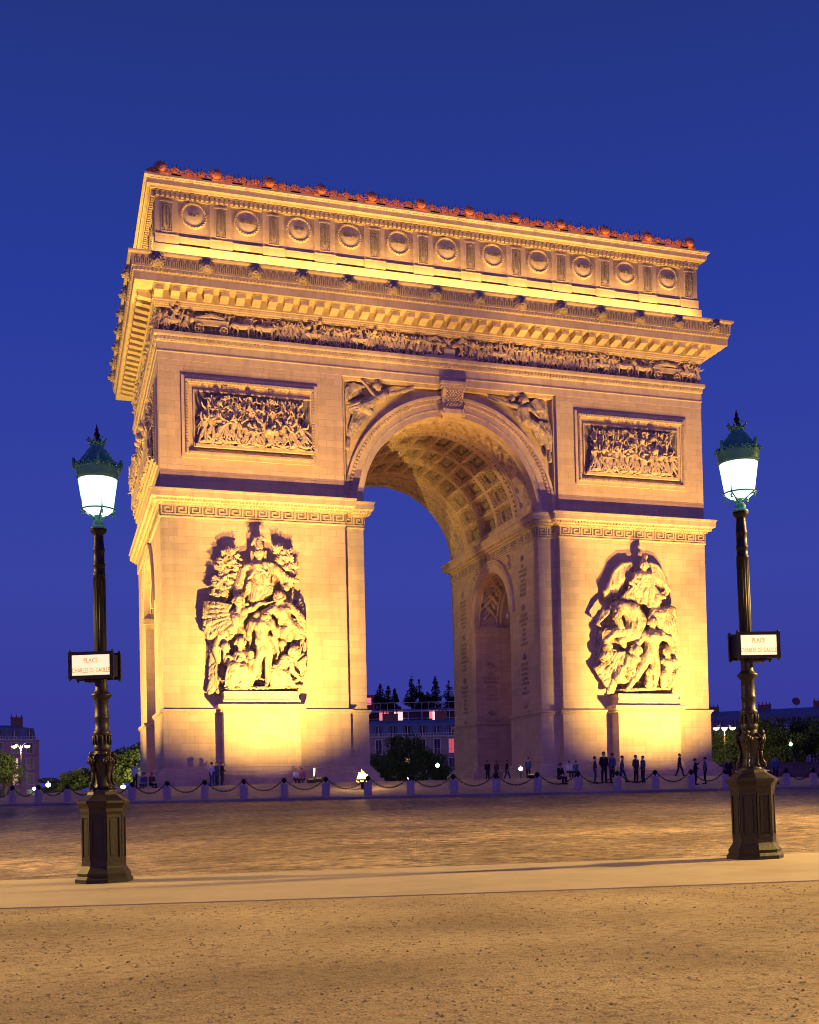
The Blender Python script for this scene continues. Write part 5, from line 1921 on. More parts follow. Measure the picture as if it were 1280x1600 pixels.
    s.line([(760, 1290, 1.4), (770, 1320, 1.7), (770, 1400, 1.6)], [44, 38, 26])
    s.cloth((660, 1270, 1.7), (800, 1270, 1.6), (650, 1410, 1.7), (800, 1410, 1.6), 9, 9, 0.05, rr=rr)
    s.head((550, 1275, 1.7), 30, -0.1)
    s.line([(550, 1320, 1.5), (550, 1380, 1.5)], [34, 40])
    s.finish('figure', par, 0.038, 0.032)

GP = bpy.data.objects.new('peace_group', None); COL.objects.link(GP); GP.parent = ARCH
GP['label'] = 'high relief group with a helmeted goddess between laurel branches on the left pier'
GR = bpy.data.objects.new('resistance_group', None); COL.objects.link(GR); GR.parent = ARCH
GR['label'] = 'high relief group under a genius with raised wings on the right pier'
group_paix(GP)
group_res(GR)

# winged victories in the spandrels
parent_y[0] = SB + 0.02
def victory_l():
    rr = random.Random(2)
    K = 0.0072
    s = Sculpt(SLX, K)
    body(s, (410, 115, 0.55), 42, (430, 170, 0.5), (440, 210, 0.5), (520, 200, 0.45), (460, 230, 0.5), (350, 290, 0.5), 62, 58, 0.8)
    s.line([(520, 200, 0.5), (620, 185, 0.5), (700, 160, 0.45)], [30, 26, 18])
    s.line([(700, 160, 0.4), (800, 130, 0.35)], [30, 20])
    for k in range(8):
        s.line([(680 + 16 * k, 175 - 4 * k, 0.4), (700 + 16 * k, 140 - 4 * k, 0.5)], [12, 8], 5)
    s.line([(440, 220, 0.55), (380, 240, 0.7), (250, 60, 0.6)], [26, 20, 14])
    s.line([(220, 40, 0.6), (430, 280, 0.75)], 9, 6)
    s.line([(340, 300, 0.5), (250, 350, 0.55), (330, 400, 0.5)], [60, 60, 40])
    s.cloth((300, 240, 0.6), (380, 380, 0.6), (80, 310, 0.4), (150, 420, 0.4), 8, 12, 0.08, rr=rr)
    s.cloth((150, 400, 0.5), (330, 430, 0.5), (90, 620, 0.35), (130, 700, 0.35), 9, 13, 0.08, rr=rr)
    s.cloth((300, 400, 0.5), (360, 420, 0.4), (170, 560, 0.4), (120, 680, 0.35), 6, 12, 0.05, rr=rr)
    s.line([(100, 700, 0.4), (85, 790, 0.45)], [20, 28])
    s.slab([(90, 60), (160, 40), (250, 90), (290, 200), (180, 220), (80, 280), (50, 200)], 0.0, 0.3)
    for k in range(12):
        s.line([(270 - 8 * k, 110 + 2 * k, 0.4), (150 - 6 * k, 70 + 14 * k, 0.42), (62 + 3 * k, 130 + 14 * k, 0.36)], [9, 10, 6], 5)
    s.cloth((480, 160, 0.4), (540, 140, 0.35), (470, 260, 0.4), (540, 230, 0.35), 4, 12, rr=rr)
    s.line([(470, 110, 0.25), (500, 90, 0.25), (530, 130, 0.25)], 10, 5)
    return s
def victory_r():
    rr = random.Random(3)
    K = 0.0088
    s = Sculpt(SRX, K)
    body(s, (735, 225, 0.55), 40, (745, 270, 0.5), (700, 290, 0.5), (790, 290, 0.45), (740, 330, 0.5), (760, 410, 0.5), 58, 52, -0.5)
    s.line([(700, 285, 0.5), (620, 270, 0.5), (540, 235, 0.45)], [26, 22, 15])
    s.line([(540, 230, 0.4), (430, 185, 0.35)], [22, 16])
    for k in range(7):
        s.line([(430 + 14 * k, 185 + 6 * k, 0.4), (420 + 14 * k, 210 + 6 * k, 0.5)], [10, 7], 5)
    s.head((640, 210, 0.35), 30, -0.5)
    s.line([(790, 290, 0.5), (830, 340, 0.65), (870, 380, 0.6)], [24, 20, 13])
    s.line([(770, 300, 0.7), (880, 400, 0.7)], 9, 6)
    s.slab([(790, 250), (860, 190), (930, 190), (985, 280), (1000, 420), (940, 430), (880, 380)], 0.0, 0.28)
    for k in range(12):
        s.line([(800 + 5 * k, 260 + 6 * k, 0.38), (860 + 8 * k, 210 + 10 * k, 0.42), (930 + 5 * k, 260 + 14 * k, 0.34)], [9, 10, 6], 5)
    s.line([(770, 420, 0.5), (850, 480, 0.6), (930, 560, 0.5), (970, 680, 0.4)], [50, 46, 34, 20])
    s.cloth((780, 440, 0.55), (920, 430, 0.5), (900, 640, 0.4), (1000, 640, 0.35), 10, 11, 0.1, rr=rr)
    s.cloth((900, 450, 0.45), (1000, 440, 0.35), (960, 700, 0.35), (1010, 700, 0.3), 6, 11, 0.05, rr=rr)
    s.line([(980, 720, 0.4), (990, 800, 0.45)], [18, 24])
    s.cloth((650, 320, 0.4), (700, 340, 0.4), (700, 400, 0.4), (750, 440, 0.4), 4, 14, rr=rr)
    return s
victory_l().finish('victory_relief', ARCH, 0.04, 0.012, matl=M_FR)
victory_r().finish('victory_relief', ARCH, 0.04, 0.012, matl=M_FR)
parent_y[0] = 0.02

# spandrel foliage of the cross arch inside the archway, and inscriptions
def jamb_M(x, facing):
    # local x along the wall, facing -x (right jamb)
    if facing < 0:
        return np.array([[0, 1, 0, x], [-1, 0, 0, 0], [0, 0, 1, 0], [0, 0, 0, 1.0]])
    return np.array([[0, -1, 0, x], [1, 0, 0, 0], [0, 0, 1, 0], [0, 0, 0, 1.0]])
MJ = jamb_M(JR, -1)
mb = MB(MJ)
r1 = random.Random(9)
for k in range(70):
    a = r1.uniform(0.2, pi - 0.2)
    if abs(a - pi / 2) < 0.35:
        continue
    rr_ = CRr + 1.3 + r1.random() * 1.1 * (1 + abs(cos(a)))
    s_ = -YC + rr_ * cos(a)
    z_ = CZ + rr_ * sin(a)
    if z_ > 19.3 or abs(s_ + YC) > 4.6 or z_ < 15.8:
        continue
    b = r1.uniform(0, 6)
    mb.chain([(s_, -0.06, z_), (s_ + 0.4 * cos(b), -0.16, z_ + 0.4 * sin(b)), (s_ + 0.5 * cos(b + 0.9), -0.1, z_ + 0.5 * sin(b + .9))], [0.16, 0.13, 0.07], 6)
mb.build('spandrel_foliage', M_CV, ARCH)
COLS = [['LILLE', 'HONDSCHOTE', 'WATTIGNIES', 'ARLON', 'COURTRAY', 'TOURNAY', 'MAUBEUGE'], ['TOULOUSE', 'PAMPELUNE', 'OCANA', 'ALBA', 'VIQUE', 'LERIDA', 'OLIVENZA'],
        ['DANTZICK', 'HEILSBERG', 'LANDSHUT', 'ECKMUHL', 'RATISBONNE', 'RAAB', 'MOHILEW'], ['SMOLENSKO', 'VALONTINA', 'POLOTSK', 'KRASNOE', 'WURSCHEN', 'HAMBOURG', 'LOANO']]
def inscription(M, s, ztop, cols, gap, size, rows=7):
    z = ztop
    for blk in range(len(cols)):
        mb = MB(M)
        for k in range(7):
            a = pi * k / 6
            mb.caps((s, -0.02, z + 0.2), (s + 0.42 * cos(a), -0.03, z + 0.2 + 0.42 * sin(a)), 0.07, 0.04, 5)
        mb.ball((s, -0.02, z + 0.28), 0.2, 8)
        mb.build('trophy_ornament', M_FR, ARCH)
        put_text('inscription', '\n'.join(cols[blk]), size, M_TXT, ARCH, M @ T4(s, -0.005, z - 0.25 - gap / 2 + 0.3), 0.012, 1.7)
        z -= gap + 1.0
inscription(MJ, -3.9, 18.2, COLS, 3.1, 0.40)
inscription(MJ, -18.3, 17.6, COLS[::-1], 3.1, 0.40)
MJ2 = np.array([[1, 0, 0, 0], [0, 1, 0, Y2], [0, 0, 1, 0], [0, 0, 0, 1.0]])
inscription(MJ2, 8.9, 10.6, COLS[:2], 3.4, 0.40)

# ------------------------------------------------------------------ street lamps of the square
M_PLATE = emis('lit_sign_plate', (1.0, 0.88, 0.52), 0.85)
M_LETTER = emis('sign_letters', (0.75, 0.40, 0.06), 0.35)
def octa(r, z):
    return (r / cos(pi / 8), z)
def lamp_post(label, loc, rz, sign_rz=0.0, lit='white', sign=True, sdx=0.0):
    t = thing('street_lamp', label, 'street lamp', loc, rz, 'ornate street lamps round the square')
    # octagonal cast base
    mb = MB()
    mb.lathe([octa(0.36, -0.15), octa(0.36, 0.05), octa(0.33, 0.09), octa(0.335, 0.13), octa(0.29, 0.20), octa(0.275, 0.23), octa(0.275, 0.30)], 8, rot=pi / 8)
    mb.lathe([octa(0.262, 0.24), octa(0.262, 1.00)], 8, rot=pi / 8, cap=False)
    mb.lathe([octa(0.275, 0.93), octa(0.285, 0.97), octa(0.285, 1.01), octa(0.30, 1.04), octa(0.335, 1.085), octa(0.335, 1.115), octa(0.30, 1.13), octa(0.20, 1.20), octa(0.185, 1.24)], 8, rot=pi / 8)
    for k in range(8):
        a = k * pi / 4
        M = np.array([[cos(a), -sin(a), 0, 0], [sin(a), cos(a), 0, 0], [0, 0, 1, 0], [0, 0, 0, 1.0]])
        mb.M = M
        d = 0.262
        w = d * math.tan(pi / 8)
        # raised frame of each panel
        mb.box(d - 0.01, d + 0.016, -w, -w + 0.028, 0.30, 0.93)
        mb.box(d - 0.01, d + 0.016, w - 0.028, w, 0.30, 0.93)
        mb.box(d - 0.01, d + 0.015, -w + 0.028, w - 0.028, 0.30, 0.345)
        mb.box(d - 0.01, d + 0.015, -w + 0.028, w - 0.028, 0.885, 0.93)
        mb.box(d - 0.01, d + 0.008, -w + 0.055, w - 0.055, 0.375, 0.855)
    mb.M = IDM
    mb.build('base', M_IRON, t)
    # vase shaped shaft foot with scrolls and leaves
    mb = MB()
    mb.lathe([(0.17, 1.22), (0.17, 1.26), (0.13, 1.29), (0.105, 1.33), (0.10, 1.42), (0.115, 1.52), (0.135, 1.60), (0.15, 1.66), (0.145, 1.70), (0.12, 1.74), (0.10, 1.78), (0.105, 1.80)], 20)
    for k in range(4):
        a = k * pi / 2 + pi / 4
        ca, sa = cos(a), sin(a)
        def pt(r, z):
            return (r * ca, r * sa, z)
        mb.chain([pt(0.15, 1.30), pt(0.185, 1.29), pt(0.19, 1.33), pt(0.15, 1.38), pt(0.14, 1.50), pt(0.165, 1.60), pt(0.19, 1.66)], [0.022, 0.026, 0.022, 0.024, 0.026, 0.030, 0.032], 8)
        for j in range(5):
            b = a + (j - 2) * 0.16
            mb.ball((0.185 * cos(b), 0.185 * sin(b), 1.70 - 0.02 * abs(j - 2)), 0.032, 6, 1, 1.3)
        mb.ball(pt(0.165, 1.76), 0.04, 8)
        mb.ball(pt(0.175, 1.63), 0.03, 8)
    mb.build('vase', M_IRON, t, smooth=True)
    mb = MB()
    prof = [(0.105, 1.79), (0.12, 1.82), (0.125, 1.86), (0.115, 1.88), (0.118, 2.02), (0.125, 2.04), (0.125, 2.07), (0.10, 2.09), (0.10, 2.24), (0.108, 2.25), (0.108, 2.275), (0.10, 2.285), (0.098, 2.50),
              (0.11, 2.52), (0.145, 2.56), (0.15, 2.58), (0.12, 2.60), (0.098, 2.64), (0.095, 2.75), (0.09, 4.22), (0.098, 4.225), (0.098, 4.25), (0.088, 4.26), (0.088, 4.36), (0.096, 4.365), (0.096, 4.39), (0.086, 4.40), (0.084, 4.56),
              (0.092, 4.57), (0.092, 4.60), (0.084, 4.62), (0.072, 4.78), (0.07, 4.80), (0.10, 4.82), (0.115, 4.85), (0.115, 4.87)]
    mb.lathe([(r_ * (0.88 if 2.62 < z_ < 4.79 else 0.95), z_) for r_, z_ in prof], 20)
    for k in range(14):
        a = 2 * pi * k / 14
        mb.caps((0.118 * cos(a), 0.118 * sin(a), 1.90), (0.118 * cos(a), 0.118 * sin(a), 2.0), 0.014, 0.02, 5)
        mb.box(0.078 * cos(a) - 0.005, 0.078 * cos(a) + 0.005, 0.078 * sin(a) - 0.005, 0.078 * sin(a) + 0.005, 2.70, 4.20)
    mb.build('pole', M_IRON, t, smooth=True)
    # lantern on its cradle
    mb = MB()
    mb.lathe([(0.115, 4.872), (0.10, 4.90), (0.075, 4.93), (0.08, 4.96), (0.055, 5.0), (0.045, 5.04), (0.06, 5.07)], 18)
    for k in range(4):
        a = k * pi / 2 + 0.5
        ca, sa = cos(a), sin(a)
        def pt(r, z):
            return (r * ca, r * sa, z)
        mb.chain([pt(0.04, 5.02), pt(0.09, 5.05), pt(0.15, 5.10), pt(0.20, 5.115), pt(0.225, 5.15)], [0.018, 0.016, 0.013, 0.013, 0.011], 6)
        mb.chain([pt(0.20, 5.115), pt(0.235, 5.09), pt(0.225, 5.06), pt(0.19, 5.07)], [0.011, 0.011, 0.010, 0.008], 6)
        mb.caps(pt(0.222, 5.14), pt(0.225, 5.27), 0.010, 0.003, 5)
    n = 28
    for k in range(n):
        a, b = 2 * pi * k / n, 2 * pi * (k + 1) / n
        mb.caps((0.228 * cos(a), 0.228 * sin(a), 5.14), (0.228 * cos(b), 0.228 * sin(b), 5.14), 0.011, 0.011, 6)
    mb.build('cradle', M_GREEN, t, smooth=True)
    mb = MB()
    mb.lathe([(0.05, 5.065), (0.13, 5.075), (0.195, 5.13), (0.205, 5.16), (0.265, 5.56), (0.265, 5.60)], 32)
    lg = mb.build('lantern_glass', M_LAMP, t, smooth=True)
    mb = MB()
    mb.lathe([(0.262, 5.555), (0.275, 5.56), (0.285, 5.60), (0.288, 5.66), (0.30, 5.69), (0.305, 5.72), (0.29, 5.74), (0.27, 5.76), (0.21, 5.86), (0.14, 5.96), (0.095, 6.01), (0.085, 6.04), (0.095, 6.05), (0.10, 6.07), (0.06, 6.10), (0.03, 6.14)], 32, cap=False)
    for k in range(4):
        a = k * pi / 2 + 0.28
        ca, sa = cos(a), sin(a)
        mb.caps((0.305 * ca, 0.305 * sa, 5.72), (0.315 * ca, 0.315 * sa, 5.80), 0.035, 0.03, 6)
        mb.ball((0.318 * ca, 0.318 * sa, 5.83), 0.026, 6)
        for j in range(-5, 6):
            if abs(j) < 1:
                continue
            b = a + j * 0.13
            mb.ball((0.302 * cos(b), 0.302 * sin(b), 5.735 + 0.02 * (j % 2)), 0.022, 5)
    for k in range(8):
        a = k * pi / 4
        mb.caps((0.09 * cos(a), 0.09 * sin(a), 6.06), (0.135 * cos(a), 0.135 * sin(a), 6.13), 0.022, 0.012, 5)
    mb.build('canopy', M_GREEN, t, smooth=True)
    mb = MB()
    mb.lathe([(0.05, 6.08), (0.055, 6.12), (0.03, 6.15), (0.045, 6.18), (0.035, 6.215), (0.018, 6.23), (0.026, 6.26), (0.012, 6.29), (0.003, 6.34)], 12)
    mb.build('finial', M_IRON, t, smooth=True)
    if sign:
        # street name box hung in front of the pole
        a = sign_rz
        M = np.array([[cos(a), -sin(a), 0, sdx * cos(a)], [sin(a), cos(a), 0, sdx * sin(a)], [0, 0, 1, 0], [0, 0, 0, 1.0]])
        mb = MB(M)
        y0, y1 = -0.17, 0.09
        z0, z1 = 2.80, 3.15
        hw = 0.29
        mb.box(-hw, hw, y0 + 0.02, y1 - 0.02, z0 + 0.025, z1 - 0.025)
        for yy in (y0, y1):
            mb.box(-hw - 0.03, hw + 0.03, yy - 0.02, yy + 0.02, z0 - 0.01, z0 + 0.035)
            mb.box(-hw - 0.03, hw + 0.03, yy - 0.02, yy + 0.02, z1 - 0.035, z1 + 0.01)
            mb.box(-hw - 0.03, -hw + 0.02, yy - 0.019, yy + 0.019, z0 + 0.035, z1 - 0.035)
            mb.box(hw - 0.02, hw + 0.03, yy - 0.019, yy + 0.019, z0 + 0.035, z1 - 0.035)
            for ex in (-1, 1):
                mb.ball((ex * (hw + 0.012), yy, z1 + 0.018), 0.02, 8)
                mb.ball((ex * (hw + 0.012), yy, z0 - 0.018), 0.02, 8)
        mb.box(-0.12, 0.12, y0 + 0.05, y1 - 0.05, z0 - 0.05, z0 + 0.03)
        sb = mb.build('sign_box', M_IRON, t)
        mb = MB(M)
        mb.box(-hw + 0.018, hw - 0.018, y0 - 0.006, y0 + 0.019, z0 + 0.034, z1 - 0.034)
        mb.build('sign_plate', M_PLATE, sb)
        put_text('lettering', 'PLACE', 0.092, M_LETTER, sb, M @ T4(0, y0 - 0.009, 3.035), 0.002, 0.20)
        put_text('lettering', 'CHARLES DE GAULLE', 0.092, M_LETTER, sb, M @ T4(0, y0 - 0.009, 2.90), 0.002, 0.54)
    if lit == 'white':
        point('lantern_bulb', (0, 0, 5.72), 26, (0.62, 1.0, 0.80), 0.06, t)
        point('lantern_low', (0, 0, 5.0), 10, (0.62, 1.0, 0.80), 0.02, t)
    t.scale = (0.985, 0.985, 0.985)
    return t

def at(px, d, z=None):
    r = CF + CR * ((px - 648.85) / 1776.97)
    r = Vector((r.x, r.y, 0))
    r = r / Vector((CF.x, CF.y, 0)).length
    x, y = CP.x + r.x * d, CP.y + r.y * d
    return (x, y, gz(x, y) if z is None else z)

lamp_post('ornate lamp post at the left kerb with glowing lantern and street name sign', at(160.5, 15.44), -0.31, -0.12, sdx=-0.07)
lr = lamp_post('ornate lamp post at the right kerb with glowing lantern and street name sign', at(1176.5, 15.72), -0.31 + pi / 8 * 0.7, -0.12 - pi / 8 * 0.7 + 0.30, sdx=0.10)

# the right post leans slightly to the left
from mathutils import Quaternion
q_ = Quaternion((0.3045, 0.9525, 0), -0.0150) @ lr.rotation_euler.to_quaternion()
lr.rotation_mode = 'QUATERNION'
lr.rotation_quaternion = q_

# the next lamps along the kerb, just outside the picture, carry sodium lamps
M_SOD = emis('sodium_globe', (1.0, 0.60, 0.20), 6.0)
def mast(name, label, loc, h, watts, heads=2, group=None, color=(1.0, 0.50, 0.15), rz=0.0, arm=0.9, size=1.0, bulb=True, down=False):
    t = thing(name, label, 'street light', loc, rz, group)
    mb = MB()
    mb.lathe([(0.20, -0.1), (0.20, 0.25), (0.13, 0.35), (0.11, 1.2), (0.085, 1.3), (0.06, h)], 12)
    mb.build('pole', M_MAST, t)
    xs = {1: [0.0], 2: [-arm, arm], 3: [-arm, 0.0, arm]}[heads]
    for x in xs:
        mb = MB()
        mb.chain([(0, 0, h - 0.5), (x * 0.5, 0, h + 0.25), (x, 0, h + 0.25)], [0.04, 0.035, 0.03], 6)
        mb.lathe([(0.06, 0.26), (0.22 * size, 0.20), (0.30 * size, 0.08), (0.30 * size, 0.04)], 12, c=(x, 0, h - 0.06))
        hd = mb.build('lamp_head', M_MAST, t)
        mb = MB()
        mb.lathe([(0.05, -0.20 * size), (0.2 * size, -0.14 * size), (0.28 * size, 0.0), (0.28 * size, 0.05)], 12, c=(x, 0, h - 0.06))
        mb.build('globe', M_SOD, hd)
    if down:
        sp_ = spot('mast_beam', (0, 0, h - 0.45), (0, 0, 0), watts, color, 157, 0.12, 0.25)
        sp_.parent = t
    elif bulb:
        point('mast_bulb', (0, 0, h - 0.45), watts, color, 0.25, t)
    return t
M_MAST = noisy('mast_paint', [(0.3, (0.10, 0.075, 0.05)), (0.7, (0.17, 0.13, 0.09))], scale=5, rough=0.5)
RV = Vector((0.9525, -0.3045, 0)); FV = Vector((0.3045, 0.9525, 0))
def rel(lat, d):
    p = Vector((CP.x, CP.y, 0)) + RV * lat + FV * d
    return (p.x, p.y, gz(p.x, p.y))
mast('street_light', 'sodium street light on the kerb outside the left of the view', rel(-17.5, 16.5), 8.5, 26000, 2, color=(1.0, 0.63, 0.18), down=True)
mast('street_light', 'sodium street light on the kerb outside the right of the view', rel(17.0, 18.0), 8.5, 46000, 2, color=(1.0, 0.63, 0.18), down=True)
mast('street_light', 'sodium street light on the gravel behind the viewpoint, to its right', rel(9.0, -5.0), 9.0, 9000, 2, color=(1.0, 0.63, 0.18), down=True)

# ------------------------------------------------------------------ bollards and chains round the monument
TH0, DTH, RB = -2.519801, -0.0509306, 42.0
def boll_xy(k):
    a = TH0 + DTH * k
    return CX + RB * sin(a), CY + RB * cos(a)
def ordw(n):
    return ['first', 'second', 'third', 'fourth', 'fifth', 'sixth', 'seventh', 'eighth', 'ninth', 'tenth', 'eleventh', 'twelfth', 'thirteenth', 'fourteenth', 'fifteenth', 'sixteenth', 'seventeenth', 'eighteenth'][n]
def mk_bollard():
    t = thing('stone_bollard', 'x', 'bollard')
    mb = MB()
    mb.lathe([(0.20, -0.08), (0.20, 0.58), (0.185, 0.64), (0.13, 0.675)], 16)
    mb.build('post', M_BOLL, t, smooth=False)
    mb = MB()
    mb.lathe([(0.05, 0.67), (0.05, 0.72), (0.115, 0.77), (0.135, 0.84), (0.115, 0.91), (0.05, 0.96), (0.01, 0.97)], 14)
    mb.build('iron_ball', M_CHAIN, t, smooth=True)
    return t
L_ch = 2 * RB * sin(abs(DTH) / 2)
def chain_mesh():
    mb = MB()
    n = 26
    for k in range(n):
        t = (k + 0.5) / n
        x = (t - 0.5) * (L_ch - 0.24)
        z = 0.80 - 0.46 * (1 - (2 * t - 1) ** 2)
        dz = 0.46 * 4 * (2 * t - 1) / (L_ch - 0.24)
        a = math.atan(dz)
        ux, uz = cos(a), sin(a)
        pts = []
        for j in range(9):
            b = 2 * pi * j / 8
            lx, ly = 0.058 * cos(b), 0.034 * sin(b)
            if k % 2:
                pts.append((x + lx * ux, ly, z + lx * uz))
            else:
                pts.append((x + lx * ux - ly * uz, 0, z + lx * uz + ly * ux))
        for j in range(8):
            mb.caps(pts[j], pts[j + 1], 0.013, 0.013, 4)
    me = mb.mesh('iron_chain')
    me.materials.append(M_CHAIN)
    return me
boll0 = mk_bollard()
chm = chain_mesh()
first = True
K0, K1_ = -16, 30
for k in range(K0, K1_):
    x, y = boll_xy(k)
    b = boll0 if first else copy_tree(boll0)
    first = False
    b.location = (x, y, gz(x, y))
    x2, y2 = boll_xy(k + 1)
    if k < 0:
        lb = '%s stone bollard with iron ball counting left from the left front corner of the arch' % ordw(-k - 1) if k >= -18 else 'x'
        lc = 'sagging chain on the right side of the %s bollard left of the arch corner' % ordw(-k - 1)
    elif k < 13:
        lb = '%s stone bollard with iron ball counting right from the arch left front corner' % ordw(k)
        lc = 'sagging chain on the right side of the %s bollard from the arch corner' % ordw(k)
    else:
        lb = '%s stone bollard with iron ball past the middle of the right pier' % ordw(k - 13)
        lc = 'sagging chain to the right of the %s bollard past the right pier middle' % ordw(k - 13)
    b['label'] = lb
    b['group'] = 'stone bollards ringing the monument'
    c = bpy.data.objects.new('iron_chain', chm)
    COL.objects.link(c)
    mx_, my_ = (x + x2) / 2, (y + y2) / 2
    c.location = (mx_, my_, gz(mx_, my_))
    c.rotation_euler = (0, 0, math.atan2(y2 - y, x2 - x))
    tag(c, lc, 'chain', 'chains hanging between the bollards')


# ------------------------------------------------------------------ people
M_SKIN = mat('skin', (0.42, 0.24, 0.16), 0.6)
M_HAIR = mat('dark_hair', (0.02, 0.014, 0.01), 0.7)
CL = {'white': mat('white_cloth', (0.62, 0.62, 0.64), 0.9), 'blue': mat('blue_cloth', (0.06, 0.10, 0.20), 0.9), 'black': mat('black_cloth', (0.015, 0.014, 0.016), 0.9),
      'teal': mat('teal_cloth', (0.05, 0.12, 0.15), 0.9), 'brown': mat('brown_cloth', (0.10, 0.06, 0.04), 0.9), 'pink': mat('rose_cloth', (0.40, 0.16, 0.17), 0.9), 'denim': mat('denim', (0.04, 0.06, 0.11), 0.9)}
def person(label, loc, rz, pose='stand', top='white', legs='denim', h=1.70, group=None, long_hair=False, seat=0.45, arms='down'):
    t = thing('person', label, 'person', loc, rz, group)
    k = h / 1.70
    def P(x, y, z):
        return (x * k, y * k, z * k)
    # facing -y
    if pose == 'stand':
        hz = 0.90
        hips = (0, 0, hz)
        lg = [[(s * 0.09, 0, hz), (s * 0.10, -0.02, 0.48), (s * 0.11, 0.02, 0.08), (s * 0.12, -0.13, 0.04)] for s in (-1, 1)]
        lean = 0.0
    elif pose == 'walk':
        hz = 0.88
        lg = [[(s * 0.09, 0, hz), (s * 0.10, -0.12 * s - 0.06, 0.50), (s * 0.10, -0.26 * s, 0.09), (s * 0.11, -0.26 * s - 0.13, 0.05)] for s in (-1, 1)]
        lean = -0.03
    else:
        hz = seat + 0.10
        lg = [[(s * 0.09, 0, hz), (s * 0.12, -0.40, seat + 0.09), (s * 0.11, -0.38, 0.09), (s * 0.11, -0.52, 0.05)] for s in (-1, 1)]
        lean = -0.07
    b = MB()
    def torso(mb, g=0.0):
        mb.caps(P(0, 0, hz), P(0, lean * 0.5, hz + 0.25), (0.135 + g) * k, (0.13 + g) * k, 10)
        mb.caps(P(-0.05, lean * 0.5, hz + 0.22), P(-0.10, lean, hz + 0.47), (0.105 + g) * k, (0.075 + g) * k, 10)
        mb.caps(P(0.05, lean * 0.5, hz + 0.22), P(0.10, lean, hz + 0.47), (0.105 + g) * k, (0.075 + g) * k, 10)
    torso(b)
    hd = (0, lean * 1.4 - 0.01, hz + 0.69)
    b.caps(P(0, lean, hz + 0.48), P(0, lean * 1.3, hz + 0.60), 0.055 * k, 0.05 * k, 8)
    b.ball(P(*hd), 0.094 * k, 12, 1.1, 1.22)
    b.caps(P(0, hd[1] - 0.04, hd[2] - 0.08), P(0, hd[1] - 0.05, hd[2] - 0.09), 0.05 * k, 0.045 * k, 8)
    b.caps(P(0, hd[1] - 0.095, hd[2] + 0.01), P(0, hd[1] - 0.115, hd[2] - 0.025), 0.012 * k, 0.018 * k, 6)
    for s in (-1, 1):
        b.ball(P(s * 0.093, hd[1], hd[2] - 0.005), 0.022 * k, 6)
    AR = []
    for s in (-1, 1):
        sh = (s * 0.175, lean, hz + 0.475)
        if arms == 'down' and pose != 'sit':
            el = (s * 0.22, lean + 0.02, hz + 0.20)
            ha = (s * 0.21, lean - 0.08, hz - 0.04)
        elif arms == 'up' and s > 0:
            el = (s * 0.24, lean - 0.14, hz + 0.42)
            ha = (s * 0.10, lean - 0.26, hz + 0.60)
        else:
            el = (s * 0.23, lean - 0.06, hz + 0.22)
            ha = (s * 0.12, -0.30, hz + 0.10)
        AR.append((sh, el, ha))
        b.chain([P(*sh), P(*el), P(*ha)], [0.05 * k, 0.04 * k, 0.028 * k], 8)
        d = np.array(ha) - np.array(el)
        d /= np.linalg.norm(d)
        pm = np.array(ha) + d * 0.05
        b.caps(P(*ha), P(*pm), 0.030 * k, 0.036 * k, 6)
        for j in range(4):
            o = np.array([(j - 1.5) * 0.018, 0, 0])
            l1 = (0.055, 0.065, 0.062, 0.05)[j]
            q1 = pm + o + d * 0.03
            q2 = q1 + d * l1 * 0.6 + np.array([0, -0.006, 0])
            b.chain([P(*q1), P(*q2), P(*(q2 + d * l1 * 0.4 + np.array([0, -0.014, -0.006])))], [0.010 * k, 0.009 * k, 0.007 * k], 5)
        q1 = np.array(ha) + d * 0.02 + np.array([-s * 0.025, -0.01, 0])
        b.caps(P(*q1), P(*(q1 + d * 0.045 + np.array([-s * 0.02, -0.015, 0]))), 0.012 * k, 0.009 * k, 5)
    for l in lg:
        b.chain([P(*q) for q in l], [0.085 * k, 0.055 * k, 0.038 * k, 0.03 * k], 8)
    me = remesh(b, 0.016, 1)
    link('body', me, M_SKIN, t, smooth=True)
    c = MB()
    torso(c, 0.014)
    for sh, el, ha in AR:
        mid = tuple(np.array(el) * 0.55 + np.array(ha) * 0.45)
        c.chain([P(*sh), P(*el), P(*mid)], [0.066 * k, 0.056 * k, 0.05 * k], 8)
    link('shirt', remesh(c, 0.022, 1), CL[top], t, smooth=True)
    c = MB()
    c.caps(P(-0.05, 0, hz + 0.02), P(0.05, 0, hz + 0.02), 0.135 * k, 0.135 * k, 10)
    for l in lg:
        c.chain([P(*q) for q in l[:3]], [0.105 * k, 0.075 * k, 0.062 * k], 8)
    link('trousers', remesh(c, 0.022, 1), CL[legs], t, smooth=True)
    c = MB()
    c.ball(P(0, hd[1] + 0.02, hd[2] + 0.035), 0.102 * k, 12, 1.12, 1.08)
    if long_hair:
        c.caps(P(0, hd[1] + 0.06, hd[2]), P(0, hd[1] + 0.09, hd[2] - 0.25), 0.08 * k, 0.07 * k, 8)
    link('hair', remesh(c, 0.02, 1), M_HAIR, t, smooth=True)
    for l in lg:
        c = MB()
        a = np.array(l[2]); f = np.array(l[3])
        c.chain([P(a[0], a[1] + 0.03, 0.045), P(f[0], f[1] - 0.02, 0.04)], [0.05 * k, 0.042 * k], 8)
        c.build('shoe', CL['black'], t, smooth=True)
    return t
def face_cam(loc, off=0.0):
    v = Vector((CP.x - loc[0], CP.y - loc[1]))
    return math.atan2(v.x, -v.y) + off
def pp(px, d, label, *a, off=0.0, dz=0.0, **kw):
    l = at(px, d)
    l = (l[0], l[1], l[2] + dz)
    return person(label, l, face_cam(l, off), *a, **kw)
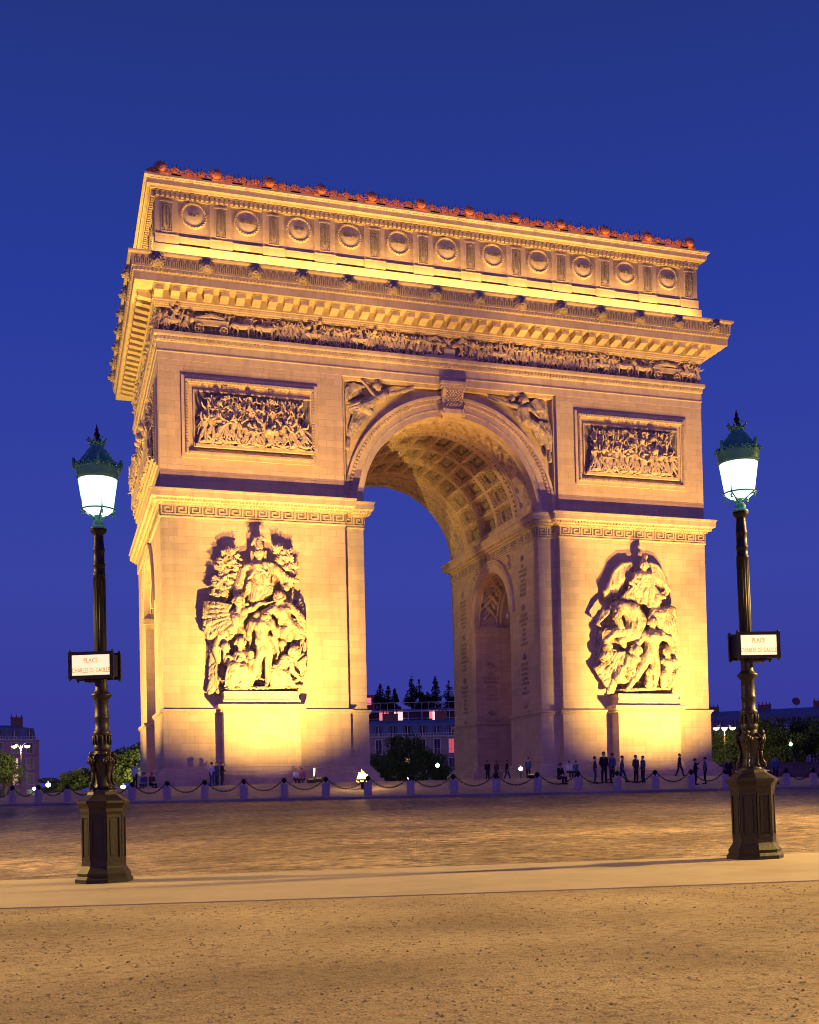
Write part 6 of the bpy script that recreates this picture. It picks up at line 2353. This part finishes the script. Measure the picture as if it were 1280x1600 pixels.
# left of the arch and by the left pier
pp(211, 78, 'person in white shirt and dark trousers standing left of the left pier', 'stand', 'white', 'black', off=2.6)
pp(226, 76, 'person in blue seated near the left corner of the arch base', 'sit', 'blue', 'denim', off=-0.5, seat=0.15)
pp(236, 76.5, 'person in brown seated closest to the left corner of the arch base', 'sit', 'brown', 'black', off=0.6, seat=0.15)
pp(331, 80.2, 'person in white standing at the left pier with two others', 'stand', 'white', 'blue', off=2.9)
pp(339, 80.0, 'person in teal standing at the middle of the trio by the left pier', 'stand', 'teal', 'denim', off=-1.0)
pp(347, 80.4, 'person in dark clothes on the right of the trio by the left pier', 'stand', 'black', 'denim', off=1.9, arms='up')
pp(462, 81.4, 'long haired woman in white seated at the foot of the left pier', 'sit', 'white', 'brown', off=0.3, seat=0.30, long_hair=True, h=1.62)
pp(473, 81.5, 'woman in rose top seated at the foot of the left pier', 'sit', 'pink', 'denim', off=-0.3, seat=0.30, long_hair=True, h=1.62)
# under and beyond the archway
pp(762, 92, 'person in dark clothes standing in the shade under the archway near the rear jamb', 'stand', 'black', 'black', off=0.5)
pp(776, 93, 'person with long hair and brown top standing under the archway beside the rear jamb', 'stand', 'brown', 'black', off=-0.8, long_hair=True)
pp(792, 90, 'person in black shirt walking under the archway left of the white light', 'walk', 'black', 'denim', off=1.4)
pp(826, 86, 'person in dark blue standing under the archway right of the white light', 'stand', 'blue', 'black', off=-0.4)
# right pier
pp(889, 84, 'person in white shirt seated left of a companion at the right pier inner corner', 'sit', 'white', 'black', off=0.5, seat=0.42)
pp(901, 84, 'person in blue shirt seated at the right pier inner corner with chin on hand', 'sit', 'blue', 'black', off=-0.5, seat=0.42, arms='up')
pp(1062, 84, 'person in brown standing against the right end of the right pier', 'walk', 'brown', 'black', off=1.2)
# people perched on the bollards to the right: feet on the pavement, seated on the stone posts
def on_boll(k, label, top, legs, off=0.0, **kw):
    x, y = boll_xy(k)
    a = TH0 + DTH * k
    x -= cos(a) * (-0.0)
    l = (x, y, gz(x, y))
    return person(label, l, face_cam(l, off), 'sit', top, legs, seat=0.86, group=None, **kw)
SPOTS = [874, 930, 944, 957, 972, 994, 1005, 1087, 1102, 1139, 1212]
def near_boll(k, dx, label, pose, top, legs, off=0.0, inner=7.0, **kw):
    l = at(SPOTS.pop(0), 65 + (k * 7 % 3))
    return person(label, l, face_cam(l, off), pose, top, legs, **kw)
near_boll(9, 0.45, 'dark silhouette crouching behind the chain before the right jamb', 'sit', 'black', 'black', 0.8, seat=0.30)
near_boll(10, 0.35, 'slim person in brown top standing left of the dark pair at the right pier', 'stand', 'brown', 'denim', 1.7, h=1.55)
near_boll(10, 0.72, 'person in black jacket on the left of the embracing pair before the right pier', 'stand', 'black', 'black', 0.4, h=1.82)
near_boll(10, 0.97, 'person in dark blue top on the right of the embracing pair before the right pier', 'stand', 'blue', 'black', -0.7, h=1.74)
near_boll(11, 0.28, 'person in teal top walking away right of the embracing pair', 'walk', 'teal', 'denim', 1.5, h=1.58)
near_boll(11, 0.50, 'person in brown standing right of the winged group pedestal corner', 'stand', 'brown', 'black', 0.7, h=1.60)
near_boll(11, 0.66, 'person in dark blue standing beside the one in brown by the right pedestal', 'stand', 'blue', 'black', -1.0, h=1.56)
near_boll(12, 0.94, 'silhouetted person standing left of a companion at the right end of the pier', 'stand', 'black', 'black', 1.5, h=1.5, arms='up')
near_boll(13, 0.18, 'silhouetted person standing on the right, facing a companion at the pier end', 'stand', 'blue', 'black', -1.5, h=1.55)
near_boll(13, 0.75, 'person in black standing alone between arch and right lamp post', 'stand', 'black', 'black', 0.2, h=1.5, inner=3)
near_boll(14, 0.90, 'person in blue standing just right of the right lamp post', 'stand', 'blue', 'black', 0.2, h=1.66, inner=2)

# small lights standing near the monument
def small_light(name, label, loc, h, color, strength, watts, r=0.12, cat='lamp'):
    t = thing(name, label, cat, loc)
    mb = MB()
    mb.lathe([(0.12, 0), (0.10, 0.06), (0.035, 0.12), (0.03, h - r)], 10)
    mb.build('pole', M_CHAIN, t)
    mb = MB()
    mb.ball((0, 0, h), r, 14)
    mb.build('globe', emis('globe_light', color, strength), t, smooth=True)
    mb = MB()
    mb.lathe([(r * 0.9, h + r * 0.75), (r * 0.3, h + r * 1.2), (0.01, h + r * 1.5)], 10)
    mb.build('cap', M_CHAIN, t)
    point('glow', (0, -0.0, h + r + 0.15), watts, color, 0.05, t)
    return t
small_light('post_lamp', 'small bright white lamp on a short post under the archway', at(814, 80), 0.75, (0.95, 0.97, 1.0), 40, 60, 0.13)
small_light('path_lamp', 'small greenish lamp before the trees seen through the archway', at(684, 120), 2.1, (0.8, 1.0, 0.7), 14, 30, 0.20)
small_light('path_lamp', 'tiny white lamp at the left in the archway gap', at(590, 118), 1.3, (1.0, 0.95, 0.85), 14, 20, 0.13)
small_light('path_lamp', 'tiny white lamp in the middle of the archway gap', at(638, 100), 0.55, (1.0, 0.95, 0.85), 14, 20, 0.09)

# open fire bowl blazing beside the inner corner of the left pier
M_FLAME = emis('flame', (1.0, 0.62, 0.16), 6.0)
M_FLAME2 = emis('flame_core', (1.0, 0.85, 0.40), 9.0)
t = thing('fire_bowl', 'blazing yellow flame in a bowl beside the inner corner of the left pier', 'fire bowl', at(566, 64))
mb = MB()
mb.lathe([(0.16, 0), (0.10, 0.05), (0.08, 0.30), (0.16, 0.38), (0.36, 0.50), (0.40, 0.56), (0.36, 0.56), (0.2, 0.48)], 18)
mb.build('bowl', M_CHAIN, t)
r1 = random.Random(4)
mb = MB()
for k in range(16):
    a = r1.uniform(0, 2 * pi); rr_ = 0.26 * math.sqrt(r1.random())
    hh = r1.uniform(0.25, 0.62) * (1 - rr_)
    mb.chain([(rr_ * cos(a), rr_ * sin(a), 0.50), (rr_ * cos(a) * 0.9 + r1.uniform(-.06, .06), rr_ * sin(a) * 0.9, 0.52 + hh * 0.5), (rr_ * cos(a) * 0.5 + r1.uniform(-.1, .1), rr_ * sin(a) * 0.5, 0.52 + hh)], [0.11, 0.08, 0.015], 7)
mb.build('flame', M_FLAME, t, smooth=True)
point('fire_glow', (0, 0, 1.3), 260, (1.0, 0.55, 0.15), 0.2, t)

# ------------------------------------------------------------------ trees
def leaf_mat(name, c1, c2):
    return noisy(name, [(0.3, c1), (0.7, c2)], scale=1.2, rough=0.7, bump=0.0, spec=0.2)
M_LEAF = leaf_mat('foliage', (0.030, 0.055, 0.015), (0.085, 0.12, 0.03))
M_CONI = leaf_mat('conifer_foliage', (0.012, 0.03, 0.016), (0.03, 0.055, 0.025))
M_BARK = noisy('bark', [(0.3, (0.05, 0.035, 0.025)), (0.7, (0.12, 0.09, 0.06))], scale=6)
def crown_mesh(seed, rx, rz, zc, n, leaf=0.34, lumps=9, cone=False):
    r = np.random.RandomState(seed)
    V, F = [], []
    cs = []
    for k in range(lumps):
        a = r.uniform(0, 2 * pi)
        if cone:
            t = r.random_sample()
            rad = rx * (1 - t) * 0.55
            cs.append((rad * cos(a), rad * sin(a), zc - rz + 2 * rz * t, rx * (1 - t) * 0.5 + 0.25, 0.6))
        else:
            rad = rx * 0.62 * math.sqrt(r.random_sample())
            cs.append((rad * cos(a), rad * sin(a), zc + r.uniform(-0.6, 0.62) * rz, r.uniform(0.30, 0.52) * rx, r.uniform(0.28, 0.45) * rz / rx * 1.6))
    cs = np.array(cs)
    w = cs[:, 3] ** 2
    idx = r.choice(len(cs), n, p=w / w.sum())
    d = r.normal(size=(n, 3))
    d /= np.linalg.norm(d, axis=1)[:, None]
    rad = r.uniform(0.55, 1.08, n) ** 0.6
    c = cs[idx, :3] + d * (cs[idx, 3] * rad)[:, None] * np.stack([np.ones(n), np.ones(n), cs[idx, 4] * 1.2], 1)
    u = r.normal(size=(n, 3)); u /= np.linalg.norm(u, axis=1)[:, None]
    v = np.cross(u, r.normal(size=(n, 3))); v /= np.linalg.norm(v, axis=1)[:, None]
    s = leaf * r.uniform(0.5, 1.2, n)[:, None]
    P0 = c - u * s * 0.5; P1 = c + v * s * 0.32; P2 = c + u * s * 0.6; P3 = c - v * s * 0.32
    mb = MB()
    mb.add(np.stack([P0, P1, P2, P3], 1).reshape(-1, 3), np.arange(4 * n).reshape(-1, 4))
    return mb.mesh('crown', uv=False), cs
TREE_CACHE = {}
def tree(name, label, loc, h, rx, kind='leafy', group=None, seed=1, n=5200, cat='tree'):
    t = thing(name, label, cat, loc, (seed * 1.7) % 6.28, group)
    cone = kind == 'conifer'
    rz = h * (0.46 if cone else 0.38)
    zc = h - rz * (1.02 if cone else 0.95)
    me, cs = crown_mesh(seed, rx, rz, zc, n, 0.22 + 0.028 * rx, 26 if cone else 15, cone)
    me.materials.append(M_CONI if cone else M_LEAF)
    o = bpy.data.objects.new('crown', me)
    COL.objects.link(o)
    o.parent = t
    mb = MB()
    mb.chain([(0, 0, -0.3), (0.05, 0, h * 0.3), (0, 0.1, h * (0.95 if cone else 0.62))], [0.03 * h, 0.022 * h, 0.008 * h], 8)
    if not cone:
        for q in cs[:9]:
            mb.chain([(0.03, 0, h * 0.28), (q[0] * 0.4, q[1] * 0.4, (q[2] + h * 0.3) / 2), (q[0] * 0.9, q[1] * 0.9, q[2])], [0.016 * h, 0.010 * h, 0.004 * h], 6)
    mb.build('trunk', M_BARK, t)
    return t
BG = -0.9
def at2(px, d, z=-1.2):
    return at(px, d, z)
G1 = 'trees beyond the road on the left'
for px, d, h, rx, sd, lb in ((8, 175, 8.5, 3.6, 11, 'dark tree before the afterglow-tinted corner building at the left edge'), (92, 190, 4.6, 3.6, 12, 'lowest tree at the left end of the row left of the lamp post'),
                             (118, 180, 5.4, 3.6, 13, 'low rounded tree just left of the left lamp post base'), (142, 172, 5.6, 3.2, 14, 'low tree hidden partly by the left lamp post'), (186, 150, 7.2, 3.0, 15, 'dark tree between left lamp post and arch'),
                             (208, 145, 8.6, 3.3, 16, 'tallest tree left of the arch, lit yellow on one side')):
    tree('leafy_tree', lb, at2(px, d), h, rx, group=G1, seed=sd)
G2 = 'trees seen through the archway'
for px, d, h, rx, sd, lb in ((586, 190, 7.6, 3.0, 21, 'slender tree at the left edge of the archway gap'), (606, 180, 8.0, 3.0, 22, 'tree second from the left in the archway gap'), (622, 172, 10.2, 2.2, 23, 'tall pointed tree left of centre in the archway gap'),
                             (646, 178, 10.0, 2.1, 24, 'tall narrow tree in the centre of the archway gap'), (664, 170, 8.0, 3.2, 25, 'broad low tree right of centre in the archway gap'), (690, 168, 6.2, 3.2, 26, 'olive tree at the right edge of the archway gap'), (636, 160, 5.5, 3.4, 27, 'low dark tree at the front of the archway gap')):
    tree('leafy_tree', lb, at2(px, d), h, rx, group=G2, seed=sd, n=3000)
G3 = 'trees beyond the road on the right'
for px, d, h, rx, sd, lb in ((1127, 165, 9.2, 3.8, 31, 'bright yellow lit tree under the triple street light beside the right pier'), (1150, 172, 9.6, 3.6, 32, 'half lit tree just left of the right lamp post'), (1172, 178, 11.5, 3.8, 33, 'dark tree behind the right lamp post'),
                             (1200, 170, 11.0, 4.4, 34, 'dark tree right of the right lamp post'), (1228, 165, 9.0, 4.2, 35, 'dark tree behind the green traffic light'), (1255, 175, 11.4, 4.6, 36, 'tall dark tree near the right edge'), (1284, 168, 10.6, 4.6, 37, 'dark tree cut by the right edge of the view'), (1310, 172, 10.6, 4.6, 38, 'dark tree beyond the right edge')):
    tree('leafy_tree', lb, at2(px, d), h, rx, group=G3, seed=sd)

# lit street lights among the trees
mast('double_street_light', 'tall double headed street light glowing before the left corner building', at2(33, 165), 8.6, 9000, 2, None, (1.0, 0.72, 0.38), rz=-0.31, arm=0.95, size=1.5)
mast('triple_street_light', 'triple headed street light glowing over the lit tree right of the arch', at2(1134, 150), 8.2, 9000, 3, None, (1.0, 0.72, 0.30), rz=-0.31, arm=1.1, size=1.4)
point_t = thing('tree_uplight', 'ground lamp at the foot of the lit tree left of the arch', 'lamp', at2(214, 138))
mb = MB(); mb.lathe([(0.2, 0), (0.2, 0.25), (0.12, 0.3)], 10); mb.build('housing', M_CHAIN, point_t)
point('uplight', (0, 0, 2.2), 5000, (1.0, 0.75, 0.30), 0.2, point_t)
small_light('park_lantern', 'greenish lantern shining left of the left lamp post', at2(75, 150), 2.6, (0.75, 1.0, 0.75), 12, 80, 0.30)
small_light('park_lantern', 'greenish lantern shining between left lamp post and arch', at2(192, 140), 2.0, (0.7, 1.0, 0.75), 12, 60, 0.28)
for px, y_, lb in ((30, 1.2, 'leftmost low white globe light across the road'), (44, 1.1, 'second low white globe light across the road'), (61, 1.0, 'low white globe light nearest the avenue')):
    small_light('globe_light', lb, at2(px, 150), 0.6 + 0.1 * y_, (0.95, 1.0, 0.95), 10, 15, 0.17)
# shop lights down the avenue
for px, z_, lb in ((53, 2.9, 'nearest white shop light down the left avenue'), (57, 2.2, 'middle white shop light down the left avenue'), (60, 1.4, 'farthest white shop light down the left avenue')):
    small_light('shop_light', lb, at2(px, 215), z_, (1.0, 0.97, 0.9), 12, 30, 0.30)
# traffic light
t = thing('traffic_light', 'traffic light showing green among the dark trees on the right', 'traffic light', at2(1237, 140))
mb = MB(); mb.lathe([(0.08, 0), (0.06, 0.2), (0.05, 6.2)], 10); mb.build('pole', M_CHAIN, t)
mb = MB(); mb.box(-0.18, 0.18, -0.14, 0.14, 5.2, 6.3); mb.box(-0.2, 0.2, -0.24, -0.14, 6.18, 6.22); mb.build('signal_head', M_CHAIN, t)
for z_, c_, e_, nm in ((6.05, (0.2, 0.01, 0.01), 0.0, 'red_lens'), (5.75, (0.2, 0.12, 0.01), 0.0, 'amber_lens'), (5.42, (0.25, 1.0, 0.45), 16.0, 'green_lens')):
    mb = MB(); mb.ball((0, -0.15, z_), 0.13 if e_ == 0 else 0.2, 12, 0.5); mb.build(nm, emis('lens', c_, e_), t, smooth=True)
point('green_glow', (0, -0.8, 5.4), 60, (0.3, 1.0, 0.5), 0.1, t)
t.rotation_euler = (0, 0, face_cam(t.location))

# ------------------------------------------------------------------ buildings
M_BW = stone_blocks('haussmann_stone', (0.34, 0.29, 0.26), 0.1, 1.2, 0.45)
M_ZN = noisy('zinc_roof', [(0.3, (0.09, 0.13, 0.19)), (0.7, (0.15, 0.20, 0.28))], scale=1.5, rough=0.5)
M_GL = mat('dark_window', (0.02, 0.02, 0.03), 0.15)
M_GLR = emis('red_lit_window', (0.9, 0.12, 0.12), 0.6)
M_GLW = emis('warm_lit_window', (1.0, 0.62, 0.35), 0.7)
M_BR = noisy('brick_chimney', [(0.3, (0.16, 0.08, 0.06)), (0.7, (0.28, 0.15, 0.11))], scale=3)
M_PINK = emis('lit_pink_awning', (1.0, 0.22, 0.26), 0.9)
M_PINKW = emis('lit_white_awning', (1.0, 0.62, 0.55), 1.3)
M_RAIL = mat('white_railing', (0.55, 0.52, 0.52), 0.6)
def building(name, label, px, d, width, depth, floors, fh, gh, roof_h, rz_off=0.0, lit={}, seed=1, bays=None, loc=None, wall=None):
    loc = loc or at2(px, d, -1.3)
    t = thing(name, label, 'building', loc, face_cam(loc) + rz_off)
    r = random.Random(seed)
    H = gh + floors * fh
    hw = width / 2
    mb = MB()
    mb.box(-hw, hw, 0, depth, -0.5, H)
    mb.box(-hw - 0.10, hw + 0.10, -0.12, depth + 0.1, gh - 0.25, gh + 0.05)
    for k in range(floors + 1):
        z = gh + k * fh
        if k:
            mb.box(-hw - 0.08, hw + 0.08, -0.10, depth + 0.08, z - 0.14, z)
    for s in (-1, 1):
        mb.box(s * hw - 0.35, s * hw + 0.35, -0.14, 0.3, gh + 0.06, H - 0.15)
    mb.build('wall', wall or M_BW, t)
    mb = MB()
    mb.sweep([(-hw, 0), (hw, 0), (hw, depth), (-hw, depth)], [(0.0, H - 0.3), (0.25, H - 0.2), (0.5, H), (0.5, H + 0.16), (-0.5, H + 0.18)])
    for j in range(int(width / 0.5)):
        xx = -hw + j * 0.5
        mb.box(xx, xx + 0.14, -0.45, -0.38, H + 0.16, H + 0.62)
    mb.box(-hw, hw, -0.47, -0.36, H + 0.62, H + 0.70)
    mb.build('cornice', M_RAIL, t)
    bays = bays or int(width / 2.9)
    cnt = 0
    for f_ in range(floors):
        for b in range(bays):
            if cnt >= 95:
                break
            x = -hw + (b + 0.5) * width / bays
            z = gh + f_ * fh + 0.45
            wh = fh - 1.0
            mb = MB()
            mb.box(x - 0.72, x - 0.55, -0.10, 0.05, z, z + wh)
            mb.box(x + 0.55, x + 0.72, -0.10, 0.05, z, z + wh)
            mb.box(x - 0.80, x + 0.80, -0.16, 0.05, z + wh, z + wh + 0.16)
            mb.box(x - 0.85, x + 0.85, -0.30, 0.05, z - 0.12, z)
            mb.box(x - 0.03, x + 0.03, -0.05, 0.05, z, z + wh)
            for j in range(7):
                mb.box(x - 0.75 + j * 0.24, x - 0.73 + j * 0.24, -0.27, -0.25, z, z + 0.8)
            mb.box(x - 0.80, x + 0.80, -0.285, -0.24, z + 0.8, z + 0.85)
            w_ = mb.build('window', M_RAIL, t)
            g = lit.get((f_, b))
            if g is None:
                g = M_GLW if r.random() < 0.05 else M_GL
            mb = MB()
            mb.box(x - 0.55, x + 0.55, -0.02, 0.03, z, z + wh)
            mb.build('pane', g, w_)
            cnt += 1
    # ground floor openings
    for b in range(bays):
        x = -hw + (b + 0.5) * width / bays
        mb = MB()
        mb.box(x - 0.9, x + 0.9, -0.03, 0.05, 0.3, gh - 0.7)
        mb.box(x - 1.0, x + 1.0, -0.12, 0.05, gh - 0.7, gh - 0.5)
        mb.build('shop_opening', M_GL, t)
    # mansard
    mb = MB()
    mb.sweep([(-hw, 0), (hw, 0), (hw, depth), (-hw, depth)], [(-0.15, H + 0.1), (-0.55, H + roof_h * 0.72), (-0.75, H + roof_h * 0.74), (-depth * 0.38, H + roof_h), (-depth * 0.49, H + roof_h)])
    rf = mb.build('roof', M_ZN, t)
    dh = min(1.9, roof_h * 0.6)
    for b in range(bays):
        x = -hw + (b + 0.5) * width / bays
        mb = MB()
        mb.box(x - 0.62, x - 0.45, -0.02, 1.0, H + 0.2, H + 0.2 + dh)
        mb.box(x + 0.45, x + 0.62, -0.02, 1.0, H + 0.2, H + 0.2 + dh)
        mb.box(x - 0.75, x + 0.75, -0.1, 1.2, H + 0.2 + dh, H + 0.34 + dh)
        dm = mb.build('dormer', M_ZN, rf)
        mb = MB()
        mb.box(x - 0.45, x - 0.07, 0.05, 1.0, H + 0.35, H + 0.15 + dh)
        mb.box(x + 0.07, x + 0.45, 0.05, 1.0, H + 0.35, H + 0.15 + dh)
        mb.build('dormer_window', M_GL, rf)
        mb = MB()
        mb.box(x - 0.07, x + 0.07, 0.03, 1.0, H + 0.3, H + 0.2 + dh)
        mb.build('dormer_mullion', M_RAIL, rf)
    for k in range(max(2, int(width / 9))):
        x = -hw + (k + 0.5) * width / max(2, int(width / 9)) + r.uniform(-1, 1)
        w_ = r.uniform(0.9, 1.6)
        zt = H + roof_h + r.uniform(0.9, 1.7)
        mb = MB()
        mb.box(x - w_, x + w_, depth * 0.35, depth * 0.35 + 0.8, H + roof_h * 0.5, zt)
        mb.box(x - w_ - 0.08, x + w_ + 0.08, depth * 0.35 - 0.08, depth * 0.35 + 0.88, zt, zt + 0.12)
        nP = int(w_ * 3.4)
        for j in range(nP):
            mb.lathe([(0.12, 0), (0.10, 0.5), (0.12, 0.55)], 8, c=(x - w_ + 0.2 + j * (2 * w_ - 0.4) / max(1, nP - 1), depth * 0.35 + 0.4, zt + 0.12))
        mb.build('chimney', M_BR, rf)
    return t
# through the arch: zinc mansard block with roof terrace above
b1 = building('mansard_building', 'stone block with blue zinc mansard seen through the archway behind trees', 650, 222, 40, 14, 2, 3.7, 4.2, 3.6, 0.06, {(1, 9): M_GLR}, 3, bays=14)
p_ = at2(640, 248, -1.3)
t = thing('terrace_building', 'modern block with framed roof terrace and pink lit awnings above the mansard roof', 'building', p_, face_cam(p_))
mb = MB(); mb.box(-24, 24, 0, 12, -0.5, 15.2); mb.box(-24.2, 24.2, -0.2, 12.2, 15.2, 15.5); mb.build('wall', M_BW, t)
for k in range(17):
    mb = MB(); x = -24 + k * 3.0
    mb.box(x - 0.09, x + 0.09, -0.1, 0.1, 15.5, 18.6)
    mb.build('terrace_post', M_RAIL, t)
mb = MB(); mb.box(-24, 24, -0.12, 0.12, 18.4, 18.62); mb.box(-24, 24, -0.06, 0.06, 16.9, 17.0); mb.build('terrace_beam', M_RAIL, t)
mb = MB(); mb.box(-24, 24, 1.5, 9, 15.5, 18.5); mb.build('penthouse', M_GL, t)
for xa, xb, za, zb, mm in ((-6.3, -4.3, 16.6, 18.3, M_PINK), (-3.1, -1.2, 15.6, 18.3, M_PINKW), (4.6, 5.3, 16.8, 18.3, M_PINK), (5.3, 6.5, 15.9, 18.3, M_PINKW), (10.4, 16.5, 15.9, 18.0, M_PINK), (-20, -12, 15.9, 18.0, M_PINK)):
    mb = MB(); mb.box(xa, xb, -0.35, -0.28, za, zb); mb.box(xa, xb, -0.38, 0.0, zb - 0.06, zb); mb.build('lit_awning', mm, t)
mb = MB(); mb.box(-24, 24, 3, 9, 18.5, 19.2); mb.build('roof', M_ZN, t)
mb = MB()
for k in range(33):
    x = -24 + k * 1.5
    mb.box(x - 0.03, x + 0.03, 1.6, 1.66, 18.5, 20.6)
mb.box(-24, 24, 1.6, 1.66, 20.5, 20.6)
mb.build('roof_railing', M_RAIL, t)
mb = MB(); mb.box(-24, -7.2, 9, 11, 18.5, 23.0); mb.build('lift_house', M_BR, t)
mb = MB(); mb.box(-23, -8.3, 8.95, 9.0, 20.8, 22.4); mb.build('lit_window_band', M_PINK, t)
p2 = Vector(p_)
rzb = face_cam(p_)
for k, (u, h_, rx_) in enumerate(((-6.2, 6.2, 1.7), (-4.4, 6.0, 1.2), (-2.9, 5.2, 1.0), (0.9, 8.0, 1.7), (2.6, 7.0, 1.5), (6.2, 7.8, 1.5), (9.3, 6.6, 1.7), (11.8, 6.3, 1.4), (13.9, 6.0, 1.6), (16.3, 6.6, 2.2), (4.4, 4.2, 1.9))):
    q = Matrix.Rotation(rzb, 3, 'Z') @ Vector((u, 11.4 - 3.4, 0)) + p2
    lbs = ['first conifer from the left on the roof in the archway gap', 'second conifer from the left on the roof garden', 'short third conifer from the left on the roof garden', 'tallest pointed conifer left of centre on the roof garden', 'conifer touching the tallest one on its right',
           'single pointed conifer at the centre of the roof garden', 'rounded conifer right of the roof garden centre', 'dark conifer third from the right on the roof garden', 'dark conifer second from the right on the roof garden', 'bushy conifer beside the right jamb on the roof garden', 'low bush between the roof garden conifers']
    tree('conifer', lbs[k], (q.x, q.y, 19.15 - 1.3), h_, rx_ * 1.25, 'conifer', 'conifers on the roof garden', 50 + k, 4200)
building('long_building', 'long mansard building behind the trees on the right', 1235, 235, 62, 15, 2, 3.9, 4.6, 4.4, -0.12, {}, 5, bays=20)
p_ = at2(1210, 232, -1.3)
t = thing('satellite_dish', 'round satellite dish on the roof of the right building', 'satellite dish', at(1247, 236, 15.0), face_cam(at(1247, 236)) + 0.4)
mb = MB(); mb.lathe([(0.05, 0), (0.05, 1.0)], 8); mb.build('pole', M_CHAIN, t)
mb = MB(np.array([[1, 0, 0, 0], [0, 0.3, -0.95, -0.1], [0, 0.95, 0.3, 1.6], [0, 0, 0, 1.0]])); mb.lathe([(0.02, -0.22), (0.45, -0.15), (0.85, 0.02), (0.86, 0.05), (0.45, -0.11), (0.02, -0.18)], 20, cap=False); mb.build('dish', M_BR, t)
building('corner_building', 'afterglow-tinted corner building with crowded chimneys at the far left', -12, 225, 17, 14, 3, 3.1, 3.6, 3.3, 0.0, {}, 9, bays=6, wall=stone_blocks('afterglow_tint_stone', (0.52, 0.30, 0.29), 0.1, 1.2, 0.45))  # pink of the afterglow put into the wall colour
building('side_building', 'stone apartment block behind the trees left of the arch', 0, 0, 30, 14, 3, 3.2, 4.0, 3.0, 0.0, {}, 10, bays=10, loc=at2(-130, 240, -1.3))
wl = thing('boundary_wall', 'low wall across the road at the right behind the bollards', 'wall', at2(1210, 118, -1.2), face_cam(at2(1210, 118)))
mb = MB(); mb.box(-9, 9, 0, 0.4, -0.5, 2.6); mb.box(-9.1, 9.1, -0.08, 0.48, 2.6, 2.75); mb.build('coping', stone_blocks('wall_stone', (0.20, 0.15, 0.13), 0.15), wl)
# hedge line
